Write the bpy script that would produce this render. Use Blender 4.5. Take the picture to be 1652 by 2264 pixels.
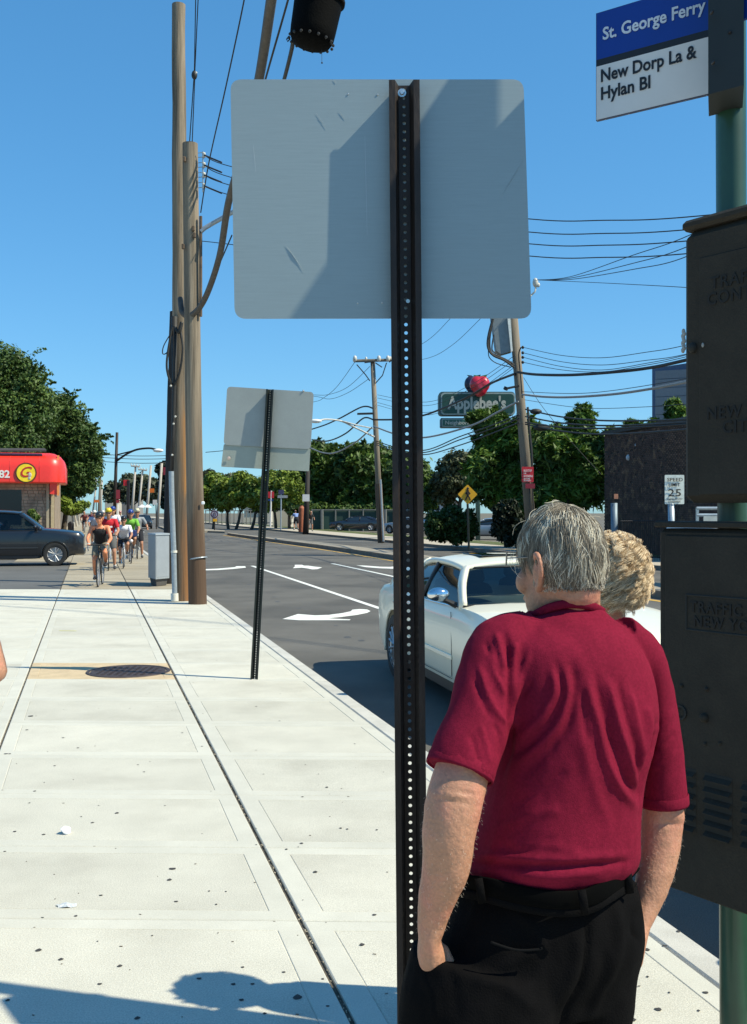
import bpy, bmesh, math, random
import numpy as np
from mathutils import Vector, Matrix, Euler, noise

for o in list(bpy.data.objects):
    bpy.data.objects.remove(o, do_unlink=True)
SC = bpy.context.scene
COL = SC.collection
R = math.radians
random.seed(7); np.random.seed(7)

# ------------------------------------------------------------------ camera, sky, sun, exposure
FX, CX, CY, EYE = 2290.0, 826.0, 1132.0, 1.75
cam_d = bpy.data.cameras.new('camera'); cam = bpy.data.objects.new('camera', cam_d); COL.objects.link(cam)
cam.location = (0, 0, EYE); cam.rotation_euler = (R(90), 0, 0)
cam_d.sensor_fit = 'VERTICAL'; cam_d.sensor_height = 36.0; cam_d.lens = FX/2264.0*36.0
cam_d.clip_start = 0.05; cam_d.clip_end = 3000
SC.camera = cam
SUN_EL, SUN_AZ = 48.0, 105.0            # azimuth clockwise from +Y
world = bpy.data.worlds.new('World'); SC.world = world; world.use_nodes = True
wn = world.node_tree; wn.nodes.clear()
w_out = wn.nodes.new('ShaderNodeOutputWorld'); w_bg = wn.nodes.new('ShaderNodeBackground'); sky = wn.nodes.new('ShaderNodeTexSky')
sky.sky_type = 'NISHITA'; sky.sun_disc = False; sky.sun_elevation = R(SUN_EL); sky.sun_rotation = R(SUN_AZ)
sky.altitude = 0; sky.air_density = 1.0; sky.dust_density = 0.25; sky.ozone_density = 2.2
w_hs = wn.nodes.new('ShaderNodeHueSaturation'); w_hs.inputs['Saturation'].default_value = 1.12
w_mx = wn.nodes.new('ShaderNodeVectorMath'); w_mx.operation = 'MULTIPLY'; w_mx.inputs[1].default_value = (0.66, 1.0, 1.27)
wn.links.new(sky.outputs[0], w_mx.inputs[0]); wn.links.new(w_mx.outputs[0], w_hs.inputs['Color'])
w_gm = wn.nodes.new('ShaderNodeGamma'); w_gm.inputs['Gamma'].default_value = 0.62; wn.links.new(w_hs.outputs[0], w_gm.inputs[0])
w_m2 = wn.nodes.new('ShaderNodeVectorMath'); w_m2.operation = 'MULTIPLY'; w_m2.inputs[1].default_value = (1.38, 1.80, 2.08)
wn.links.new(w_gm.outputs[0], w_m2.inputs[0]); wn.links.new(w_m2.outputs[0], w_bg.inputs[0])
w_bg.inputs[1].default_value = 0.1
wn.links.new(w_bg.outputs[0], w_out.inputs[0])
SUNV = Vector((math.sin(R(SUN_AZ))*math.cos(R(SUN_EL)), math.cos(R(SUN_AZ))*math.cos(R(SUN_EL)), math.sin(R(SUN_EL))))
sun_d = bpy.data.lights.new('sun', 'SUN'); sun = bpy.data.objects.new('sun', sun_d); COL.objects.link(sun)
sun_d.energy = 4.9; sun_d.angle = R(0.5); sun_d.color = (1.0, 0.94, 0.74)
sun.rotation_euler = SUNV.to_track_quat('Z', 'Y').to_euler(); sun.location = SUNV*50
SC.view_settings.view_transform = 'Standard'; SC.view_settings.look = 'None'
SC.view_settings.exposure = 0.35; SC.view_settings.gamma = 1.0; SC.view_settings.use_curve_mapping = False
SC.render.engine = 'CYCLES'
SC.cycles.use_denoising = True
SC.cycles.max_bounces = 6; SC.cycles.transparent_max_bounces = 8; SC.cycles.caustics_reflective = False; SC.cycles.caustics_refractive = False

# ------------------------------------------------------------------ places
def P(px, py, D): return Vector(((px-CX)/FX*D, D, EYE+(CY-py)/FX*D))
def G(px, py, z=0.0):
    D = (EYE-z)*FX/(py-CY); return Vector(((px-CX)/FX*D, D, z))
SS, CC = 0.2639, 0.9646
YAW = math.atan2(SS, CC)
def ST(s, t, z=0.0): return Vector((-SS*s+CC*t, CC*s+SS*t, z))
ROAD = -0.15

# ------------------------------------------------------------------ materials
def srgb(r, g, b):
    f = lambda c: (c/255/12.92) if c/255 <= 0.04045 else ((c/255+0.055)/1.055)**2.4
    return (f(r), f(g), f(b))
MATS = {}
def mat(name, col, rough=0.6, metal=0.0, var=0.15, scale=6.0, bump=0.0, bscale=40.0, coat=0.0, spec=0.5, sheen=0.0, stretch=(1,1,1),
        rnd=0.0, col2=None, c2scale=1.0, c2lo=0.5, c2hi=0.65, alpha=1.0, trans=0.0, sss=0.0, speck=0.0):
    if name in MATS: return MATS[name]
    m = bpy.data.materials.new(name); m.use_nodes = True; MATS[name] = m
    nt = m.node_tree; N = nt.nodes; L = nt.links; b = N['Principled BSDF']
    b.inputs['Roughness'].default_value = rough; b.inputs['Metallic'].default_value = metal
    b.inputs['Specular IOR Level'].default_value = spec; b.inputs['Coat Weight'].default_value = coat; b.inputs['Coat Roughness'].default_value = 0.06
    b.inputs['Sheen Weight'].default_value = sheen; b.inputs['Alpha'].default_value = alpha
    b.inputs['Transmission Weight'].default_value = trans
    if sss: b.inputs['Subsurface Weight'].default_value = sss; b.inputs['Subsurface Radius'].default_value = (0.01, 0.004, 0.002)
    tc = N.new('ShaderNodeTexCoord'); mp = N.new('ShaderNodeMapping'); mp.inputs['Scale'].default_value = stretch
    L.new(tc.outputs['Object'], mp.inputs[0])
    nz = N.new('ShaderNodeTexNoise'); nz.inputs['Scale'].default_value = scale; nz.inputs['Detail'].default_value = 6; nz.inputs['Roughness'].default_value = 0.65
    L.new(mp.outputs[0], nz.inputs['Vector'])
    mr = N.new('ShaderNodeMapRange'); mr.inputs[1].default_value = 0.3; mr.inputs[2].default_value = 0.7
    mr.inputs[3].default_value = 1-var; mr.inputs[4].default_value = 1+var
    L.new(nz.outputs[0], mr.inputs[0])
    val = mr.outputs[0]
    if rnd:
        oi = N.new('ShaderNodeObjectInfo'); m2 = N.new('ShaderNodeMapRange'); m2.inputs[3].default_value = 1-rnd; m2.inputs[4].default_value = 1+rnd
        L.new(oi.outputs['Random'], m2.inputs[0]); mu = N.new('ShaderNodeMath'); mu.operation = 'MULTIPLY'
        L.new(val, mu.inputs[0]); L.new(m2.outputs[0], mu.inputs[1]); val = mu.outputs[0]
    if speck:
        n3 = N.new('ShaderNodeTexNoise'); n3.inputs['Scale'].default_value = 160; n3.inputs['Detail'].default_value = 2; L.new(mp.outputs[0], n3.inputs['Vector'])
        m3 = N.new('ShaderNodeMapRange'); m3.inputs[1].default_value = 0.35; m3.inputs[2].default_value = 0.65; m3.inputs[3].default_value = 1-speck; m3.inputs[4].default_value = 1+speck
        L.new(n3.outputs[0], m3.inputs[0]); mu = N.new('ShaderNodeMath'); mu.operation = 'MULTIPLY'
        L.new(val, mu.inputs[0]); L.new(m3.outputs[0], mu.inputs[1]); val = mu.outputs[0]
    rgb = N.new('ShaderNodeRGB'); rgb.outputs[0].default_value = (*col, 1); src = rgb.outputs[0]
    if col2:
        n2 = N.new('ShaderNodeTexNoise'); n2.inputs['Scale'].default_value = c2scale; n2.inputs['Detail'].default_value = 5; L.new(mp.outputs[0], n2.inputs['Vector'])
        m4 = N.new('ShaderNodeMapRange'); m4.inputs[1].default_value = c2lo; m4.inputs[2].default_value = c2hi; L.new(n2.outputs[0], m4.inputs[0])
        mx = N.new('ShaderNodeMix'); mx.data_type = 'RGBA'; mx.inputs[7].default_value = (*col2, 1)
        L.new(m4.outputs[0], mx.inputs[0]); L.new(src, mx.inputs[6]); src = mx.outputs[2]
    vm = N.new('ShaderNodeVectorMath'); vm.operation = 'SCALE'; L.new(src, vm.inputs[0]); L.new(val, vm.inputs['Scale'])
    L.new(vm.outputs[0], b.inputs['Base Color'])
    if bump:
        n5 = N.new('ShaderNodeTexNoise'); n5.inputs['Scale'].default_value = bscale; n5.inputs['Detail'].default_value = 4; L.new(mp.outputs[0], n5.inputs['Vector'])
        bp = N.new('ShaderNodeBump'); bp.inputs['Strength'].default_value = bump; bp.inputs['Distance'].default_value = 0.01
        L.new(n5.outputs[0], bp.inputs['Height']); L.new(bp.outputs[0], b.inputs['Normal'])
    return m

# ------------------------------------------------------------------ mesh building
def basis(d):
    d = Vector(d).normalized(); up = Vector((0, 0, 1)) if abs(d.z) < 0.95 else Vector((0, 1, 0))
    x = up.cross(d).normalized(); y = d.cross(x); return x, y, d
class MB:
    def __init__(s): s.v = []; s.f = []; s.M = None
    def add(s, vs, fs):
        n = len(s.v)
        s.v += [tuple(s.M @ Vector(v)) if s.M else tuple(v) for v in vs]
        s.f += [tuple(i+n for i in f) for f in fs]; return s
    def box(s, c, d, rot=None, bev=0.0):
        c = Vector(c); hx, hy, hz = d[0]/2, d[1]/2, d[2]/2; vs = []
        if bev <= 0:
            for z in (-hz, hz):
                for x, y in ((-hx, -hy), (hx, -hy), (hx, hy), (-hx, hy)): vs.append(Vector((x, y, z)))
            fs = [(3, 2, 1, 0), (4, 5, 6, 7), (0, 1, 5, 4), (1, 2, 6, 5), (2, 3, 7, 6), (3, 0, 4, 7)]
        else:
            e = min(bev, hx*.9, hy*.9, hz*.9)
            def ring(x, y, z, k): return [Vector(p) for p in ((-x+k, -y, z), (x-k, -y, z), (x, -y+k, z), (x, y-k, z), (x-k, y, z), (-x+k, y, z), (-x, y-k, z), (-x, -y+k, z))]
            vs = ring(hx-e, hy-e, -hz, e*.4)+ring(hx, hy, -hz+e, e)+ring(hx, hy, hz-e, e)+ring(hx-e, hy-e, hz, e*.4)
            fs = [tuple(range(7, -1, -1)), tuple(range(24, 32))]
            for k in range(3):
                for i in range(8):
                    j = (i+1) % 8; fs.append((k*8+i, k*8+j, k*8+8+j, k*8+8+i))
        if rot is not None: vs = [rot @ v for v in vs]
        return s.add([v+c for v in vs], fs)
    def tube(s, pts, rad, n=8, caps=True, flat=None, up=None, sq=2.0):
        pts = [Vector(p) for p in pts]; m = len(pts)
        if not hasattr(rad, '__len__'): rad = [rad]*m
        rings = []; prevx = None
        for i, p in enumerate(pts):
            d = (pts[min(i+1, m-1)]-pts[max(i-1, 0)])
            if d.length < 1e-9: d = Vector((0, 0, 1))
            d.normalize()
            if up is not None: x = (Vector(up)-d*Vector(up).dot(d)).normalized()
            elif prevx is None: x = basis(d)[0]
            else:
                x = prevx-d*prevx.dot(d); x = x.normalized() if x.length > 1e-6 else basis(d)[0]
            prevx = x; y = d.cross(x); r = rad[i]
            rx, ry = (r if hasattr(r, '__len__') else (r, r*(flat or 1)))
            ring = []
            for k in range(n):
                a = 2*math.pi*k/n; ca, sa = math.cos(a), math.sin(a)
                if sq != 2.0: ca = math.copysign(abs(ca)**(2/sq), ca); sa = math.copysign(abs(sa)**(2/sq), sa)
                ring.append(p+x*(ca*rx)+y*(sa*ry))
            rings.append(ring)
        fs = []
        for i in range(m-1):
            for k in range(n):
                j = (k+1) % n; fs.append((i*n+k, i*n+j, (i+1)*n+j, (i+1)*n+k))
        if caps: fs.append(tuple(range(n-1, -1, -1))); fs.append(tuple((m-1)*n+k for k in range(n)))
        return s.add([v for r in rings for v in r], fs)
    def rtube(s, pts, rad, n=12, **kw):       # rounded ends
        pts = [Vector(p) for p in pts]; rad = list(rad) if hasattr(rad, '__len__') else [rad]*len(pts)
        def rr(r, k): return (r[0]*k, r[1]*k) if hasattr(r, '__len__') else r*k
        def mx(r): return min(r) if hasattr(r, '__len__') else r
        d0 = (pts[0]-pts[1]).normalized(); d1 = (pts[-1]-pts[-2]).normalized()
        a = [pts[0]+d0*mx(rad[0])*q for q in (.98, .8, .45)]; b = [pts[-1]+d1*mx(rad[-1])*q for q in (.45, .8, .98)]
        ra = [rr(rad[0], k) for k in (.15, .6, .89)]; rb = [rr(rad[-1], k) for k in (.89, .6, .15)]
        return s.tube(a+pts+b, ra+rad+rb, n, **kw)
    def cyl(s, p0, p1, r0, r1=None, n=12, caps=True): return s.tube([p0, p1], [r0, r0 if r1 is None else r1], n, caps)
    def ell(s, c, r, n=12, m=8, rot=None):
        c = Vector(c); r = r if hasattr(r, '__len__') else (r, r, r); vs = []; fs = []
        for i in range(m+1):
            th = math.pi*i/m
            for k in range(n):
                a = 2*math.pi*k/n; v = Vector((r[0]*math.sin(th)*math.cos(a), r[1]*math.sin(th)*math.sin(a), r[2]*math.cos(th)))
                vs.append(c+(rot @ v if rot is not None else v))
        for i in range(m):
            for k in range(n):
                j = (k+1) % n; fs.append((i*n+k, (i+1)*n+k, (i+1)*n+j, i*n+j))
        return s.add(vs, fs)
    def lathe(s, c, axis, prof, n=24, close=False):   # prof (radius, along axis)
        x, y, d = basis(axis); c = Vector(c); vs = []; fs = []
        for r, h in prof:
            for k in range(n):
                a = 2*math.pi*k/n; vs.append(c+d*h+x*(r*math.cos(a))+y*(r*math.sin(a)))
        m = len(prof)
        for i in range(m if close else m-1):
            for k in range(n):
                j = (k+1) % n; i2 = (i+1) % m; fs.append((i*n+k, i*n+j, i2*n+j, i2*n+k))
        return s.add(vs, fs)
    def prism(s, poly, ext):            # planar polygon (3D points) extruded by a vector
        n = len(poly); e = Vector(ext); vs = [Vector(p) for p in poly]+[Vector(p)+e for p in poly]
        fs = [tuple(range(n)), tuple(range(2*n-1, n-1, -1))]+[(i, n+i, n+(i+1) % n, (i+1) % n) for i in range(n)]
        return s.add(vs, fs)
    def grid(s, rows):
        m = len(rows); n = len(rows[0]); fs = [(i*n+j, i*n+j+1, (i+1)*n+j+1, (i+1)*n+j) for i in range(m-1) for j in range(n-1)]
        return s.add([v for r in rows for v in r], fs)
    def mesh(s, name, smooth=False):
        me = bpy.data.meshes.new(name); me.from_pydata([tuple(v) for v in s.v], [], s.f); me.validate(); me.update()
        if smooth: me.shade_smooth()
        return me
    def build(s, name, m, parent=None, smooth=False, local=False, fix=True, auto=None, **props):
        off = parent.location if (parent is not None and not local) else None
        if parent is not None and not local and parent.parent is not None: off = parent.location + parent.parent.location
        if off is not None: s.v = [tuple(Vector(v)-off) for v in s.v]
        me = s.mesh(name, smooth)
        if fix:
            bm = bmesh.new(); bm.from_mesh(me); bmesh.ops.recalc_face_normals(bm, faces=bm.faces); bm.to_mesh(me); bm.free()
        if auto is not None: me.shade_smooth(); sharp(me, auto)
        if m is not None: me.materials.append(m)
        return link(name, me, parent, **props)
def sharp(me, deg):
    bm = bmesh.new(); bm.from_mesh(me)
    for e in bm.edges:
        if len(e.link_faces) == 2 and e.calc_face_angle(0) > R(deg): e.smooth = False
        elif len(e.link_faces) != 2: e.smooth = False
    bm.to_mesh(me); bm.free()
def link(name, data, parent=None, **props):
    o = bpy.data.objects.new(name, data); COL.objects.link(o)
    if parent is not None: o.parent = parent
    for k, v in props.items(): o[k] = v
    return o
def thing(name, label, cat, loc=(0, 0, 0), rotz=0.0, group=None):
    o = bpy.data.objects.new(name, None); COL.objects.link(o); o.empty_display_size = 0.2
    o.location = loc; o.rotation_euler = (0, 0, rotz); o['label'] = label; o['category'] = cat
    if group: o['group'] = group
    return o
def tag(o, label, cat, group=None):
    o['label'] = label; o['category'] = cat
    if group: o['group'] = group
    return o
def struct(name, mb, m, parent=None, smooth=False, **kw):
    o = mb.build(name, m, parent, smooth, **kw)
    if parent is None: o['kind'] = 'structure'
    return o
def copy_thing(o, label, loc=None, rotz=None, group=None, scale=None):
    def cp(src, par):
        c = src.copy(); COL.objects.link(c)
        if par is not None: c.parent = par
        for ch in src.children: cp(ch, c)
        return c
    c = cp(o, None); c['label'] = label
    if loc is not None: c.location = loc
    if rotz is not None: c.rotation_euler = (0, 0, rotz)
    if scale is not None: c.scale = scale if hasattr(scale, '__len__') else (scale,)*3
    if group: c['group'] = group
    return c
def remeshed(mb, voxel, smooth_it=4, sub=0):
    me = mb.mesh('tmp'); o = bpy.data.objects.new('tmp', me); COL.objects.link(o)
    bm = bmesh.new(); bm.from_mesh(me); bmesh.ops.recalc_face_normals(bm, faces=bm.faces); bm.to_mesh(me); bm.free()
    r = o.modifiers.new('r', 'REMESH'); r.mode = 'VOXEL'; r.voxel_size = voxel; r.use_smooth_shade = True
    if smooth_it: q = o.modifiers.new('s', 'SMOOTH'); q.factor = 0.5; q.iterations = smooth_it
    dg = bpy.context.evaluated_depsgraph_get(); dg.update()
    out = bpy.data.meshes.new_from_object(o.evaluated_get(dg)); bpy.data.objects.remove(o); bpy.data.meshes.remove(me)
    out.shade_smooth(); return out
def organic(name, mb, voxel, m, parent, smooth_it=4, local=True, disp=None, **props):
    me = remeshed(mb, voxel, smooth_it)
    if disp:
        n = len(me.vertices); co = np.empty(n*3); no = np.empty(n*3); me.vertices.foreach_get('co', co); me.vertices.foreach_get('normal', no)
        co = co.reshape(-1, 3); no = no.reshape(-1, 3); co = disp(co, no); me.vertices.foreach_set('co', co.ravel()); me.update()
    if not local: me.transform(Matrix.Translation(-parent.location))
    me.materials.clear(); me.materials.append(m); me.name = name
    return link(name, me, parent, **props)
def catmull(pts, n=8):
    pts = [Vector(p) for p in pts]; out = []
    for i in range(len(pts)-1):
        p0 = pts[max(i-1, 0)]; p1 = pts[i]; p2 = pts[i+1]; p3 = pts[min(i+2, len(pts)-1)]
        for k in range(n):
            t = k/n; out.append(0.5*((2*p1)+(p2-p0)*t+(2*p0-5*p1+4*p2-p3)*t*t+(3*p1-p0-3*p2+p3)*t**3))
    out.append(pts[-1]); return out
def sagging(a, b, sag, n=16):
    a = Vector(a); b = Vector(b); return [a.lerp(b, i/n)-Vector((0, 0, 4*sag*(i/n)*(1-i/n))) for i in range(n+1)]
def text(body, size, m, parent, mw, name='lettering', ext=0.001, bold=0.0, sx=1.0, align='LEFT', space=1.0, shear=0.0, res=3):
    cu = bpy.data.curves.new('t', 'FONT'); cu.body = body; cu.size = size; cu.extrude = ext; cu.offset = bold*size; cu.align_x = align
    cu.space_character = space; cu.shear = shear; cu.resolution_u = res; cu.space_line = 0.85
    o = bpy.data.objects.new('t', cu); COL.objects.link(o); dg = bpy.context.evaluated_depsgraph_get(); dg.update()
    me = bpy.data.meshes.new_from_object(o.evaluated_get(dg)); bpy.data.objects.remove(o)
    me.transform(mw @ Matrix.Diagonal((sx, 1, 1, 1))); me.materials.clear(); me.materials.append(m); me.name = name
    return link(name, me, parent)
def frame(o, xd, yd):          # matrix with text x along xd and y along yd
    xd = Vector(xd).normalized(); zd = xd.cross(Vector(yd)).normalized(); yd = zd.cross(xd)
    M_ = Matrix((xd, yd, zd)).transposed().to_4x4(); M_.translation = Vector(o); return M_
def curves_obj(name, strands, radii, m, parent):
    """strands: list of (k,3) arrays all of the same length"""
    hc = bpy.data.hair_curves.new(name); k = strands.shape[1]; n = strands.shape[0]
    hc.add_curves([k]*n); hc.attributes['position'].data.foreach_set('vector', strands.astype(np.float32).ravel())
    ra = hc.attributes.get('radius') or hc.attributes.new('radius', 'FLOAT', 'POINT')
    ra.data.foreach_set('value', np.tile(np.asarray(radii, np.float32), n)); hc.materials.append(m)
    return link(name, hc, parent)
# ------------------------------------------------------------------ materials of the setting
M_conc = mat('pale_concrete', (0.56, 0.535, 0.455), 0.9, var=0.09, scale=1.6, bump=0.3, bscale=220, rnd=0.07, speck=0.13, spec=0.15, col2=(0.47, 0.445, 0.375), c2scale=1.3, c2lo=0.52, c2hi=0.78)
M_concb = mat('troweled_concrete_border', (0.56, 0.54, 0.465), 0.85, var=0.07, scale=3, bump=0.15, bscale=200, rnd=0.05, speck=0.07, spec=0.2)
M_conc_old = mat('old_tan_concrete', (0.36, 0.31, 0.23), 0.9, var=0.14, scale=0.8, bump=0.2, bscale=120, rnd=0.08, speck=0.1, spec=0.2)
M_joint = mat('joint_dirt', (0.10, 0.085, 0.065), 0.95, var=0.5, scale=40)
M_kerb = mat('kerb_concrete', (0.50, 0.48, 0.43), 0.9, var=0.15, scale=3, bump=0.2, bscale=150, rnd=0.05, speck=0.1)
M_patch = mat('tan_patch_concrete', (0.55, 0.42, 0.26), 0.9, var=0.14, scale=6, bump=0.3, bscale=150, speck=0.15)
M_asph = mat('asphalt', (0.128, 0.119, 0.104), 0.85, var=0.16, scale=0.9, bump=0.5, bscale=120, speck=0.22, spec=0.35, col2=(0.094, 0.088, 0.078), c2scale=0.35, c2lo=0.45, c2hi=0.6)
M_asph2 = mat('old_asphalt', (0.115, 0.112, 0.105), 0.88, var=0.15, scale=0.6, bump=0.4, bscale=90, speck=0.2)
M_paint = mat('white_road_paint', (0.78, 0.77, 0.70), 0.65, var=0.10, scale=5, speck=0.16, col2=(.42, .42, .40), c2scale=5, c2lo=.62, c2hi=.72)
M_yellow = mat('yellow_road_paint', (0.62, 0.36, 0.06), 0.7, var=0.2, scale=3)
M_grass = mat('grass', (0.075, 0.10, 0.02), 0.95, var=0.4, scale=5, bump=0.6, bscale=30, col2=(0.16, 0.13, 0.06), c2scale=1.5)
M_dirt = mat('far_ground', (0.14, 0.12, 0.085), 0.95, var=0.3, scale=0.4)
M_medcurb = mat('median_kerb', (0.20, 0.16, 0.12), 0.9, var=0.25, scale=2)
M_black = mat('gum_black', (0.05, 0.047, 0.045), 0.85, var=0.2, scale=30)
M_iron = mat('cast_iron', (0.07, 0.05, 0.045), 0.6, metal=0.3, var=0.3, scale=12, bump=0.3)

def sheet(name, poly, z, m, **kw):
    b = MB(); b.add([(p[0], p[1], z) for p in poly], [tuple(range(len(poly)))]); return struct(name, b, m, **kw)
sheet('ground', [(-900, -60, 0), (900, -60, 0), (900, 1500, 0), (-900, 1500, 0)], ROAD-0.06, M_dirt)
# road sheets
def strip(name, s0, s1, t0, t1, z, m, n=1, **kw):
    return sheet(name, [ST(s0, t0), ST(s0, t1), ST(s1, t1), ST(s1, t0)], z, m, **kw)
strip('road', -40, 420, 2.3, 18.1, ROAD, M_asph)
# side street on the left, sloping flush to the pavement
sheet('side_street', [ST(24.0, -0.68), ST(24.0, -60), ST(64, -60), ST(58, -3.2), ST(37, -0.68)], -0.02, M_asph2)

# near pavement: single slabs
pav = thing('sidewalk', '', '', (0, 0, 0)); del pav['label'], pav['category']; pav['kind'] = 'structure'
b = MB(); b.box((0, 0, 0), (1, 1, 1)); b.v = []; b.f = []
q = [ST(-12, -12.5), ST(-12, 2.25), ST(23.4, 2.25), ST(26.2, -12.5)]
b.prism([(p.x, p.y, -0.14) for p in q], (0, 0, 0.124)); b.build('joint_bed', M_joint, pav)
TC = [-8.25, -6.73, -5.21, -3.69, -2.17, -0.65, 0.87, 2.235]
YR = [-4.0, -2.5, -1.0, 0.3, 1.3, 2.35, 3.42, 4.43, 5.39, 6.39, 7.42, 8.54, 9.65, 10.8, 11.95, 13.1, 14.4, 15.7, 17.1, 18.5, 20.0, 21.6, 23.3]
def on_t(t, Y):
    # point on street line t whose world Y is Y, rows tilt slightly
    s = (Y-SS*t)/CC; p = ST(s, t); Y2 = Y-0.02*p.x; s = (Y2-SS*t)/CC; return ST(s, t)
def slab(t0, t1, Y0, Y1, m, name='slab', z=0.0, g0=0.006, g1=0.006, gy=0.0035, border=0.10):
    c = [on_t(t0+g0, Y0+gy), on_t(t1-g1, Y0+gy), on_t(t1-g1, Y1-gy), on_t(t0+g0, Y1-gy)]
    ctr = sum(c, Vector())/4
    def ins(d): # inset parallel to sides
        return [on_t(t0+g0+d, Y0+gy+d), on_t(t1-g1-d, Y0+gy+d), on_t(t1-g1-d, Y1-gy-d), on_t(t0+g0+d, Y1-gy-d)]
    rings = [([Vector((p.x, p.y, 0)) for p in c], -0.05), (c, z-0.004), (ins(0.005), z), (ins(border), z), (ins(border+0.004), z-0.0035), (ins(border+0.008), z-0.0005)]
    b = MB(); vs = []; fs = []
    for r, h in rings: vs += [(p.x, p.y, h) for p in r]
    for k in range(len(rings)-1):
        for i in range(4): j = (i+1) % 4; fs.append((k*4+i, k*4+j, k*4+4+j, k*4+4+i))
    n = (len(rings)-1)*4; fs.append((n, n+1, n+2, n+3)); b.add(vs, fs); o = b.build(name, m, pav)
    if m is M_conc:
        o.data.materials.append(M_concb)
        for k in range(0, 12): o.data.polygons[k].material_index = 1
    return o
SL = {}
for i in range(len(TC)-1):
    for j in range(len(YR)-1):
        t0, t1 = TC[i], TC[i+1]
        g0 = 0.011 if abs(t0-0.87) < .01 else (0.009 if abs(t0+0.65) < .01 else 0.004)
        g1 = 0.011 if abs(t1-0.87) < .01 else (0.009 if abs(t1+0.65) < .01 else 0.004)
        mm = M_patch if (i == 5 and j == 13) else M_conc
        SL[(i, j)] = slab(t0, t1, YR[j], YR[j+1], mm, z=random.uniform(-0.001, 0.001), g0=g0, g1=g1)
        if mm is M_patch: SL[(i, j)]['label'] = 'rough tan patched slab round the manhole'
# joint debris: small bits in the wide joint
b = MB(); rr = random.Random(3)
for k in range(260):
    y = rr.uniform(3.4, 12); t = rr.choice([0.87, 0.87, 0.87, -0.65])+rr.uniform(-.006, .006); p = on_t(t, y); r = rr.uniform(.0015, .0045)
    b.ell((p.x, p.y, -0.006+r*.5), (r, r*rr.uniform(.6, 1.8), r), 5, 3)
o = b.build('joint_grit', mat('grit', (0.42, 0.36, 0.27), 0.9, var=0.5, scale=80), pav); o['kind'] = 'stuff'
# gum spots (a spot is part of the slab it sticks to)
gum = [(25, 710, 30), (157, 1508, 38), (248, 1545, 34), (125, 557, 34), (257, 645, 18), (110, 613, 18), (317, 686, 18), (40, 710, 16), (222, 759, 16), (560, 755, 14), (585, 784, 16),
       (740, 625, 14), (820, 680, 12), (141, 862, 18), (120, 910, 14), (401, 921, 12), (475, 951, 26), (376, 990, 22), (60, 1026, 22), (178, 1038, 24), (20, 1107, 20), (670, 921, 12),
       (700, 1177, 50), (688, 1222, 30), (410, 1285, 26), (715, 1310, 28), (878, 1322, 16), (849, 1268, 16), (917, 1270, 14), (1203, 1353, 14), (1224, 1074, 22), (1163, 1098, 18), (1280, 1190, 28),
       (1520, 1364, 30), (1470, 1485, 34), (1383, 1012, 18), (1410, 1016, 16), (1530, 1019, 16), (1327, 846, 18), (1293, 793, 12), (1228, 885, 18), (1440, 670, 12), (487, 1572, 32), (618, 1449, 14),
       (405, 1645, 32), (32, 1711, 28), (808, 1623, 36), (985, 1577, 24), (947, 1646, 30), (1025, 1645, 30), (980, 1710, 34), (1152, 1597, 26), (1310, 1625, 20), (1208, 1699, 56), (1330, 1735, 26),
       (558, 1784, 38), (396, 1472, 14), (308, 1369, 22), (1135, 577, 14), (1040, 518, 14), (1070, 793, 12), (1240, 755, 12), (1040, 1080, 12), (180, 827, 10), (330, 966, 12), (1075, 1765, 26)]
gum_px = [(x/1.8356, 1280+y/1.8356, w/1.8356) for x, y, w in gum]+[(1430, 2100, 22), (1470, 2092, 20), (1560, 2195, 22), (1455, 2232, 26), (1432, 2160, 10), (1400, 2255, 20), (1480, 2195, 10), (1545, 2235, 10), (1500, 2060, 14)]
for gx, gy, gw in gum_px:
    c = G(gx, gy); r = gw/2/FX*c.y*0.62; b = MB(); n = 11; ph = rr.random()*6
    ring = [(c.x+r*math.cos(2*math.pi*k/n)*(1+.18*math.sin(k*2.3+ph)), c.y+r*(1.0+.3*math.sin(ph))*math.sin(2*math.pi*k/n)*(1+.2*math.cos(k*1.7+ph)), 0.0022) for k in range(n)]
    b.add(ring+[(c.x, c.y, 0.0045)], [(k, (k+1) % n, n) for k in range(n)]); b.build('gum_spot', M_black, pav, smooth=True)
# scattered tiny debris
b = MB()
for k in range(230):
    Y = 3.4+10*rr.random()**1.3; X = rr.uniform(-.40, .55)*Y; t = X*CC+Y*SS
    if t > 2.1: continue
    l = rr.uniform(.003, .014); a = rr.uniform(-.5, .5); w = rr.uniform(.0012, .003)
    b.box((X, Y, 0.0025), (l, w*1.5, .0018), Matrix.Rotation(a, 3, 'Z'))
o = b.build('grit', mat('pavement_litter_bits', (0.14, 0.11, 0.08), 0.9, var=0.6, scale=30), pav); o['kind'] = 'stuff'

# kerb, pieces 1.5 m long
kerb = thing('kerb', '', '', (0, 0, 0)); del kerb['label'], kerb['category']; kerb['kind'] = 'structure'
s = -12.0
while s < 70:
    l = 1.5 if s < 35 else 4.0
    def kt(s_): return 0.10*math.exp(-((s_-15.5)/1.6)**2)*-1.0+0.16*math.exp(-((s_-11.8)/0.9)**2)*0
    a0, a1 = kt(s), kt(s+l)
    p = [ST(s+.004, 2.24), ST(s+.004, 2.385), ST(s+l-.004, 2.385), ST(s+l-.004, 2.24)]
    c = sum(p, Vector())/4; d = MB(); d.box((c.x, c.y, -0.1), (0.145, l-.008, 0.2), Matrix.Rotation(YAW, 3, 'Z'), bev=0.012)
    d.build('kerb_stone', M_kerb, kerb); s += l

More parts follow.
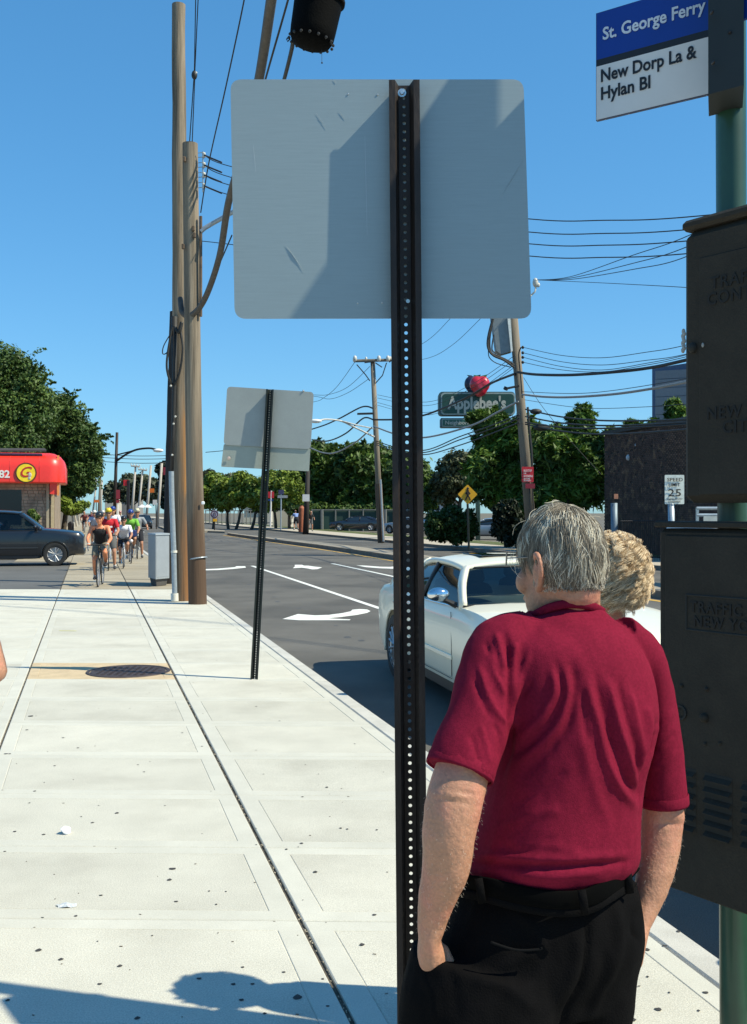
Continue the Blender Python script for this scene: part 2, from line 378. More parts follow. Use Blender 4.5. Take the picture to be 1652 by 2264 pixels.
# older pavement beyond, panels
old = thing('old_sidewalk', '', '', (0, 0, 0)); del old['label'], old['category']; old['kind'] = 'structure'
b = MB(); b.prism([tuple(ST(s_, t_, -0.15)) for s_, t_ in ((22.0, 2.25), (250, 2.25), (250, -2.6), (60, -2.6), (37, -0.68), (24.2, -0.68))], (0, 0, 0.13)); b.build('joint_bed', M_joint, old)
ycuts = [23.4, 25.0, 26.8, 28.8, 31, 33.5, 36.5, 40, 44, 48, 53, 58, 64, 71, 80, 90, 102, 118, 140, 170, 210]
for j in range(len(ycuts)-1):
    for t0, t1 in ((-0.65, 0.87), (0.87, 2.235)):
        a, c_ = ycuts[j], ycuts[j+1]; gg = 0.012
        q = [on_t(t0+gg, a+gg), on_t(t1-gg, a+gg), on_t(t1-gg, c_-gg), on_t(t0+gg, c_-gg)]
        d = MB(); d.prism([(p.x, p.y, -0.1) for p in q], (0, 0, 0.095+random.uniform(-.004, .004))); d.build('slab', M_conc_old, old)
    if ycuts[j] > 36:
        a, c_ = ycuts[j], ycuts[j+1]
        q = [on_t(-2.6, a+.01), on_t(-0.66, a+.01), on_t(-0.66, c_-.01), on_t(-2.6, c_-.01)]
        d = MB(); d.prism([(p.x, p.y, -0.1) for p in q], (0, 0, 0.093)); d.build('slab', M_conc_old, old)
sheet('shop_forecourt', [ST(58, -2.6), ST(58, -60), ST(150, -60), ST(150, -2.6)], -0.03, M_conc_old)

# road markings
def mark(name, poly, m=M_paint, z=ROAD+0.005):
    d = MB(); d.prism([(p[0], p[1], z-0.004) for p in poly], (0, 0, 0.004)); return d.build(name, m, None)
def gq(px, py): return G(px, py, ROAD)
def lane(s0, s1, t, w=0.13):
    o = mark('lane_line', [ST(s0, t-w/2), ST(s0, t+w/2), ST(s1, t+w/2), ST(s1, t-w/2)]); o['kind'] = 'structure'
lane(-10, 36.3, 5.5); lane(-10, 37.2, 8.6)
arrow_near = [(625, 1369), (659, 1358), (696, 1361), (727, 1360), (757, 1356), (776, 1352), (779, 1348.5), (795, 1347), (812, 1348), (819, 1351.5), (812, 1355), (790, 1359.5), (752, 1364.5), (722, 1367.5), (775, 1370), (772, 1371.5), (660, 1371.5)]
arrow_far = [(440, 1259), (480, 1257.6), (519, 1254.3), (523, 1252), (542, 1252), (544, 1255), (515, 1258), (480, 1260.4), (440, 1261.4)]
arrow_mid = [(652, 1249.0), (668, 1249), (672, 1250.8), (682, 1251), (697, 1253.2), (712, 1254.6), (703, 1258.2), (690, 1259), (679, 1256.8), (667, 1255.2), (648, 1256.2), (652, 1253)]
arrow_far3 = [(788, 1250), (812, 1251), (840, 1253.2), (862, 1253.6), (878, 1252.2), (905, 1252.8), (905, 1256.5), (868, 1257.6), (840, 1256.6), (808, 1254)]
for a in (arrow_near, arrow_far, arrow_mid, arrow_far3): o = mark('turn_arrow', [gq(*p) for p in a]); o['kind'] = 'structure'
# tar seams / long shadowless crack lines on the road
b = MB()
for pts in (((455, 1212), (560, 1226), (640, 1224), (720, 1226)), ((640, 1196), (700, 1203), (760, 1212), (800, 1220))):
    q = catmull([gq(*p)+Vector((0, 0, 0.004)) for p in pts], 6); b.tube(q, 0.03, 4, flat=0.1)
o = b.build('tar_seam', mat('tar', (0.03, 0.03, 0.03), 0.5)); o['kind'] = 'structure'
# oil drip track down the lane centres and worn patches
M_oil = mat('oil_stain', (0.075, 0.073, 0.07), 0.7, var=.3, scale=6); rro = random.Random(12); ob = MB()
for t_ in (3.9, 7.0, 10.1):
    for k in range(34):
        s_ = rro.uniform(6, 60); r_ = rro.uniform(.02, .085); p = ST(s_, t_+rro.gauss(0, .16)); n_ = 8
        ob.add([(p.x+r_*math.cos(2*math.pi*j/n_)*rro.uniform(.6, 1), p.y+r_*1.8*math.sin(2*math.pi*j/n_)*rro.uniform(.6, 1), ROAD+.0018) for j in range(n_)], [tuple(range(n_))])
o = ob.build('oil_drips', M_oil); o['kind'] = 'stuff'
# median with kerb and yellow line
md = MB(); mid0 = [gq(1500, 1330), gq(885, 1239.5), gq(800, 1226), gq(700, 1211), gq(600, 1197.5), gq(503, 1183.2)]
mid1 = [gq(505, 1182.0), gq(600, 1193.5), gq(700, 1204.5), gq(800, 1217.5), gq(885, 1230), gq(1500, 1310)]
md.prism([(p.x, p.y, ROAD) for p in mid0+mid1], (0, 0, 0.17)); struct('median', md, M_medcurb)
md = MB(); md.prism([(p.x+(.25 if i < 6 else 0)*0, p.y+(.18 if i < 6 else -.1), ROAD+.171) for i, p in enumerate(mid0+mid1)], (0, 0, 0.006)); struct('median_top', md, mat('median_top', (0.30, 0.26, 0.20), .9, var=.2, scale=1))
def off(l, d): return [Vector((p.x-d*CC, p.y-d*SS, 0)) for p in l]
o = mark('yellow_line', off(mid0, 0.28)+off(mid0, 0.43)[::-1], M_yellow); o['kind'] = 'structure'
md = MB(); q = [gq(380, 1178), gq(460, 1177.5), gq(497, 1179), gq(497, 1176.5), gq(440, 1171), gq(350, 1166)]
md.prism([(p.x, p.y, ROAD) for p in q], (0, 0, 0.16)); struct('far_median', md, mat('median_top', (0.30, 0.26, 0.20)))
# far pavement with kerb, verge and lot beyond
FT = 18.0
d = MB(); d.prism([tuple(ST(a, t, ROAD-.05)) for a, t in ((-20, FT), (-20, 23.2), (400, 23.2), (400, FT))], (0, 0, 0.19)); far_pav = struct('far_sidewalk', d, mat('far_concrete', (0.46, 0.40, 0.31), .9, var=.12, scale=.5))
d = MB(); s = 20
while s < 200:
    d.box(ST(s+1.5, FT-.08, ROAD+.03), (0.15, 2.98, 0.24), Matrix.Rotation(YAW, 3, 'Z')); s += 3
o = d.build('far_kerb', M_medcurb); o['kind'] = 'structure'
strip('far_verge', 30, 300, 20.9, 23.0, ROAD+0.148, M_grass)
strip('far_lot', -10, 400, 23.2, 120, ROAD-0.02, mat('lot_ground', (0.13, 0.115, 0.09), .95, var=.25, scale=.3))
# manhole cover
c = G(284, 1484.5); mh = thing('manhole_cover', 'round dark iron manhole cover set in the tan patched slab', 'manhole cover', (c.x, c.y, 0))
d = MB(); d.lathe((0, 0, 0), (0, 0, 1), [(0.0, .007), (.40, .007), (.405, .004)], 40); d.build('cover', M_iron, mh, local=True)
d = MB(); d.lathe((0, 0, 0), (0, 0, 1), [(.412, .003), (.414, .0085), (.45, .0085), (.455, .002)], 40); d.build('rim', M_iron, mh, local=True)
d = MB()
for i in range(-5, 6):
    for j in range(-5, 6):
        if i*i+j*j < 26: d.box((i*.07, j*.07, .0095), (.035, .035, .005))
o = d.build('studs', M_iron, mh, local=True); o['kind'] = 'stuff'
# litter
c = G(146, 1843); d = MB(); rr2 = random.Random(5)
me = bmesh.new(); bmesh.ops.create_icosphere(me, subdivisions=3, radius=0.026)
for v in me.verts: v.co *= 0.75+0.6*noise.noise(v.co*45)+.25; v.co.z = max(v.co.z*.8, -.018)
mm = bpy.data.meshes.new('paper'); me.to_mesh(mm); me.free(); mm.materials.append(mat('white_paper', (0.82, 0.82, 0.84), .8)); o = link('crumpled_paper', mm); o.location = (c.x, c.y, 0.018)
tag(o, 'crumpled ball of white paper lying alone on the near slab at left', 'litter')
c = G(148, 2003); d = MB(); n = 14
d.add([(c.x+.045*math.cos(k*2*math.pi/n)*(1+.25*math.sin(3.1*k)), c.y+.028*math.sin(k*2*math.pi/n), 0.004+.004*math.sin(k*1.9)) for k in range(n)]+[(c.x, c.y, .009)], [(k, (k+1) % n, n) for k in range(n)])
o = d.build('foil_scrap', mat('foil', (0.75, 0.75, 0.72), .5, metal=.3, bump=.6, bscale=80)); tag(o, 'flattened crinkled foil scrap on the slab below the paper ball', 'litter')
c = G(150, 1395); d = MB(); d.box((c.x, c.y, .003), (.26, .02, .002), Matrix.Rotation(-.12, 3, 'Z')); d.build('survey_mark', mat('yellow_chalk', (.7, .65, .1), .9), pav)
M_alu = mat('brushed_aluminium', (0.315, 0.375, 0.385), 0.5, metal=0.35, var=0.05, scale=3, stretch=(3, 3, 60), bump=0.05, bscale=30, speck=0.05)
M_alu2 = mat('dull_aluminium', (0.34, 0.36, 0.34), 0.6, metal=0.2, var=0.06, scale=4, speck=0.03)
M_alu3 = mat('pale_green_aluminium', (0.36, 0.385, 0.33), 0.6, metal=0.2, var=0.06, scale=4, speck=0.03)
M_scr = mat('scratch', (0.62, 0.65, 0.68), 0.5, metal=0.2)
M_post = mat('dark_steel_post', (0.030, 0.021, 0.017), 0.55, metal=0.3, var=0.45, scale=14, bump=0.2, bscale=90, stretch=(1, 1, .3))
M_post2 = mat('dark_green_steel_post', (0.018, 0.024, 0.020), 0.5, metal=0.3, var=0.3, scale=14)
M_bolt = mat('zinc_bolt', (0.6, 0.6, 0.58), 0.3, metal=0.8)
M_wood = mat('grey_weathered_wood', (0.22, 0.18, 0.13), 0.9, var=0.6, scale=9, stretch=(1, 1, .045), bump=0.9, bscale=30, col2=(0.15, 0.11, 0.075), c2scale=2.2)
M_wood_b = mat('creosoted_brown_wood', (0.135, 0.085, 0.052), 0.85, var=0.45, scale=9, stretch=(1, 1, .05), bump=0.9, bscale=30, col2=(0.055, 0.034, 0.022), c2scale=1.6)
M_wood_d = mat('black_creosoted_wood', (0.022, 0.018, 0.016), 0.8, var=0.4, scale=9, stretch=(1, 1, .06), bump=0.5)
M_wood_o = mat('orange_stained_wood', (0.36, 0.17, 0.05), 0.85, var=0.35, scale=9, stretch=(1, 1, .05), bump=0.6, col2=(0.2, 0.09, 0.03), c2scale=3)
def pole_mat(name, foot, zlo, zhi, orange=None):
    m = mat(name, (0.22, 0.175, 0.125), 0.9, var=0.65, scale=13, stretch=(1, 1, .035), bump=1.0, bscale=45, col2=(0.10, 0.072, 0.05), c2scale=3.2, c2lo=.5, c2hi=.62)
    nt = m.node_tree; N = nt.nodes; L = nt.links; b_ = N['Principled BSDF']; src = b_.inputs['Base Color'].links[0].from_socket
    tc = N.new('ShaderNodeTexCoord'); sx = N.new('ShaderNodeSeparateXYZ'); L.new(tc.outputs['Object'], sx.inputs[0])
    mp = N.new('ShaderNodeMapping'); mp.inputs['Scale'].default_value = (1, 1, .12); L.new(tc.outputs['Object'], mp.inputs[0])
    nz = N.new('ShaderNodeTexNoise'); nz.inputs['Scale'].default_value = 12; nz.inputs['Detail'].default_value = 4; L.new(mp.outputs[0], nz.inputs['Vector'])
    def layer(src, col, z0, z1, amp, up=False, side=None):
        a = N.new('ShaderNodeMath'); a.operation = 'MULTIPLY_ADD'; a.inputs[1].default_value = amp; L.new(nz.outputs[0], a.inputs[0]); L.new(sx.outputs[2], a.inputs[2])
        r = N.new('ShaderNodeMapRange'); r.interpolation_type = 'SMOOTHSTEP'; L.new(a.outputs[0], r.inputs[0]); r.inputs[1].default_value = z0+amp*.5; r.inputs[2].default_value = z1+amp*.5; r.inputs[3].default_value = 1; r.inputs[4].default_value = 0
        f = r.outputs[0]
        if side:
            r2 = N.new('ShaderNodeMapRange'); r2.interpolation_type = 'SMOOTHSTEP'; L.new(a.outputs[0], r2.inputs[0]); r2.inputs[1].default_value = side[0]+amp*.5; r2.inputs[2].default_value = side[1]+amp*.5
            r3 = N.new('ShaderNodeMapRange'); r3.interpolation_type = 'SMOOTHSTEP'; b3 = N.new('ShaderNodeMath'); b3.operation = 'MULTIPLY_ADD'; b3.inputs[1].default_value = .16; L.new(nz.outputs[0], b3.inputs[0]); L.new(sx.outputs[0], b3.inputs[2]); L.new(b3.outputs[0], r3.inputs[0]); r3.inputs[1].default_value = side[2]; r3.inputs[2].default_value = side[3]
            m1 = N.new('ShaderNodeMath'); m1.operation = 'MULTIPLY'; L.new(f, m1.inputs[0]); L.new(r2.outputs[0], m1.inputs[1]); m2 = N.new('ShaderNodeMath'); m2.operation = 'MULTIPLY'; L.new(m1.outputs[0], m2.inputs[0]); L.new(r3.outputs[0], m2.inputs[1]); f = m2.outputs[0]
        mx = N.new('ShaderNodeMix'); mx.data_type = 'RGBA'; L.new(f, mx.inputs[0]); L.new(src, mx.inputs[6]); mx.inputs[7].default_value = (*col, 1); return mx.outputs[2]
    if foot: src = layer(src, foot, zlo, zhi, 2.0)
    if orange: src = layer(src, (.34, .16, .045), orange[0], orange[0]+.8, 1.2, side=(orange[1], orange[1]+.5, orange[2], orange[3])); src = layer(src, (.22, .10, .035), 1.2, 2.0, 1.0, side=(-.4, .1, orange[2], orange[3]))
    L.new(src, b_.inputs['Base Color']); return m
M_woodB = pole_mat('short_pole_wood', (.095, .055, .032), .7, 2.6); M_woodA = pole_mat('tall_pole_wood', None, 0, 0, (3.5, 1.8, .05, .22))
M_galv = mat('galvanised_steel', (0.34, 0.39, 0.43), 0.45, metal=0.35, var=0.15, scale=12)
M_cable = mat('black_cable', (0.02, 0.019, 0.018), 0.6, var=0.2)
M_cable_g = mat('grey_brown_cable', (0.085, 0.075, 0.066), 0.7, var=0.25, scale=10)
M_cable_l = mat('light_grey_cable', (0.30, 0.30, 0.29), 0.6, var=0.1)
M_porc = mat('porcelain', (0.6, 0.58, 0.52), 0.3)
M_olive = mat('dark_olive_cabinet_paint', (0.034, 0.028, 0.020), 0.8, spec=.3, var=0.22, scale=7, bump=0.25, bscale=160, speck=0.08)
M_olive_d = mat('cabinet_recess', (0.02, 0.02, 0.017), 0.8)
M_gpole = mat('green_pole_paint', (0.018, 0.065, 0.036), 0.4, var=0.2, scale=6, coat=0.2)
M_housing = mat('dark_housing', (0.016, 0.019, 0.018), 0.6, var=0.15)
M_blue = mat('bus_sign_blue', (0.003, 0.035, 0.27), 0.4, var=0.05)
M_wht = mat('sign_white', (0.72, 0.69, 0.66), 0.5, var=0.04)
M_blk = mat('sign_black', (0.012, 0.01, 0.012), 0.5)
M_red = mat('sign_red', (0.55, 0.02, 0.03), 0.45, var=0.08)
M_yel = mat('sign_yellow', (0.80, 0.40, 0.01), 0.45, var=0.08)

def round_poly(pts, r, n=6):
    out = []
    for i, p in enumerate(pts):
        a = (pts[i-1]-p).normalized(); b_ = (pts[(i+1) % len(pts)]-p).normalized()
        p0 = p+a*r; p1 = p+b_*r
        for k in range(n+1):
            t = k/n; out.append((1-t)**2*p0+2*t*(1-t)*p+t*t*p1)
    return out
def bounds_box(pts): return None

def u_post(name, top, bottom, parent, m, w=0.046, depth=0.042, holes=True, toward=(0, -1, 0), hole_top=0.02, sp=0.0255, rh=0.0056):
    top = Vector(top); bottom = Vector(bottom); a = (top-bottom); L_ = a.length; a.normalize()
    d = Vector(toward); d = (d-a*d.dot(a)).normalized(); x = a.cross(d).normalized()
    if x.x < 0: x = -x
    k = w/0.046
    prof = [(-.046*k, depth), (-.028*k, depth), (-.0165*k, 0.0), (.0165*k, 0.0), (.028*k, depth), (.046*k, depth)]
    T = 0.0032; b = MB(); nseg = 12
    def pt(u, v, h): return bottom+a*h+x*u+d*v
    offp = [(-.046*k, depth-T), (-.0295*k, depth-T), (-.018*k, -T), (.018*k, -T), (.0295*k, depth-T), (.046*k, depth-T)]
    # flanges and walls (skip web 2-3 when holes)
    for i in range(5):
        if i == 2 and holes: continue
        q = [prof[i], prof[i+1], offp[i+1], offp[i]]
        vs = [pt(u, v, 0) for u, v in q]+[pt(u, v, L_) for u, v in q]
        b.add(vs, [(0, 1, 2, 3), (7, 6, 5, 4), (0, 4, 5, 1), (1, 5, 6, 2), (2, 6, 7, 3), (3, 7, 4, 0)])
    if holes:
        w_ = .0165*k; n = int(L_/sp); h0 = L_-n*sp-hole_top*0
        if h0 > 1e-4:
            b.add([pt(-w_, 0, 0), pt(w_, 0, 0), pt(w_, 0, h0), pt(-w_, 0, h0)], [(0, 1, 2, 3)])
        for i in range(n):
            lo = h0+i*sp; hi = lo+sp; c = (lo+hi)/2
            outer = [(-w_, lo), (0, lo), (w_, lo), (w_, c), (w_, hi), (0, hi), (-w_, hi), (-w_, c)]
            ang = [-135, -90, -45, 0, 45, 90, 135, 180]
            inner = [(rh*math.cos(R(q)), c+rh*math.sin(R(q))) for q in ang]
            vs = [pt(u, 0, h) for u, h in outer]+[pt(u, 0, h) for u, h in inner]+[pt(u, -T, h) for u, h in outer]+[pt(u, -T, h) for u, h in inner]
            fs = []
            for j in range(8):
                q = (j+1) % 8; fs += [(j, q, 8+q, 8+j), (16+j, 24+j, 24+q, 16+q), (8+j, 8+q, 24+q, 24+j)]
            b.add(vs, fs)
    return b.build(name, m, parent, fix=False)

# ---------------- near sign, seen from behind
D1 = 3.15
rs = thing('road_sign', 'large blank aluminium back of a road sign close in front on a perforated post', 'road sign', tuple(Vector((P(913.5, 2417, 3.12).x, 3.15, 0))))
corn = [P(509.5, 175.5, D1), P(1157.5, 175.5, D1), P(1175.5, 704, D1), P(519, 704.5, D1)]
b = MB(); b.prism([tuple(p) for p in round_poly(corn, 0.035, 7)], (0, 0.003, 0)); b.build('sign_panel', M_alu, rs)
for (x0, y0, x1, y1, w) in ((633, 543, 666, 590, .003), (640, 552, 672, 600, .0012), (750, 246, 764, 264, .0012), (705, 262, 715, 270, .001), (738, 176, 744, 184, .001), (1105, 440, 1160, 350, .0022), (700, 250, 722, 285, .0008), (807, 300, 812, 520, .0008), (560, 320, 566, 380, .0008)):
    b = MB(); p0 = P(x0, y0, D1-.0012); p1 = P(x1, y1, D1-.0012); b.tube([p0, p0.lerp(p1, .5), p1], [.0002, w*.5, .0002], 4, flat=0.25); b.build('scratch', M_scr, rs)
u_post('post', P(893, 189, D1-.006), P(913.5, 2412, 3.115)-Vector((0, 0, .05)), rs, M_post)
b = MB(); c = P(889, 205, D1-.012); b.lathe(c+Vector((0, .006, 0)), (0, -1, 0), [(0, .01), (.006, .01), (.008, .006), (.013, .006), (.013, 0)], 10); b.build('bolt', M_bolt, rs, smooth=False)
b = MB(); c = P(902, 666, D1-.012); b.lathe(c+Vector((0, .006, 0)), (0, -1, 0), [(0, .009), (.006, .009), (.007, .004), (.009, 0)], 10); b.build('bolt', M_bolt, rs)
for x, y in ((770, 208), (835, 209), (791, 670), (845, 669)): b = MB(); b.ell(P(x, y, D1-.001), (.0028, .0015, .0028), 8, 5); b.build('rivet', M_bolt, rs)

# ---------------- second sign further along
D2 = 11.0
gs = thing('road_sign', 'two stacked aluminium sign backs on a leaning dark post near the manhole', 'road sign', (P(563, 1500, 10.89).x, 10.89, 0))
up = [P(502.5, 854.5, D2), P(694, 866.8, D2), P(687, 993.2, D2), P(494.5, 983.5, D2)]
lo = [P(495, 982, D2+.012), P(686.5, 991.5, D2+.012), P(683.5, 1042, D2+.012), P(489, 1032, D2+.012)]
b = MB(); b.prism([tuple(p) for p in round_poly(up, 0.045, 6)], (0, .004, 0)); b.build('sign_panel', M_alu2, gs, label='upper grey rounded panel')
b = MB(); b.prism([tuple(p) for p in round_poly(lo, 0.012, 3)], (0, .004, 0)); b.build('sign_panel', M_alu3, gs, label='lower greenish panel with a small round hole stain')
u_post('post', P(598, 862, D2-.01), P(563, 1503, 10.88), gs, M_post2, w=0.040, depth=0.05, sp=0.0255, rh=0.0055)
b = MB(); c = P(506, 1013, D2); b.lathe(c, (0, -1, 0), [(0, .004), (.014, .004), (.018, 0)], 12); b.build('sticker', mat('peeled_sticker', (.6, .45, .38), .7), gs)
b = MB(); b.ell(P(671, 864, D2), .012, 8, 6); b.build('bolt', M_bolt, gs)

# ---------------- bus stop pole
PX, PY = 1.092, 3.15
bp = thing('bus_stop_sign', 'green bus stop pole with blue and white flag sign reading St. George Ferry', 'bus stop sign', (PX, PY, 0))
b = MB(); b.cyl((PX+.008, PY, 0), (PX-.012, PY, 4.5), .0445, .0445, 32, caps=True); b.build('pole', M_gpole, bp, auto=40)
L0 = Vector((P(1318, 267, 3.376).x, 3.376, 0)); R0 = Vector((P(1575, 200, 3.155).x, 3.155, 0)); pd = (R0-L0).normalized(); pn = Vector((pd.y, -pd.x, 0))*-1
if pn.y > 0: pn = -pn
zb_, zt_ = 3.025, 3.375; zm0, zm1 = 3.200, 3.222
def panel(z0, z1, name, m, L_=None, R_=None, th=.012, n=None, **kw):
    L_ = L0 if L_ is None else L_; R_ = R0 if R_ is None else R_; n = pn if n is None else n
    d = MB(); d.prism([tuple(L_+Vector((0, 0, z0))), tuple(R_+Vector((0, 0, z0))), tuple(R_+Vector((0, 0, z1))), tuple(L_+Vector((0, 0, z1)))], -n*th)
    return d.build(name, m, bp, **kw)
panel(zb_, zt_, 'flag_panel', mat('flag_edge', (.03, .045, .10), .5))
w1 = panel(zb_+.002, zm0, 'white_field', M_wht, L0+pn*.0015+pd*.002, R0+pn*.0015-pd*.002, .001)
panel(zm0, zm1, 'black_band', M_blk, L0+pn*.0015+pd*.002, R0+pn*.0015-pd*.002, .001)
panel(zm1, zt_-.002, 'blue_field', M_blue, L0+pn*.0015+pd*.002, R0+pn*.0015-pd*.002, .001)
TXW = mat('sign_text_white', (.62, .66, .72), .5)
for body, z, ox, size, m_, sx, w_ in (('St. George Ferry', 3.281, .024, .056, TXW, .74, .335), ('New Dorp La &', 3.146, .016, .057, M_blk, .78, .315), ('Hylan Bl', 3.088, .016, .057, M_blk, .78, .168)):
    o = text(body, size, m_, bp, Matrix.Identity(4), bold=.022, ext=.0006)
    wd = max(v.co.x for v in o.data.vertices); o.data.transform(frame(L0+pd*ox+Vector((0, 0, z))+pn*.0035-Vector(bp.location), pd, (0, 0, 1)) @ Matrix.Diagonal((w_/wd, 1, 1, 1)))
b = MB(); hd = Vector((.94, -.34, 0)).normalized(); hn = Vector((hd.y, -hd.x, 0)); hc = Vector((PX, PY, 0))
A = Vector((P(1566, 190, 2.99).x, 2.99, 0)); Bq = Vector((P(1645, 190, 2.94).x, 2.94, 0))
b.prism([tuple(A+Vector((0, 0, 2.955))), tuple(Bq+Vector((0, 0, 2.962))), tuple(Bq+Vector((0, 0, 3.6))), tuple(A+Vector((0, 0, 3.6)))], (.055, .165, 0)); b.build('housing', M_housing, bp)
for px_, py_ in ((1574, 28), (1577, 139), (1613, 73), (1630, 50)): b = MB(); b.ell(P(px_, py_, 2.962), (.005, .012, .005), 8, 6); b.build('screw', M_blk, bp)
L2 = P(1637, 0, 2.96); L2.z = 0; R2 = L2+Vector((.31, -.35, 0))
panel(3.155, 4.05, 'flag_panel', M_blue, L2, R2, .012, label='right-hand blue flag panel at the frame corner')

# ---------------- signal control cabinets on the same pole
FA = Vector((.875, 3.186, 0)); FD = Vector((.183, -.254, 0)).normalized(); FN = Vector((FD.y, -FD.x, 0)).normalized()
if FN.y > 0: FN = -FN
def FP(px, py=None, z=None, off=0.0):
    m_ = (px-CX)/FX; # (A + k d).x = m (A + k d).y
    A_ = FA+FN*off; k = (m_*A_.y-A_.x)/(FD.x-m_*FD.y); p = A_+FD*k
    p.z = z if z is not None else EYE+(CY-py)/FX*p.y; return p
FK = FD
def face_box(mb, k0, k1, z0, z1, o0, o1, bev=.012):
    c = FA+FD*((k0+k1)/2)+FN*((o0+o1)/2)+Vector((0, 0, (z0+z1)/2)); rot = Matrix((FD, -FN, Vector((0, 0, 1)))).transposed()
    mb.box(c, (k1-k0, o1-o0, z1-z0), rot, bev=bev)
lc = thing('traffic_control_cabinet', 'lower olive signal control cabinet with louvres and embossed plate, behind the man', 'control cabinet', (FA.x, FA.y, .609))
b = MB(); face_box(b, 0, .62, .609, 1.700, -.13, 0, .012); b.build('body', M_olive, lc)
b = MB(); face_box(b, -.008, .64, 1.703, 1.722, -.14, .012, .004); b.build('roof', M_olive, lc)
b = MB(); face_box(b, .03, .60, .612, 1.68, -.001, .006, .005); b.build('door', M_olive, lc)
def kpx(px): return (FP(px, 1132)-FA).dot(FD)*1.0 if True else 0
def kof(px):
    p = FP(px, z=0); return (p-FA).dot(FD)
# embossed plate frame + text
pl = MB(); k0 = kof(1519); z1 = FP(1519, 1312).z; z0 = FP(1519, 1393).z
for (a0, a1, c0, c1) in ((k0, k0+.42, z1-.006, z1), (k0, k0+.42, z0, z0+.006), (k0, k0+.006, z0, z1), (k0+.414, k0+.42, z0, z1)): face_box(pl, a0, a1, c0, c1, .004, .0095, .002)
plate = pl.build('plate', M_olive_d, lc)
def emboss(body, px, py, size, sx, par, off=.008, m_=None):
    o = text(body, size, m_ or mat('embossed_letters', (.012, .011, .009), .8), par, Matrix.Identity(4), bold=.015, ext=.0015, space=1.15)
    p = FP(px, py); o.data.transform(frame(p+FN*off-Vector(par.location), FD, (0, 0, 1)) @ Matrix.Diagonal((sx, 1, 1, 1))); return o
emboss('TRAFFIC CONTROL', 1529, 1352, .046, .92, lc); emboss('NEW YORK CITY', 1537, 1384, .046, .92, lc)
for px_, py_, r in ((1557, 1587, .014), (1507, 1516, .006), (1562, 1524, .007), (1559, 1645, .006), (1592, 1644, .006)): b = MB(); b.ell(FP(px_, py_, off=.008), (r, r, r), 12, 8); b.build('knob', M_olive, lc, smooth=True)
b = MB(); b.lathe(FP(1506, 1575, off=.005), FN, [(.016, 0), (.016, .006), (.022, .006), (.022, 0)], 20); b.build('lock_ring', M_olive_d, lc)
for col_, (k0, k1) in enumerate(((kof(1515)-.05, kof(1541)), (kof(1563), kof(1621)), (kof(1646), kof(1646)+.11))):
    for r_ in range(6):
        z = FP(1563, 1712+r_*24.5).z; d = MB()
        c0 = FA+FD*k0+Vector((0, 0, z)); c1 = FA+FD*k1+Vector((0, 0, z))
        q = [c0+FN*.0065, c1+FN*.0065, c1+FN*.022-Vector((0, 0, .012)), c0+FN*.022-Vector((0, 0, .012))]
        ql = [p-Vector((0, 0, .003)) for p in q]; d.add([tuple(p) for p in q+ql], [(0, 1, 2, 3), (7, 6, 5, 4), (0, 4, 5, 1), (1, 5, 6, 2), (2, 6, 7, 3), (3, 7, 4, 0)])
        lv = d.build('louvre', M_olive, lc)
    d = MB(); zt = FP(1563, 1706).z; zb = FP(1563, 1712+5*24.5+14).z; face_box(d, k0-.002, k1+.002, zb, zt, .0055, .0072, .0005); d.build('vent_slot', M_olive_d, lc)
uc = thing('traffic_control_cabinet', 'upper olive signal control cabinet stencilled traffic control, strapped to the green pole', 'control cabinet', (FA.x+.05, FA.y-.07, 1.777))
k0 = kof(1507)
b = MB(); face_box(b, k0, .62, 1.777, 2.590, -.13, 0, .022); b.build('body', M_olive, uc)
b = MB(); face_box(b, k0+.002, .64, 2.590, 2.622, -.14, .008, .010); b.build('roof', M_olive, uc)
b = MB(); face_box(b, k0+.065, .60, 1.80, 2.50, -.001, .004, .004); b.build('door', M_olive, uc)
for t_, x_, y_ in (('TRAFFIC', 1574, 640), ('CONTROL', 1566, 676), ('NEW YORK', 1565, 928), ('CITY', 1600, 958)): emboss(t_, x_, y_, .050, .95, uc, .0055)
b = MB(); b.ell(FP(1531, 769, off=.006), (.013, .013, .016), 12, 8); b.build('lock', M_olive_d, uc, smooth=True)
b = MB(); b.ell(FP(1554, 763, off=.006), (.004, .004, .007), 8, 6); b.build('scuff', mat('pale_scuff', (.35, .35, .33), .8), uc)
b = MB()
for i in range(9): q_ = FP(1511.5+1.5*math.sin(i*2.1), 733+i*5.2, off=.0); b.ell(q_, (.006, .006, .009), 6, 5)
b.build('chipped_edge', mat('pale_scuff', (.35, .35, .33), .8), uc)
for z in (1.10, 1.55, 1.95, 2.4):
    d = MB(); d.lathe((PX, PY, z), (0, 0, 1), [(.046, 0), (.050, 0), (.050, .03), (.046, .03)], 24); cpt = FA+FD*.22+Vector((0, 0, z+.015))-FN*.10
    d.tube([cpt, (PX, PY, z+.015)], .012, 6); d.build('strap', M_galv, lc if z < 1.7 else uc)

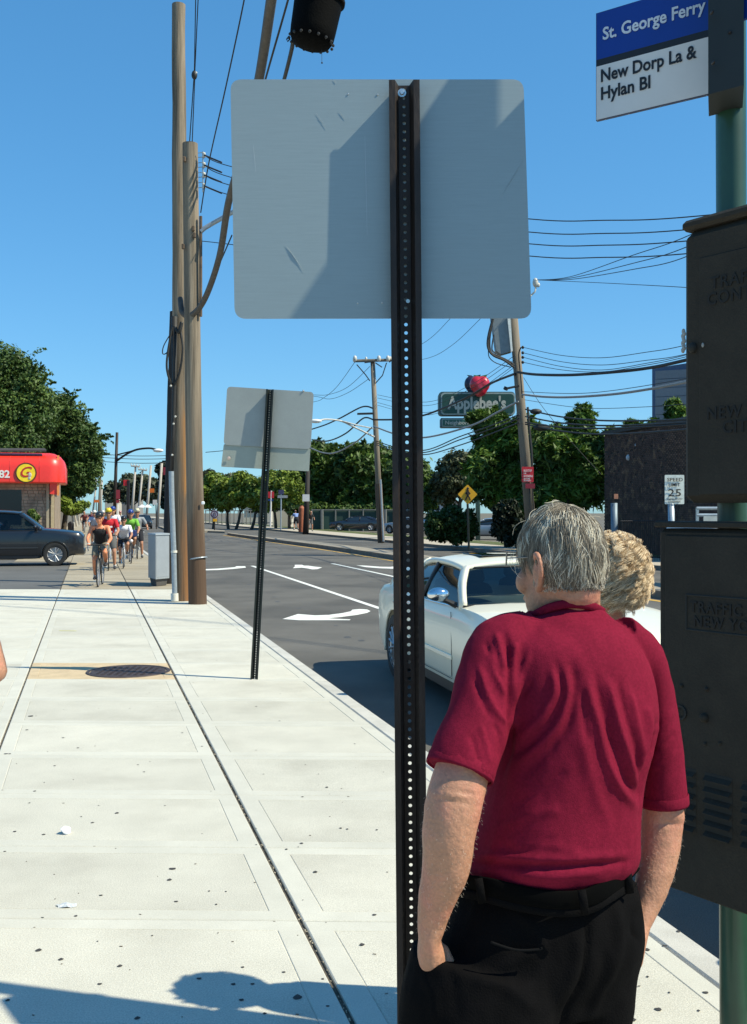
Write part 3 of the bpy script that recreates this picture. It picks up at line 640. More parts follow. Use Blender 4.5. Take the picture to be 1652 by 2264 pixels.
# ---------------- big utility poles
def pole(mb, base, top, r0, r1, n=20, seg=24, jit=.006, seed=0):
    base = Vector(base); top = Vector(top); pts = []; rad = []
    for i in range(seg+1):
        t = i/seg; p = base.lerp(top, t); p.x += jit*math.sin(i*1.3+seed)*t; p.y += jit*math.cos(i*.9+seed)*t
        pts.append(p); rad.append(r0+(r1-r0)*t+.003*math.sin(i*2.1+seed))
    return mb.tube(pts, rad, n, up=(1, 0, 0))
DA, DB = 20.45, 19.75
pa = thing('utility_pole', 'tall weathered wooden utility pole, the taller of the pair at the kerb, with conduit', 'utility pole', (P(403, 1328, DA).x, DA, 0))
b = MB(); pole(b, P(401, 1328, DA)-Vector((0, 0, .1)), P(395, 11, DA), .166, .130, seed=1); b.build('shaft', M_woodA, pa, auto=50)
pb = thing('utility_pole', 'shorter stout wooden pole of the kerb pair, brown foot with a wire band', 'utility pole', (P(437, 1335, DB).x, DB, 0))
b = MB(); b.tube([P(x, y, DB) for x, y in ((437.5, 1342), (435, 1240), (432, 1130), (430, 1030), (427, 850), (424, 600), (420.5, 318))], [.176, .170, .164, .159, .156, .152, .146], 22, up=(1, 0, 0)); b.build('shaft', M_woodB, pb, auto=50)
b = MB(); q = [Vector((P(437.5, 1235, DB).x+.172*math.cos(a), DB+.172*math.sin(a), P(437, 1235, DB).z+.03*math.cos(a*1.0+.6))) for a in np.linspace(0, 2*math.pi, 25)]; b.tube(q, .014, 6); b.build('wire_band', M_galv, pb)
b = MB(); b.box(P(449, 1112, DB-.15), (.06, .03, .06), bev=.01); b.build('tag', mat('white_tag', (.85, .85, .85), .4), pb)
cd = MB(); cd.tube([P(379, 1042, DA-.2), P(380, 1100, DA-.2), P(384.5, 1220, DA-.2), P(386.5, 1318, DA-.2)], .052, 14); cd.build('conduit', M_galv, pa, auto=50)
cd = MB(); cd.cyl(P(386, 1312, DA-.2), P(386.5, 1329, DA-.2), .075, .075, 14); cd.cyl(P(385, 1217, DA-.2), P(385, 1222, DA-.2), .062, .062, 14); cd.build('conduit_collar', mat('white_collar', (.7, .68, .6), .7), pa, auto=50)
cb = MB(); cb.tube([P(386, 700, DA-.2), P(386, 850, DA-.17), P(383, 960, DA-.19), P(380, 1050, DA-.2)], [.06, .045, .035, .035], 8)
cb.tube(catmull([P(388, 700, DA-.2), P(377, 745, DA-.25), P(369, 800, DA-.28), P(372, 830, DA-.26), P(381, 852, DA-.2)], 6), .022, 6)
cb.tube(catmull([P(398, 725, DA-.25), P(404, 770, DA-.28), P(398, 820, DA-.26), P(386, 850, DA-.22)], 6), .022, 6)
cb.tube(catmull([P(376, 740, DA-.25), P(362, 765, DA-.28), P(360, 782, DA-.28), P(370, 778, DA-.25), P(378, 750, DA-.25)], 6), .011, 5)
cb.tube(catmull([P(383, 715, DA-.2), P(395, 735, DA-.27), P(402, 712, DA-.27)], 6), .035, 6)
cb.build('riser_cable', M_cable, pa, smooth=True)
b = MB()
for x, y in ((384, 937), (381, 1006), (378, 853), (388, 921)): b.ell(P(x, y, DA-.25), .022, 6, 5)
o = b.build('cable_clips', M_porc, pa); o['kind'] = 'stuff'
# insulator rack on the short pole
b = MB()
rx = 449
b.tube([P(rx, 335, DB-.1), P(rx, 425, DB-.1)], .012, 6)
for y in (338, 348, 360, 370, 382, 392, 404, 415): b.tube([P(438, y, DB-.1), P(rx, y-1, DB-.1)], .008, 5)
b.tube([P(444, 512, DB-.1), P(452, 505, DB-.1), P(470, 494, DB-.1), P(520, 466, DB-.3)], .042, 10)
b.build('rack_and_arm', M_galv, pb)
for i, y in enumerate((343, 365, 387, 411)):
    d = MB(); d.lathe(P(451, y, DB-.1), (0, 0, 1), [(0, -.045), (.03, -.045), (.035, -.02), (.02, 0), (.035, .02), (.03, .045), (0, .045)], 10); d.build('insulator', M_porc, pb, smooth=True)
b = MB()
for (x, y) in ((408, 352), (430, 520), (428, 505), (405, 545)): b.box(P(x, y, DB-.16), (.05, .06, .10), bev=.01)
b.tube([P(444, 478, DB-.1), P(444, 700, DB-.1)], .03, 6)
b.build('brackets', mat('rusty_bracket', (.12, .08, .05), .8, var=.4), pb)
# third, black pole leaning behind
pc = thing('utility_pole', 'black creosoted pole leaning behind the weathered pair of poles', 'utility pole', (P(372, 1290, 25.5).x, 25.5, 0))
b = MB(); pole(b, P(374, 1288, 25.5), P(389, 690, 25.5), .17, .15, seed=2); b.build('shaft', M_wood_d, pc, auto=50)

# ---------------- wires and cables (each a thing)
def wire(pts, r, m, label, group=None, name='utility_wire', smooth_pts=True, cat='wire', n=6):
    b = MB(); q = catmull(pts, 8) if (smooth_pts and len(pts) > 2) else pts; b.tube(q, r, n); o = b.build(name, m, None, smooth=True, fix=False)
    return tag(o, label, cat, group)
# thick cable from overhead to the loop at the pole pair
wire([P(612, -90, 9.5), P(600, 0, 10.2), P(573, 175, 11.6), P(538, 330, 13.5), P(505, 450, 15.5), P(487, 560, 17.2), P(462, 640, 18.6), P(440, 682, 19.4), P(418, 698, 19.7), P(403, 690, 19.8), P(399, 660, 20.0)], .054, M_cable_g, 'thick brown overhead cable looping down to the paired poles', name='overhead_cable', cat='cable', n=12)
wire([P(650, -60, 9.5), P(637, 0, 10), P(590, 165, 11), P(545, 330, 13.5)], .011, M_cable, 'thin black line just right of the thick looping cable', cat='cable')
wire([P(650, 75, 9.1), P(645, 110, 9.3), P(628, 178, 10), P(600, 280, 12)], .019, M_cable, 'black cable dropping from the hanging splice case behind the big sign', cat='cable')
wire([P(548, -60, 14), P(540, 0, 14.5), P(500, 190, 16), P(462, 360, 18.4), P(444, 470, 19.5)], .011, M_cable, 'single black line slanting from the top edge to the short pole', cat='cable')
wire([P(513, 520, 17), P(470, 620, 18.5), P(446, 680, 19.6)], .012, M_cable, 'thin line hanging beside the lower bend of the thick cable', cat='cable')
gw = thing('guy_wire', 'pair of vertical guy wires with strain insulator above the short pole', 'guy wire', tuple(P(430, 165, DB)))
b = MB(); b.tube([P(434, -60, DB-1.5), P(430, 160, DB-.6)], .010, 5); b.tube([P(441, -60, DB-1.5), P(431, 160, DB-.6)], .010, 5); b.tube([P(429, 172, DB-.6), P(419, 320, DB-.1)], .010, 5); b.tube([P(431, 172, DB-.6), P(425, 320, DB-.1)], .010, 5); b.build('strand', M_cable, gw)
b = MB(); b.ell(P(430, 166, DB-.6), (.055, .055, .085), 10, 8); b.build('strain_insulator', M_cable, gw, smooth=True)
b = MB(); b.ell(P(434, 161, DB-.68), .022, 8, 6); b.build('clevis', M_porc, gw, smooth=True)
for i, (y0, y1, y2, yr) in enumerate(((343, 372, 484, 481), (365, 396, 513, 509), (387, 414, 539, 534), (411, 436, 566, 562))):
    wire([P(452, y0, DB-.1), P(514, y1-3, DB-.9), P(840, y2-42, 17), P(1170, y2, 15.2), P(1340, y2+3, 14.4), P(1505, yr, 13.6), P(1900, yr-40, 12)], .0085, M_cable, ('top', 'second', 'third', 'lowest')[i]+' of four level wires from the short pole rack passing behind the big sign', group='four wires from the pole rack')
    wire([P(452, y0, DB-.12), P(468, y0+7, DB-.3), P(490, y0+16, DB-.6)], .017, M_cable, 'splice sleeve on the '+('top', 'second', 'third', 'lowest')[i]+' wire beside the short pole rack', group='wire splices', name='wire_splice', cat='splice')
wire([P(446, 533, DB), P(515, 541, 19), P(900, 590, 17)], .008, M_cable, 'thin wire leaving the short pole just under its arm')
# hanging splice case
sc = thing('splice_case', 'black cylindrical cable case hanging at the top edge above the big sign', 'cable case', tuple(P(690, 80, 9)))
ax = (P(712, -60, 9)-P(688, 70, 9)).normalized(); c0 = P(688, 92, 9)
b = MB(); b.lathe(c0, ax, [(0, -.055), (.10, -.05), (.165, -.02), (.192, .03), (.198, .10), (.205, .25), (.212, .38), (.216, .62), (.2, .66), (0, .66)], 32); b.build('can', mat('black_rubber', (.0025, .0025, .0025), .8, spec=.08, var=.3, scale=9, bump=.3, bscale=60), sc, auto=50)
b = MB(); b.lathe(c0, ax, [(.206, .36), (.232, .36), (.232, .385), (.206, .385)], 32); b.build('flange', mat('dark_flange', (.010, .009, .009), .8, spec=.1), sc, auto=40)
b = MB(); x_, y_, d_ = basis(ax)
for k in range(16):
    a = 2*math.pi*k/16; b.ell(c0+x_*.195*math.cos(a)+y_*.195*math.sin(a)+d_*.0, .014, 6, 5)
b.tube([c0+x_*.19-d_*.02+Vector((-.0, -.05, 0)), c0+Vector((-.05, -.2, .38))], .008, 5)
b.tube([P(639, 80, 9), P(634, 87, 9), P(636, 92, 9), P(642, 86, 9)], .006, 5); b.tube([P(735, 62, 9), P(742, 65, 9), P(737, 68, 9)], .008, 5)
o = b.build('bolts', M_cable, sc); o['kind'] = 'stuff'
b = MB(); b.tube([P(711.5, 100, 9), P(712, 140, 9)], .0018, 4); b.ell(P(712, 139, 9), .008, 6, 5); b.build('dangling_wire', M_cable, sc)
b = MB(); b.tube([c0+ax*.62, c0+ax*1.4], .03, 8); b.build('hanger', M_cable, sc)

# ---------------- grey utility cabinet beside the poles
gc = thing('utility_cabinet', 'light grey metal utility cabinet on a tapered base left of the wooden poles', 'utility cabinet', tuple(G(353, 1296)))
a_, b_, c_ = P(328, 1268, 25.0), P(344.5, 1280, 24.3), P(374.5, 1281, 24.75)
def CP(p, z): return Vector((p.x, p.y, z))
dd = CP(c_, 0)-CP(b_, 0)+CP(a_, 0)
def hexa(mb, pts, z0, z1, sc0=1.0, sc1=1.0):
    c = sum(pts, Vector())/4; lo = [c+(p-c)*sc0 for p in pts]; hi = [c+(p-c)*sc1 for p in pts]
    mb.add([(p.x, p.y, z0) for p in lo]+[(p.x, p.y, z1) for p in hi], [(3, 2, 1, 0), (4, 5, 6, 7), (0, 1, 5, 4), (1, 2, 6, 5), (2, 3, 7, 6), (3, 0, 4, 7)])
pts = [CP(a_, 0), CP(b_, 0), CP(c_, 0), dd]
M_gcab = mat('grey_cabinet_paint', (0.33, 0.36, 0.38), 0.45, metal=.2, var=.08, scale=4)
b = MB(); hexa(b, pts, .17, 1.20); b.build('body', M_gcab, gc)
b = MB(); hexa(b, pts, 1.205, 1.245, 1.06, 1.03); b.build('lid', M_gcab, gc)
b = MB(); hexa(b, pts, 0, .172, .72, .86); b.build('base', mat('dark_base', (.09, .085, .08), .8), gc)
b = MB(); e = (pts[2]-pts[1]); n_ = Vector((e.y, -e.x, 0)).normalized(); n_ = n_ if n_.y < 0 else -n_
b.prism([tuple(CP(pts[1]+e*.06, .22)+n_*.004), tuple(CP(pts[1]+e*.94, .22)+n_*.004), tuple(CP(pts[1]+e*.94, 1.16)+n_*.004), tuple(CP(pts[1]+e*.06, 1.16)+n_*.004)], -n_*.01); b.build('door', mat('grey_door_paint', (.36, .39, .42), .4, metal=.25, var=.08, scale=4), gc)
# ------------------------------------------------------------------ the man in the maroon shirt
M_skin = mat('fair_skin', (0.46, 0.225, 0.135), 0.55, var=0.10, scale=22, bump=0.25, bscale=110, col2=(0.50, 0.19, 0.13), c2scale=11, c2lo=0.5, c2hi=0.75, sss=0.08, speck=0.08)
M_skin2 = mat('tanned_skin', (0.46, 0.22, 0.13), 0.5, var=0.1, scale=20)
M_shirt = mat('maroon_cotton', (0.175, 0.0085, 0.027), 0.9, var=0.10, scale=12, bump=0.18, bscale=420, sheen=0.0, spec=0.08, speck=0.10)
M_pants = mat('black_twill', (0.0042, 0.0039, 0.0042), 0.9, var=0.3, scale=8, bump=0.25, bscale=260, sheen=0.0, spec=0.06)
M_belt = mat('black_belt', (0.0025, 0.0025, 0.0025), 0.85, spec=.04)
man = thing('person', 'grey-haired man in a maroon T-shirt and black trousers, back turned, hands in pockets', 'person', (P(1240, 1132, 2.3).x, 2.3, 0))
DM = 2.3
def loft(mb, rings, n=36, sq=2.3, sub=5):
    """rings: (py, xL, xR, half depth, D, yaw)"""
    ks = []
    for py, xl, xr, hb, D, yw in rings:
        c = P((xl+xr)/2, py, D); a = (xr-xl)/2/FX*D; cy_, sy_ = math.cos(R(yw)), math.sin(R(yw))
        w = math.sqrt(max(a*a-(hb*sy_)**2, 1e-5))/cy_; ks.append((c, w, hb, R(yw)))
    out = []
    m = len(ks)
    for i in range(m-1):
        for k in range(sub):
            t = k/sub; K = [ks[max(i-1, 0)], ks[i], ks[i+1], ks[min(i+2, m-1)]]
            def cr(f): p0, p1, p2, p3 = [f(q) for q in K]; return 0.5*((2*p1)+(p2-p0)*t+(2*p0-5*p1+4*p2-p3)*t*t+(3*p1-p0-3*p2+p3)*t**3)
            out.append((cr(lambda q: q[0]), cr(lambda q: q[1]), cr(lambda q: q[2]), cr(lambda q: q[3])))
    out.append(ks[-1])
    vs = []
    for c, w, hb, yw in out:
        for k in range(n):
            a = 2*math.pi*k/n; ca, sa = math.cos(a), math.sin(a); ca = math.copysign(abs(ca)**(2/sq), ca); sa = math.copysign(abs(sa)**(2/sq), sa)
            x, y = ca*w, sa*hb; vs.append((c.x+x*math.cos(yw)-y*math.sin(yw), c.y+x*math.sin(yw)+y*math.cos(yw), c.z))
    m = len(out); fs = [(i*n+k, i*n+(k+1) % n, (i+1)*n+(k+1) % n, (i+1)*n+k) for i in range(m-1) for k in range(n)]
    fs += [tuple(range(n-1, -1, -1)), tuple((m-1)*n+k for k in range(n))]
    return mb.add(vs, fs)
YW = 14
shirt = MB()
loft(shirt, [(1334, 1190, 1328, .060, 2.34, YW), (1346, 1178, 1336, .070, 2.34, YW), (1364, 1146, 1354, .086, 2.33, YW), (1384, 1112, 1380, .104, 2.32, YW), (1420, 1092, 1408, .125, 2.30, YW), (1480, 1090, 1436, .140, 2.29, YW),
             (1560, 1096, 1448, .150, 2.285, YW), (1640, 1092, 1440, .156, 2.285, YW), (1740, 1072, 1414, .162, 2.285, YW), (1830, 1046, 1411, .170, 2.28, YW), (1880, 1030, 1409, .172, 2.28, YW),
             (1905, 1026, 1402, .165, 2.285, YW), (1925, 1040, 1388, .152, 2.29, YW), (1975, 1055, 1380, .146, 2.295, YW)])
def arm_pts(l): return [P(x, y, D) for x, y, D, r in l], [r for x, y, D, r in l]
sl_l = [(1178, 1408, 2.30, (.075, .062)), (1118, 1440, 2.26, (.082, .070)), (1088, 1510, 2.22, (.076, .070)), (1060, 1590, 2.18, (.070, .068)), (1033, 1655, 2.15, (.070, .066)), (1017, 1704, 2.13, (.0695, .064))]
sl_r = [(1355, 1420, 2.34, (.075, .062)), (1412, 1462, 2.37, (.062, .066)), (1445, 1560, 2.40, (.054, .064)), (1458, 1650, 2.40, (.053, .062)), (1464, 1730, 2.40, (.054, .060)), (1466, 1774, 2.40, (.0565, .060))]
for l in (sl_l, sl_r):
    p, r = arm_pts(l); q = catmull(p, 4); rr_ = []
    for i in range(len(r)-1):
        for k in range(4): rr_.append((r[i][0]+(r[i+1][0]-r[i][0])*k/4, r[i][1]+(r[i+1][1]-r[i][1])*k/4))
    rr_.append(r[-1]); shirt.tube(q, rr_, 28, up=(1, 0, 0))
# folds read from the photograph: (points, amplitude, width) on the back
FOLDS = [
 ([(1114, 1400), (1126, 1450), (1128, 1520), (1129, 1600), (1126, 1660), (1108, 1720)], -.013, 9),
 ([(1096, 1400), (1108, 1440), (1116, 1480)], .007, 7), ([(1082, 1440), (1098, 1490), (1118, 1540)], .008, 8), ([(1074, 1420), (1090, 1465), (1110, 1505)], -.006, 6),
 ([(1058, 1470), (1078, 1530), (1100, 1575), (1122, 1600)], .007, 8), ([(1050, 1500), (1064, 1545), (1086, 1590)], -.005, 7), ([(1040, 1620), (1052, 1660), (1060, 1690)], -.004, 7), ([(1062, 1600), (1076, 1650), (1082, 1690)], .005, 8), ([(1090, 1600), (1104, 1630), (1100, 1680)], -.004, 7),
 ([(1142, 1420), (1134, 1470), (1132, 1540)], .009, 8), ([(1172, 1440), (1150, 1500), (1140, 1560)], .006, 9), ([(1176, 1505), (1152, 1545), (1136, 1600)], -.006, 8),
 ([(1228, 1460), (1240, 1500), (1243, 1540), (1212, 1600), (1176, 1640), (1132, 1672)], -.0085, 12), ([(1222, 1480), (1225, 1530), (1196, 1585), (1150, 1630)], .007, 12),
 ([(1262, 1460), (1272, 1500), (1266, 1560), (1250, 1612), (1206, 1668), (1150, 1720)], -.009, 14), ([(1252, 1480), (1256, 1540), (1236, 1600), (1190, 1650), (1140, 1690)], .006, 11),
 ([(1300, 1500), (1306, 1545), (1323, 1600), (1340, 1680), (1372, 1745), (1408, 1785)], .009, 11), ([(1316, 1480), (1332, 1560), (1352, 1640), (1382, 1720), (1408, 1760)], -.010, 12),
 ([(1344, 1500), (1362, 1580), (1385, 1660), (1408, 1740)], .009, 9), ([(1366, 1500), (1384, 1580), (1404, 1650), (1414, 1720)], -.008, 9), ([(1392, 1520), (1408, 1590), (1418, 1650), (1416, 1710)], .006, 8),
 ([(1452, 1590), (1444, 1640), (1430, 1690), (1418, 1740), (1412, 1780)], -.013, 8), ([(1430, 1560), (1436, 1610), (1424, 1670)], .007, 9),
 ([(1280, 1600), (1296, 1680), (1320, 1760), (1350, 1830)], .004, 16), ([(1288, 1520), (1290, 1580), (1300, 1640)], -.005, 10),
 ([(1130, 1780), (1200, 1750), (1250, 1700)], -.004, 16), ([(1110, 1830), (1180, 1800), (1240, 1790)], .004, 16), ([(1100, 1870), (1160, 1880), (1230, 1850)], -.004, 14), ([(1130, 1880), (1210, 1868), (1290, 1890)], .003, 12),
 ([(1020, 1906), (1100, 1912), (1200, 1916), (1300, 1914), (1390, 1906)], -.010, 9), ([(1040, 1890), (1140, 1896), (1260, 1898), (1395, 1888)], .007, 12), ([(1130, 1930), (1220, 1938), (1330, 1926)], .006, 12),
 ([(1440, 1620), (1470, 1600), (1490, 1570)], .004, 9), ([(1440, 1660), (1475, 1640), (1496, 1620)], -.004, 9), ([(1435, 1700), (1470, 1690), (1500, 1660)], .003, 9),
]
FS = []
for pts, amp, w in FOLDS:
    q = catmull([(x, y, 0) for x, y in pts], 6); FS.append((np.array([(p.x, p.y) for p in q]), amp, w))
def px_of(co): return CX+co[:, 0]/co[:, 1]*FX, CY-(co[:, 2]-EYE)/co[:, 1]*FX
def fold_disp(co, no):
    px, py = px_of(co); d = np.zeros(len(co)); facing = np.clip(-no[:, 1]*1.6, 0, 1)
    for poly, amp, w in FS:
        best = np.full(len(co), 1e9); tt = np.zeros(len(co)); m = len(poly)-1
        for i in range(m):
            a = poly[i]; b_ = poly[i+1]; ab = b_-a; L2_ = (ab**2).sum()+1e-9
            t = np.clip(((px-a[0])*ab[0]+(py-a[1])*ab[1])/L2_, 0, 1); dx = px-(a[0]+t*ab[0]); dy = py-(a[1]+t*ab[1]); dd_ = dx*dx+dy*dy
            k = dd_ < best; best[k] = dd_[k]; tt[k] = ((i+t)/m)[k]
        d += .85*amp*np.exp(-best/(w*w*.62))*np.minimum(1, np.minimum(tt, 1-tt)*5+.15)
    nn = np.array([noise.noise(Vector((c[0]*7, c[1]*7, c[2]*4.5))) for c in co])*.006+np.array([noise.noise(Vector((c[0]*22+5, c[1]*22, c[2]*12))) for c in co])*.0026+np.array([noise.noise(Vector((c[0]*40+c[2]*16, c[1]*30, c[2]*18-c[0]*22))) for c in co])*.0011
    return co+no*((d*facing+nn)[:, None])
shirt_o = organic('t_shirt', shirt, 0.0052, M_shirt, man, 5, local=False, disp=fold_disp)
# open cuff darkness is given by the arm inside: hems
def ring_hem(name, c, ax_, r, m, par, tilt=None):
    d = MB(); x, y, dd_ = basis(ax_); d.tube([c+x*math.cos(a)*r[0]+y*math.sin(a)*r[1] for a in np.linspace(0, 2*math.pi, 33)], .0045, 6, caps=False); return d.build(name, m, par, smooth=True)
def hem(c, axis, rx, ry, name='sleeve_hem'):
    d = MB(); ax_ = Vector(axis).normalized(); x = (Vector((1, 0, 0))-ax_*ax_.x).normalized(); y = ax_.cross(x); vs = []; n = 36
    for h, k in ((-.022, .985), (-.020, 1.012), (-.002, 1.016), (.003, 1.0), (.0, .955)):
        for i in range(n): a = 2*math.pi*i/n; vs.append(c+ax_*h+x*(rx*k*math.cos(a))+y*(ry*k*math.sin(a)))
    d.add(vs, [(j*n+i, j*n+(i+1) % n, (j+1)*n+(i+1) % n, (j+1)*n+i) for j in range(4) for i in range(n)]); return d.build(name, M_shirt, man, smooth=True)
hem(P(1016, 1706, 2.13), P(1017, 1704, 2.13)-P(1033, 1655, 2.15), .0715, .066)
hem(P(1466.5, 1775, 2.40), P(1466, 1774, 2.40)-P(1463, 1722, 2.40), .0575, .061)
d = MB()   # collar rib
q = [P(x, y, D) for x, y, D in ((1164, 1374, 2.32), (1186, 1358, 2.29), (1215, 1344, 2.275), (1250, 1336, 2.270), (1285, 1336, 2.272), (1312, 1342, 2.285), (1334, 1354, 2.32))]
d.tube(catmull(q, 6), [(.0035, .010)]*37, 8, up=(0, 1, 0)); d.build('collar', M_shirt, man, smooth=True)

# trousers
pants = MB()
loft(pants, [(1938, 1022, 1398, .156, 2.30, YW), (1975, 1004, 1410, .165, 2.30, YW), (2020, 985, 1417, .172, 2.30, YW), (2070, 958, 1420, .18, 2.30, YW), (2110, 928, 1416, .18, 2.30, YW), (2160, 905, 1404, .17, 2.30, YW), (2200, 900, 1396, .16, 2.30, YW)])
def legs(pts, radii): pants.tube(catmull(pts, 4), [tuple(np.interp(i/ (4*(len(pts)-1)), np.linspace(0, 1, len(pts)), [r[j] for r in radii]) for j in (0, 1)) for i in range(4*(len(pts)-1)+1)], 26, up=(1, 0, 0), sq=2.4)
legs([P(1075, 2120, 2.24), P(1062, 2200, 2.23), P(1056, 2300, 2.22), P(1056, 2480, 2.2), Vector((P(1050, 2132, 2.2).x, 2.2, .30)), Vector((P(1050, 2132, 2.2).x, 2.2, .06))], [(.165, .15), (.172, .155), (.170, .15), (.145, .13), (.12, .12), (.115, .125)])
legs([P(1310, 2120, 2.34), P(1311, 2200, 2.34), P(1309, 2300, 2.34), P(1300, 2480, 2.34), Vector((P(1290, 2132, 2.34).x, 2.34, .30)), Vector((P(1290, 2132, 2.34).x, 2.34, .06))], [(.095, .14), (.082, .14), (.070, .13), (.085, .12), (.1, .11), (.105, .12)])
PF = [([(1296, 1995), (1298, 2060), (1296, 2110), (1286, 2170), (1255, 2230), (1235, 2290)], -.010, 7), ([(1280, 2060), (1276, 2120), (1258, 2180), (1200, 2240)], .008, 18),
      ([(1360, 1990), (1372, 2060), (1360, 2130), (1330, 2190), (1300, 2250)], .008, 14), ([(1340, 2100), (1330, 2170), (1290, 2250)], -.006, 14), ([(960, 2100), (1000, 2160), (1010, 2260)], -.006, 18),
      ([(1130, 2010), (1180, 2050), (1198, 2090), (1150, 2120), (1080, 2150)], .006, 14), ([(1190, 2130), (1160, 2160), (1100, 2190)], -.005, 12), ([(1050, 2160), (1120, 2180), (1190, 2240)], .006, 20), ([(930, 2150), (960, 2200), (965, 2264)], .006, 16),
      ([(1085, 2080), (1140, 2098), (1192, 2099)], -.006, 4), ([(1400, 2010), (1396, 2060), (1412, 2080)], -.006, 6)]
FSp = [(np.array([(p.x, p.y) for p in catmull([(x, y, 0) for x, y in pts], 6)]), a, w) for pts, a, w in PF]
def pants_disp(co, no):
    global FS
    keep = FS; FS = FSp; out = fold_disp(co, no); FS = keep; return out
organic('trousers', pants, 0.0085, M_pants, man, 5, local=False, disp=pants_disp)
# waistband, belt, loops, pocket welt, seam
def band(path, w, th, name, m):
    d = MB(); q = catmull(path, 6); d.tube(q, [(th, w)]*len(q), 8, up=(0, 1, 0), sq=4); return d.build(name, m, man, smooth=True)
bl = [(1008, 1950, 2.26), (1030, 1951, 2.20), (1080, 1960, 2.142), (1150, 1978, 2.118), (1230, 1990, 2.112), (1300, 1984, 2.125), (1350, 1958, 2.150), (1392, 1934, 2.215), (1402, 1932, 2.27)]
band([P(x, y, D-.004) for x, y, D in bl], .019, .003, 'belt', M_belt)
band([P(x, y+27, D-.001) for x, y, D in bl], .010, .003, 'waistband', M_pants)
for x, y, D in ((1290, 1992, 2.098), (1390, 1944, 2.19), (1062, 1966, 2.13)):
    d = MB(); d.tube([P(x-4, y-24, D), P(x, y, D-.006), P(x+4, y+30, D+.002)], [(.0035, .0085)]*3, 8, up=(0, 1, 0), sq=4); d.build('belt_loop', M_pants, man, smooth=True)
d = MB(); d.tube(catmull([P(1085, 2083, 2.10), P(1140, 2100, 2.098), P(1192, 2099, 2.10), P(1196, 2094, 2.10)], 6), .0026, 6); d.build('pocket_welt', mat('grey_thread', (.008, .008, .0085), .95, spec=.05), man, smooth=True)
for fx, fy in ((P(1050, 2132, 2.2).x, 2.2), (P(1290, 2132, 2.34).x, 2.34)):
    d = MB(); d.rtube([(fx+.0, fy-.06, .055), (fx-.02, fy+.05, .05), (fx-.045, fy+.16, .04)], [(.045, .05), (.05, .045), (.045, .035)], 14); organic('shoe', d, .01, M_belt, man, 3, local=False)

# body: arms, hands, neck, head as one skin surface
body = MB()
def limb(l, n=20):
    p = [P(x, y, D) for x, y, D, r in l]; r = [q[3] for q in l]; k = 5; q = catmull(p, k); m = len(l)-1
    rr_ = [tuple(np.interp(i/(k*m), np.linspace(0, 1, m+1), [(v if hasattr(v, '__len__') else (v, v))[j] for v in r]) for j in (0, 1)) for i in range(k*m+1)]
    body.rtube(q, rr_, n, up=(1, 0, 0))
limb([(1130, 1450, 2.27, .055), (1075, 1560, 2.2, .055), (1035, 1660, 2.15, .054), (1013, 1740, 2.12, (.0585, .052)), (1001, 1790, 2.11, (.0585, .052)), (992, 1850, 2.11, (.0545, .054)), (986, 1920, 2.12, (.049, .049)), (968, 1980, 2.13, (.0405, .038)), (956, 2035, 2.14, (.031, .030)), (950, 2075, 2.15, (.023, .036)), (954, 2110, 2.165, (.030, .042)), (965, 2160, 2.18, (.030, .040))])
limb([(1390, 1460, 2.36, .05), (1440, 1560, 2.4, .05), (1460, 1680, 2.4, .05), (1463, 1770, 2.4, (.0505, .048)), (1462, 1815, 2.4, (.0505, .047)), (1456, 1880, 2.39, (.0475, .048)), (1446, 1940, 2.37, (.041, .042)), (1429, 2000, 2.35, (.032, .033)), (1414, 2045, 2.33, (.024, .030)), (1402, 2085, 2.31, (.026, .038)), (1392, 2120, 2.30, (.03, .04))])
for (ox, oy, D, dx) in ((958, 2120, 2.17, 10), (1396, 2095, 2.30, -14)):     # fingers inside the pockets, bent
    for k in range(4): body.rtube([P(ox+dx*0+(-18+k*12), oy, D), P(ox+(-20+k*13)+dx, oy+38-abs(k-1.3)*5, D+.006), P(ox+(-18+k*12)+dx*1.8, oy+66-abs(k-1.3)*8, D+.016)], [.0092, .0088, .0078], 8)
    body.rtube([P(ox+24*(1 if dx > 0 else -1), oy-20, D), P(ox+40*(1 if dx > 0 else -1), oy+14, D-.006), P(ox+38*(1 if dx > 0 else -1), oy+36, D-.006)], [.012, .0105, .009], 8)
HC = P(1240, 1254, 2.34); HY = 43.0; HT = Matrix.Translation(HC) @ Matrix.Rotation(R(HY), 4, 'Z') @ Matrix.Rotation(R(-4), 4, 'X')
hd_r = [(.128, .018, -.03, .015), (.122, .040, -.058, .034), (.105, .058, -.078, .060), (.08, .070, -.093, .082), (.045, .0760, -.098, .092), (.01, .0755, -.096, .094), (-.025, .0720, -.090, .092), (-.055, .069, -.078, .094), (-.085, .062, -.055, .092), (-.110, .048, -.02, .086), (-.125, .030, .02, .075)]
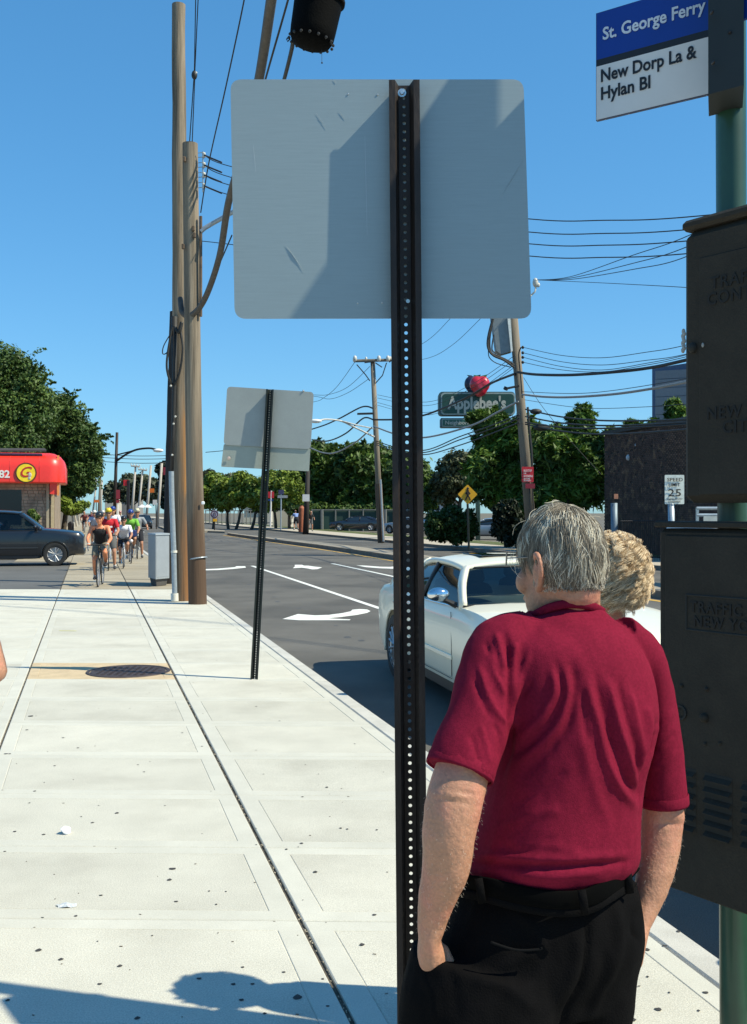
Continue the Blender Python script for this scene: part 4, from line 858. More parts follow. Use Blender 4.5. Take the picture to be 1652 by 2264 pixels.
def head_mesh(mb, T_, rings=hd_r, n=24, ears=True):
    old = mb.M; mb.M = T_; vs = []
    for z, w, yb, yf in rings:
        for k in range(n):
            a = 2*math.pi*k/n; y = (yf+yb)/2+(yf-yb)/2*math.sin(a); ww = w*(1-.10*max(0, math.sin(a))); x = ww*math.copysign(abs(math.cos(a))**.9, math.cos(a)); vs.append((x, y, z))
    m = len(rings); mb.add(vs, [(i*n+k, i*n+(k+1) % n, (i+1)*n+(k+1) % n, (i+1)*n+k) for i in range(m-1) for k in range(n)]+[tuple(range(n-1, -1, -1)), tuple((m-1)*n+k for k in range(n))])
    mb.rtube([(0, .088, .02), (0, .104, -.012), (0, .113, -.03)], [.009, .012, .014], 10)     # nose
    mb.rtube([(-.045, .078, .032), (0, .094, .034), (.045, .078, .032)], [.011, .012, .011], 10)   # brow
    mb.rtube([(-.022, .088, -.068), (0, .096, -.066), (.022, .088, -.068)], [.007, .009, .007], 8)   # lips
    mb.ell((0, .082, -.108), (.026, .018, .018), 10, 8)
    for s_ in (-1, 1): mb.ell((s_*.045, .068, -.03), (.024, .022, .028), 10, 8)
    if ears:
        for s_ in (-1, 1):
            q = [(s_*.078, .010, .016), (s_*.092, -.004, .032), (s_*.102, -.020, .022), (s_*.101, -.022, -.006), (s_*.091, -.010, -.032), (s_*.078, .006, -.046)]
            mb.tube(catmull(q, 4), .0068, 8); mb.ell((s_*.081, .0, -.008), (.009, .018, .032), 10, 8); mb.ell((s_*.081, .004, -.042), (.008, .010, .013), 8, 6)
    mb.M = old
head_mesh(body, HT)
nb = HT @ Vector((0, -.030, -.05)); body.rtube([nb, P(1262, 1330, 2.35), P(1262, 1400, 2.33)], [(.062, .06), (.066, .064), (.075, .07)], 20, up=(1, 0, 0))
body.rtube([P(1262, 1390, 2.33), P(1264, 1500, 2.31), P(1250, 1800, 2.30), P(1230, 2050, 2.31)], [(.09, .06), (.12, .09), (.12, .1), (.12, .1)], 20, up=(1, 0, 0))
def skin_disp(co, no):
    px, py = px_of(co); nn = np.array([noise.noise(Vector(c*38)) for c in co])*.0011
    el = -.0035*np.exp(-(((px-1005)/34)**2+((py-1772-(px-1005)*.12)/5.5)**2))-.003*np.exp(-(((px-1020)/36)**2+((py-1752-(px-1020)*.2)/4)**2))+.004*np.exp(-(((px-985)/26)**2+((py-1752)/17)**2))
    el += -.0035*np.exp(-(((px-1480)/30)**2+((py-1822)/5)**2))+.004*np.exp(-(((px-1500)/13)**2+((py-1806)/14)**2))
    return co+no*((nn+el)[:, None])
organic('body', body, 0.0046, M_skin, man, 3, local=False, disp=skin_disp)

# hair
def hair_mat(name, c0, c1, rough=0.6):
    m = bpy.data.materials.new(name); m.use_nodes = True; nt = m.node_tree; N = nt.nodes; L = nt.links; b_ = N['Principled BSDF']
    hi = N.new('ShaderNodeHairInfo'); mx = N.new('ShaderNodeMix'); mx.data_type = 'RGBA'; mx.inputs[6].default_value = (*c0, 1); mx.inputs[7].default_value = (*c1, 1)
    L.new(hi.outputs['Random'], mx.inputs[0]); L.new(mx.outputs[2], b_.inputs['Base Color']); b_.inputs['Roughness'].default_value = rough; b_.inputs['Specular IOR Level'].default_value = .35
    return m
M_hair = hair_mat('grey_hair', (0.085, 0.068, 0.048), (0.36, 0.305, 0.23))
M_hairb = mat('grey_scalp_hair', (0.11, 0.095, 0.078), 0.8, var=.4, scale=60, stretch=(1, 1, .3))
M_hairw = hair_mat('white_arm_hair', (0.6, 0.5, 0.4), (0.85, 0.78, 0.68))
M_curl = hair_mat('blond_curly_hair', (0.36, 0.215, 0.10), (1.0, 0.86, 0.62))
M_curlb = mat('dark_blond_base', (0.30, 0.19, 0.095), 0.85, var=.4, scale=60)
def cap(T_, rad, name, m, par, hairline, off=0.0):
    """cap over the skull: ellipsoid, cut in front of the hairline function(theta, phi)"""
    d = MB(); n, mm_ = 40, 26; vs = []; keep = []
    for i in range(mm_+1):
        th = R(125)*i/mm_
        for k in range(n):
            ph = 2*math.pi*k/n; v = Vector((rad[0]*math.sin(th)*math.cos(ph), rad[1]*math.sin(th)*math.sin(ph)+rad[3], rad[2]*math.cos(th)+rad[4])); vs.append(T_ @ v)
    fs = []
    for i in range(mm_):
        for k in range(n):
            if hairline(R(125)*(i+.5)/mm_, 2*math.pi*(k+.5)/n): j = (k+1) % n; fs.append((i*n+k, (i+1)*n+k, (i+1)*n+j, i*n+j))
    d.add(vs, fs); return d.build(name, m, par, smooth=True)
HR = (.0805, .0985, .115, -.003, .020)      # radii x, y, z, y shift, z shift
def man_line(th, ph):
    s_ = math.sin(ph)     # +1 front, -1 back
    lim = float(np.interp(s_, [-1, -.55, -.35, -.1, .25, .6, .8, 1], [122, 118, 104, 80, 84, 76, 62, 58]))
    return math.degrees(th) < lim
cap(HT, HR, 'scalp_hair', M_hairb, man, man_line)
rg = np.random.RandomState(11)
def strands(N_, T_, HR, line, whorl=(R(18), R(-95)), arc=(.35, .75), lift=.006, wav=.12, clump=240, k=9, flick=.012, lowflick=.0):
    out = []
    cl = rg.rand(clump, 2)*[1, 2*math.pi]; cl[:, 0] = np.arccos(1-cl[:, 0]*1.62)
    cdir = np.stack([np.sin(cl[:, 0])*np.cos(cl[:, 1]), np.sin(cl[:, 0])*np.sin(cl[:, 1]), np.cos(cl[:, 0])], 1); cph = rg.randn(clump)*wav; clf = rg.rand(clump); cfl = rg.randn(clump)
    W = np.array([math.sin(whorl[0])*math.cos(whorl[1]), math.sin(whorl[0])*math.sin(whorl[1]), math.cos(whorl[0])])
    while len(out) < N_:
        th = math.acos(1-rg.rand()*1.62); ph = rg.rand()*2*math.pi
        if not line(th+.06, ph): continue
        u = np.array([math.sin(th)*math.cos(ph), math.sin(th)*math.sin(ph), math.cos(th)]); ci = int(np.argmax(cdir @ u)); c = cdir[ci]
        L_ = arc[0]+rg.rand()*(arc[1]-arc[0]); pts = []; cur = u.copy(); g = u-W; 
        for j in range(k):
            t = j/(k-1); tang = cur-W*0.0; g = cur-W; g = g-cur*(g@cur); gn = np.linalg.norm(g); g = g/gn if gn > 1e-4 else np.array([0, -1, 0.])
            dn = np.array([0, -.15, -1.]); dn = dn-cur*(dn@cur); dn = dn/max(np.linalg.norm(dn), 1e-4); side = np.cross(cur, g)
            dr = g*(.75-.3*t)+dn*(.25+.3*t)+side*(cph[ci]+.35*wav*math.sin(5*t+cfl[ci]*3)); dr /= np.linalg.norm(dr)
            low = max(0, (math.acos(max(-1, min(1, cur[2])))-1.35))
            h = 1+ (lift*(1-.4*t)+lift*1.2*clf[ci]*math.sin(math.pi*t)+flick*(t**2)*(abs(cfl[ci])*.4)+lowflick*low*t*t*(1+cfl[ci]*.4))/.1
            cc = cur*(1-.16*t)+(c)*(.16*t) if True else cur; cc = cc/np.linalg.norm(cc)
            x, y, z = cc[0]*HR[0]*h, cc[1]*HR[1]*h+HR[3], cc[2]*HR[2]*h+HR[4]
            pts.append((x, y, z)); cur = cur+dr*(L_/(k-1))*(1.0 if cur[2] > -.5 else .2); cur /= np.linalg.norm(cur)
        p = np.array(pts)+rg.randn(3)*.0012; out.append(p)
    A_ = np.array(out); M4 = np.array(T_); return A_ @ M4[:3, :3].T+M4[:3, 3]
S1 = strands(12500, HT, HR, man_line, lift=.0055, flick=.006, lowflick=.003)
curves_obj('hair', S1-np.array(man.location), [.00045, .00045, .00045, .0004, .0004, .00035, .0003, .0002, .0001], M_hair, man)
# nape fringe: ends below the hairline flicking outward
def nape(th, ph): return 80 < math.degrees(th) < 128 and math.sin(ph) < .15
S2 = strands(3800, HT, HR, nape, arc=(.12, .24), lift=.005, wav=.6, flick=.004, lowflick=.008)
curves_obj('nape_hair', S2-np.array(man.location), [.0006, .0006, .00055, .0005, .0005, .00045, .0004, .0003, .0001], hair_mat('white_nape_hair', (0.14, 0.115, 0.085), (0.80, 0.72, 0.58)), man)
S3 = strands(2000, HT, HR, man_line, arc=(.3, .7), lift=.006, wav=.4, clump=190, lowflick=.004, flick=.006)
curves_obj('white_locks', S3-np.array(man.location), [.0004, .00045, .0005, .0005, .0005, .00045, .0004, .0003, .0001], hair_mat('white_lock_hair', (0.42, 0.36, 0.27), (0.86, 0.79, 0.63)), man)
S4 = strands(26, HT, HR, lambda th, ph: math.degrees(th) < 100, arc=(.3, .6), lift=.014, wav=.8, clump=60, flick=.03)
curves_obj('flyaway_hair', S4-np.array(man.location), [.0004]*8+[.0001], bpy.data.materials['white_lock_hair'], man)
# arm hair
def fuzz(obj, sel, N_, ln, out_):
    me = obj.data; n = len(me.vertices); co = np.empty(n*3); no = np.empty(n*3); me.vertices.foreach_get('co', co); me.vertices.foreach_get('normal', no); co = co.reshape(-1, 3)+np.array(man.location); no = no.reshape(-1, 3)
    px, py = px_of(co); ids = np.where(sel(px, py, no))[0]; ids = rg.choice(ids, N_); st = []
    for i in ids:
        p = co[i]+rg.randn(3)*.002; d_ = no[i]*.8+np.array([0, 0, -.55])+rg.randn(3)*.45; d_ /= np.linalg.norm(d_); l = ln*(.5+rg.rand()); st.append([p, p+d_*l*.5, p+d_*l+np.array([0, 0, -.2*l])])
    return np.array(st)
bo = [o for o in man.children if o.name.startswith('body')][0]
Fz = fuzz(bo, lambda px, py, no: (py > 1735) & (py < 2070) & ((px < 1095) | (px > 1400)), 1300, .0045, 0)
curves_obj('arm_hair', Fz-np.array(man.location), [.00014, .00011, .00004], M_hairw, man)
# spectacles arm seen past the temple
d = MB(); d.M = HT; d.tube([(-.0815, .085, .026), (-.0845, .03, .026), (-.084, -.004, .022)], .0016, 6); d.tube([(-.080, .088, .04), (-.079, .093, .01)], .002, 6); d.M = None; d.build('spectacles', mat('thin_metal_frame', (.25, .24, .22), .3, metal=.8), man)

# ------------------------------------------------------------------ woman with curly blond hair beyond him
WC = P(1350, 1277, 3.44); wo = thing('person', 'woman with short curly blond hair, mostly hidden behind the man in maroon', 'person', (WC.x, WC.y, 0))
WT = Matrix.Translation(WC) @ Matrix.Rotation(R(20), 4, 'Z')
wb = MB(); head_mesh(wb, WT)
wb.rtube([WC+Vector((0, 0, -.06)), WC+Vector((0, 0, -.22))], .05, 14)
wb.rtube([WC+Vector((-.06, 0, -.32)), WC+Vector((-.13, .03, -.54)), WC+Vector((-.20, .16, -.70))], [.042, .036, .025], 12); wb.rtube([WC+Vector((.0, .1, -.32)), WC+Vector((-.03, .13, -.52)), WC+Vector((.02, .16, -.70))], [.042, .036, .025], 12)
wb.rtube([WC+Vector((0, 0, -.3)), WC+Vector((0, 0, -.8))], .1, 14)
for s_ in (-1, 1):
    for k in range(4): wb.rtube([WC+Vector((s_*.11-.09+k*.016-.02, .16, -.71)), WC+Vector((s_*.11-.09+k*.016-.02, .20, -.75)), WC+Vector((s_*.11-.09+k*.016-.02, .20, -.79))], [.009, .008, .007], 8)
organic('body', wb, .009, M_skin, wo, 3, local=False)
tp = MB(); tp.rtube([WC+Vector((0, 0, -.27)), WC+Vector((0, 0, -.45)), WC+Vector((0, 0, -.78))], [(.10, .12), (.12, .13), (.13, .14)], 20, up=(1, 0, 0))
for s_ in (-1, 1): tp.tube([WC+Vector((s_*.04, 0, -.28)), WC+Vector((s_*.07, .05, -.44))], .055, 14)
organic('blouse', tp, .012, mat('lilac_blouse', (.30, .25, .42), .8), wo, 3, local=False)
tr = MB()
tr.rtube([WC+Vector((-.06, 0, -.74)), WC+Vector((-.09, 0, -.9))], [(.14, .13), (.14, .14)], 18, up=(1, 0, 0))
for s_ in (-1, 1): tr.tube([WC+Vector((s_*.07-.10, 0, -.85)), Vector((WC.x+s_*.07-.12, WC.y, .05))], [.085, .055], 14)
organic('trousers', tr, .014, M_pants, wo, 2, local=False)
for s_ in (-1, 1): d = MB(); d.rtube([(WC.x+s_*.07-.12, WC.y-.04, .045), (WC.x+s_*.07-.12, WC.y+.14, .035)], [.042, .036], 10); d.build('shoe', M_belt, wo, smooth=True)
HR2 = (.112, .122, .130, -.008, .012)
def w_line(th, ph): return math.degrees(th) < (70 if math.sin(ph) > .7 else 122)
cap(WT, (.096, .108, .116, -.01, .012), 'hair_base', M_curlb, wo, w_line)
st = []
clw = rg.randn(420, 3); clw /= np.linalg.norm(clw, axis=1)[:, None]; cpar = rg.rand(420, 4)
while len(st) < 7500:
    u = rg.randn(3); u /= np.linalg.norm(u); th = math.acos(u[2]); ph = math.atan2(u[1], u[0])
    if not w_line(th, ph): continue
    ci = int(np.argmax(clw @ u)); c = clw[ci]; dn = np.array([0, 0, -1.])-c*(-c[2]); dn /= max(np.linalg.norm(dn), .2); sd = np.cross(c, dn); pr = cpar[ci]; pts = []
    rad_ = .006+.008*pr[0]; turns = 1.5+2.2*pr[1]; L_ = .055+.05*pr[2]
    for j in range(14):
        t = j/13; a = 2*math.pi*turns*t+pr[3]*6.28
        base = (u*(1-.35*t)+c*.35*t); p = base*np.array([HR2[0], HR2[1], HR2[2]])*(1+.04*math.sin(math.pi*t))+np.array([0, HR2[3], HR2[4]])
        p = p+dn*(L_*t-.02)+(sd*math.cos(a)+c*math.sin(a)*.9)*rad_*min(1, t*2.5); pts.append(p)
    st.append(np.array(pts)+rg.randn(3)*.0012)
A_ = np.array(st); M4 = np.array(WT); A_ = A_ @ M4[:3, :3].T+M4[:3, 3]
curves_obj('hair', A_-np.array(wo.location), [.0005]*11+[.0004, .0003, .0002], M_curl, wo)
# ------------------------------------------------------------------ cyclists
M_tyre = mat('tyre_rubber', (0.02, 0.02, 0.02), 0.8, var=.2)
M_rim = mat('bright_rim', (0.5, 0.5, 0.51), 0.42, metal=.7)
M_chrome = mat('chrome', (0.75, 0.76, 0.78), 0.08, metal=1.0)
M_shoe = mat('dark_shoe', (0.03, 0.03, 0.035), 0.6)
M_sock = mat('white_sock', (0.7, 0.7, 0.68), 0.8)
def cloth(name, col): return mat(name, col, 0.85, var=.12, scale=10, bump=.15, bscale=90)
def bicycle(loc, yaw, label, frame_m, group=None, lean=0.0, wheel_m=None):
    t = thing('bicycle', label, 'bicycle', loc, yaw, group); t.rotation_euler[1] = lean
    for y in (.52, -.50):
        d = MB(); c = (0, y, .34); ax = (1, 0, 0)
        d.lathe(c, ax, [(.34, 0), (.334, .014), (.318, .014), (.312, 0), (.318, -.014), (.334, -.014)], 32, close=True); w = d.build('wheel', M_tyre, t, smooth=True, local=True)
        d = MB(); d.lathe(c, ax, [(.314, .008), (.302, .009), (.302, -.009), (.314, -.008)], 32, close=True); d.cyl((-.03, y, .34), (.03, y, .34), .02, n=8)
        for k in range(16): a = 2*math.pi*k/16; d.cyl((.02*(-1)**k, y, .34), (0, y+.305*math.cos(a), .34+.305*math.sin(a)), .0018, n=4, caps=False)
        d.build('rim', wheel_m or M_rim, w, local=True)
    f = MB(); bb = (0, -.06, .28); hd0, hd1 = (0, .40, .86), (0, .44, .70); st_ = (0, -.20, .84)
    for a, b_, r in ((bb, st_, .017), (bb, hd1, .02), (st_, hd0, .017), (hd0, hd1, .02), ((.05, -.50, .34), bb, .009), ((-.05, -.50, .34), bb, .009), ((.04, -.50, .34), st_, .008), ((-.04, -.50, .34), st_, .008)): f.cyl(a, b_, r, n=8)
    f.tube([hd1, (.045, .47, .62), (.05, .52, .34)], .013, 8); f.tube([hd1, (-.045, .47, .62), (-.05, .52, .34)], .013, 8); f.build('frame', frame_m, t, local=True, smooth=True)
    h = MB(); h.cyl(hd0, (0, .44, .97), .014, n=8); h.tube([(-.22, .52, .86), (-.225, .60, .90), (-.22, .58, .985), (-.21, .50, .985), (0, .46, .985), (.21, .50, .985), (.22, .58, .985), (.225, .60, .90), (.22, .52, .86)], .0145, 8); h.build('handlebar', M_tyre, t, local=True, smooth=True)
    for s_ in (-1, 1): d = MB(); d.tube([(s_*.215, .60, .97), (s_*.22, .63, .90), (s_*.215, .62, .83)], .008, 6); d.build('brake_lever', M_rim, t, local=True)
    d = MB(); d.rtube([(0, -.08, .96), (0, -.20, .965), (0, -.32, .975)], [(.022, .02), (.045, .02), (.07, .025)], 10, up=(1, 0, 0)); d.cyl(st_, (0, -.22, .96), .012, n=8); d.build('saddle', M_tyre, t, local=True, smooth=True)
    d = MB(); d.lathe((.055, -.06, .28), (1, 0, 0), [(.0, 0), (.09, 0), (.09, .006), (0, .006)], 18); d.cyl((.07, -.06, .28), (.075, -.02, .12), .011, n=6); d.cyl((-.06, -.06, .28), (-.065, -.10, .44), .011, n=6); d.box((.12, -.02, .115), (.09, .07, .02)); d.box((-.11, -.10, .445), (.09, .07, .02)); d.build('crank', M_chrome, t, local=True)
    return t
def helmet(par, c, m, m2=None):
    d = MB(); c = Vector(c); d.ell(c+Vector((0, -.01, .055)), (.098, .135, .085), 16, 10)
    d.v = [v for v in d.v]; h = d.build('helmet', m, par, local=True, smooth=True)
    d = MB()
    for k in (-2, -1, 0, 1, 2): d.tube([c+Vector((k*.034, .115-abs(k)*.012, .070)), c+Vector((k*.036, .06, .128-abs(k)*.012)), c+Vector((k*.036, -.03, .142-abs(k)*.014))], [(.009, .006)]*3, 6, up=(1, 0, 0))
    o = d.build('helmet_vents', m2 or M_tyre, h, local=True)
    d = MB(); d.tube([c+Vector((-.085, .02, .03)), c+Vector((-.06, .03, -.06)), c+Vector((0, .05, -.115)), c+Vector((.06, .03, -.06)), c+Vector((.085, .02, .03))], .005, 5); d.build('chin_strap', M_tyre, h, local=True)
def rider(loc, yaw, label, top_m, short_m, helm_m, skin_m=None, group=None, stand=False, sleeves=True, k=1.0, hair_m=None, gloves=None, hv=None, detail=True, one_arm=None):
    """feet on pedals or on the ground; y forward"""
    t = thing('person', label, 'person', loc, yaw, group); t.scale = (k, k, k); sk = skin_m or M_skin2; V = Vector
    hip = V((0, -.20, 1.0)); ch = V((0, .10, 1.36)); nk = V((0, .18, 1.48)); hd = V((0, .25, 1.60)); vx = .013 if detail else .02
    if stand: hip = V((0, -.02, 1.0)); ch = V((0, .10, 1.36))
    if stand: feet = [(-.17, .06, .03), (.17, -.02, .03)]; knees = [(-.15, .12, .52), (.15, .06, .52)]
    else: feet = [(-.12, -.08, .47), (.12, .02, .155)]; knees = [(-.13, .26, .80), (.12, .14, .62)]
    b = MB()
    b.rtube([hip+V((0, 0, .02)), (hip+ch)/2, ch], [(.14, .10), (.13, .095), (.15, .10)], 14, up=(1, 0, 0))
    b.rtube([ch, nk, hd-V((0, .01, .06))], [.06, .05, .05], 10)
    b.M = Matrix.Translation(hd) @ Matrix.Rotation(R(-12), 4, 'X'); head_mesh(b, Matrix.Translation(hd) @ Matrix.Rotation(R(-12), 4, 'X'), n=16); b.M = None
    for s_, ft, kn in ((-1, feet[0], knees[0]), (1, feet[1], knees[1])):
        ft = V(ft); kn = V(kn); b.rtube([hip+V((s_*.09, .0, -.02)), (hip+V((s_*.11, 0, 0))+kn)/2, kn], [.095, .082, .058], 12)
        b.rtube([kn, (kn*.6+ft*.4)+V((0, -.02, .02)), ft+V((0, -.03, .09))], [.056, .055, .036], 12)
    hands = []
    for s_ in (-1, 1):
        sh = ch+V((s_*.185, 0, .03)); hn = V((s_*.215, .53, 1.0)); el = V((s_*.27, .26, 1.13))
        if one_arm == s_: hn = V((s_*.36, .10, 1.02)); el = V((s_*.33, .02, 1.15))
        b.rtube([ch+V((s_*.1, 0, .03)), sh], [.055, .056], 10)
        b.rtube([sh, (sh+el)/2, el], [.054, .048, .040], 12); b.rtube([el, (el+hn)/2, hn+V((0, -.05, .02))], [.041, .038, .027], 12)
        b.ell(hn+V((0, 0, .005)), (.036, .05, .022), 10, 8)
        for f in range(4): b.rtube([hn+V((-.027+f*.018, .03, .005)), hn+V((-.027+f*.018, .055, -.008)), hn+V((-.027+f*.018, .045, -.032))], [.0095, .009, .008], 6)
        b.rtube([hn+V((-s_*.03, -.01, 0)), hn+V((-s_*.045, .02, -.02))], [.011, .009], 6); hands.append(hn)
    organic('body', b, vx, sk, t, 2)
    c = MB(); c.rtube([hip+V((0, 0, .02)), (hip+ch)/2+V((0, 0, -.02)), ch+V((0, 0, -.02 if sleeves else -.07))], [(.158, .125), (.150, .118), (.178 if sleeves else .145, .122)], 16, up=(1, 0, 0))
    if sleeves:
        for s_ in (-1, 1):
            sh = ch+V((s_*.185, 0, .03)); el = V((s_*.27, .26, 1.13)) if one_arm != s_ else V((s_*.33, .02, 1.15)); c.rtube([ch+V((s_*.09, 0, .02)), sh, sh.lerp(el, .62)], [.078, .074, .066], 12)
    else:
        for s_ in (-1, 1): c.tube([ch+V((s_*.085, .10, -.06)), ch+V((s_*.09, .03, .085)), ch+V((s_*.085, -.10, -.06))], .018, 6)
    organic('top', c, vx*.9, top_m, t, 2)
    c = MB(); c.rtube([hip+V((0, 0, .06)), hip+V((0, .0, -.04))], [(.162, .13), (.165, .14)], 14, up=(1, 0, 0))
    for s_, kn in ((-1, knees[0]), (1, knees[1])): kn = V(kn); a = hip+V((s_*.09, .0, -.03)); c.rtube([a, a.lerp(kn, .45), a.lerp(kn, .72)], [.112, .104, .092], 12)
    organic('shorts', c, vx*.95, short_m, t, 2)
    for ft in feet:
        ft = V(ft); d = MB(); d.rtube([ft+V((0, -.06, .035)), ft+V((0, .04, .03)), ft+V((0, .14, .02))], [(.042, .045), (.045, .038), (.04, .028)], 10, up=(1, 0, 0)); d.build('shoe', M_shoe, t, local=True, smooth=True)
        d = MB(); d.cyl(ft+V((0, -.035, .06)), ft+V((0, -.03, .14)), .043, .041, 10); d.build('sock', M_sock, t, local=True, smooth=True)
    if gloves:
        for hn in hands: d = MB(); d.ell(hn+V((0, 0, .008)), (.042, .05, .028), 10, 8); d.build('glove', gloves, t, local=True, smooth=True)
    if helm_m: helmet(t, hd+V((0, .0, .03)), helm_m, hv)
    d = MB(); d.tube([hd+V((-.07, .085, .02)), hd+V((-.03, .105, .015)), hd+V((.03, .105, .015)), hd+V((.07, .085, .02))], [(.014, .008)]*4, 6, up=(0, 0, 1)); d.build('sunglasses', M_tyre, t, local=True)
    if hair_m: d = MB(); d.ell(hd+V((0, -.03, .0)), (.092, .10, .10), 12, 8); d.build('hair', hair_m, t, local=True, smooth=True)
    return t
HB = mat('dark_brown_hair', (.04, .025, .015), .7)
H_black, H_yel, H_blue, H_white = mat('black_helmet', (.015, .015, .017), .35, coat=.4), mat('yellow_helmet', (.75, .55, .02), .35, coat=.3), mat('blue_helmet', (.02, .06, .30), .3, coat=.4), mat('white_helmet', (.75, .72, .66), .35, coat=.3)
C_black, C_red, C_white, C_green, C_grey = cloth('black_tank_fabric', (.008, .008, .01)), cloth('red_cloth', (.50, .012, .025)), cloth('white_cloth', (.72, .72, .76)), cloth('green_cloth', (.17, .44, .05)), cloth('grey_cloth', (.28, .30, .32))
S_khaki, S_dark, S_grey = cloth('khaki_shorts', (.17, .15, .11)), cloth('dark_shorts', (.012, .013, .02)), cloth('grey_shorts', (.11, .11, .11))
M_sunskin = mat('sunburnt_skin', (.68, .25, .12), .5, var=.08)
FRM = mat('white_frame_paint', (.7, .7, .72), .3, coat=.4); FRK = mat('black_frame_paint', (.02, .02, .02), .35, coat=.3)
def cyc(px, py, yawdeg, rlabel, blabel, top, shorts, helm, fr, stand=False, k=1.0, **kw):
    c = G(px, py, -.005); y = R(yawdeg)
    # the point given is where the front wheel meets the ground
    o = c+Vector((math.sin(y)*.52*1, -math.cos(y)*.52*1, 0))*1.0
    o = Vector((c.x+math.sin(y)*.52*k, c.y-math.cos(y)*.52*k, c.z))
    bk = bicycle(tuple(o), y, blabel, fr, 'bicycles of the riders coming along the pavement'); bk.scale = (k, k, k)
    r_ = rider(tuple(o), y, rlabel, top, shorts, helm, group='cyclists riding towards the camera on the pavement', stand=stand, k=k, **kw); return bk, r_
cyc(217, 1298, 189, 'leading cyclist in a black tank top, black helmet and khaki shorts', 'road bicycle with slim tyres ridden by the leading woman in black', C_black, S_khaki, H_black, FRK, sleeves=False, skin_m=M_sunskin, gloves=mat('pale_glove', (.45, .42, .36), .8), hair_m=HB, k=1.0)
r2 = cyc(240, 1262, 194, 'cyclist in a red shirt with white print and yellow helmet, standing astride', 'bicycle held between the legs of the rider in red', C_red, S_grey, H_yel, FRM, stand=True, k=1.07)[1]
d = MB(); d.box((-.03, .215, 1.22), (.15, .012, .05), bev=.004); d.box((.03, .205, 1.15), (.12, .012, .04), bev=.004); d.box((-.04, .18, 1.08), (.14, .012, .04), bev=.004); o = d.build('shirt_print', C_white, r2, local=True); o['kind'] = 'stuff'
cyc(273, 1257, 192, 'child cyclist in a pale grey and white shirt with a dark helmet', 'bright-rimmed small bicycle ridden by the child in white', C_white, S_dark, H_black, FRM, k=.93, wheel_m=None) if False else cyc(273, 1257, 192, 'child cyclist in a pale grey and white shirt with a dark helmet', 'bright-rimmed small bicycle ridden by the child in white', C_white, S_dark, H_black, FRM, k=.93)
g4 = cyc(290, 1246, 196, 'cyclist in a bright green shirt and blue helmet', 'bicycle with a blue bar bag and round headlamp under the green rider', C_green, S_dark, H_blue, FRK, k=1.05)[0]
d = MB(); d.box((0, .66, .98), (.34, .16, .24), bev=.04); d.build('bar_bag', mat('navy_bag', (.015, .03, .12), .7), g4, local=True)
d = MB(); d.lathe((0, .70, .74), (0, 1, 0), [(0, .04), (.05, .03), (.055, 0), (0, 0)], 14); d.build('headlamp', mat('lamp_glass', (.85, .75, .72), .15), g4, local=True, smooth=True)
cyc(304, 1236, 194, 'cyclist in a grey shirt and cream helmet at the road side of the group', 'bicycle of the rider in grey at the kerb side of the group', C_grey, S_dark, mat('cream_helmet', (.65, .6, .42), .4), FRK, stand=True, k=1.08, one_arm=-1)
cyc(250, 1228, 194, 'tall cyclist in white with a blue helmet behind the yellow helmet', 'bicycle mostly hidden behind the rider in red', C_white, S_dark, H_blue, FRK, stand=True, k=1.13, detail=False)
cyc(209, 1212, 194, 'cyclist in a pale blue shirt and white helmet behind the leading rider', 'bicycle behind the leading rider on the left', cloth('pale_blue_cloth', (.33, .38, .5)), S_dark, H_white, FRK, k=1.05, detail=False)
cyc(228, 1208, 194, 'cyclist with a white helmet and dark shirt between the leader and the red shirt', 'bicycle hidden behind the leading group centre', cloth('navy_cloth', (.05, .06, .12)), S_dark, H_white, FRK, k=1.05, detail=False)
cyc(186, 1178, 192, 'distant cyclist in dark red alone on the left of the pavement', 'distant bicycle alone on the left of the pavement', cloth('dark_red_cloth', (.18, .05, .05)), S_dark, None, FRM, k=1.05, detail=False, hair_m=HB)
cyc(202, 1173, 194, 'distant cyclist with a silver helmet behind the white helmets', 'distant bicycle behind the white-helmeted riders', cloth('purple_cloth', (.15, .05, .09)), S_dark, mat('silver_helmet', (.5, .5, .52), .3), FRK, k=1.05, detail=False)
cyc(238, 1180, 194, 'distant cyclist in a yellow top seen between two helmets', 'distant bicycle in the middle of the rear group', cloth('yellow_cloth', (.5, .45, .08)), S_dark, H_black, FRK, k=1.05, detail=False)
cyc(266, 1184, 194, 'distant cyclist with a pink helmet right of the blue helmet', 'distant bicycle right of the rear group', C_grey, S_dark, mat('pink_helmet', (.6, .3, .3), .4), FRK, k=1.05, detail=False)
# ---- passer-by whose elbow enters at the left edge
pc_ = Vector((-1.83, 3.75, 0)); wk = thing('person', 'passer-by at the far left edge, only a bare elbow inside the picture', 'person', tuple(pc_)); V = Vector
b = MB(); b.rtube([(0, 0, .95), (0, 0, 1.2), (0, 0, 1.42)], [(.15, .11), (.15, .11), (.17, .11)], 14, up=(1, 0, 0)); b.rtube([(0, 0, 1.4), (0, 0, 1.58)], .055, 10); head_mesh(b, Matrix.Translation((0, 0, 1.68)), n=16)
el = P(-9, 1484, 3.75)-pc_; b.rtube([(.19, 0, 1.42), (el+V((-.03, 0, .12))), el], [.055, .048, .043], 12); b.rtube([el, (el+V((-.06, -.12, -.04))), V((.20, -.24, 1.12))], [.044, .04, .028], 12)
b.rtube([(-.19, 0, 1.42), (-.25, 0, 1.15), (-.24, -.06, .86)], [.055, .045, .03], 12)
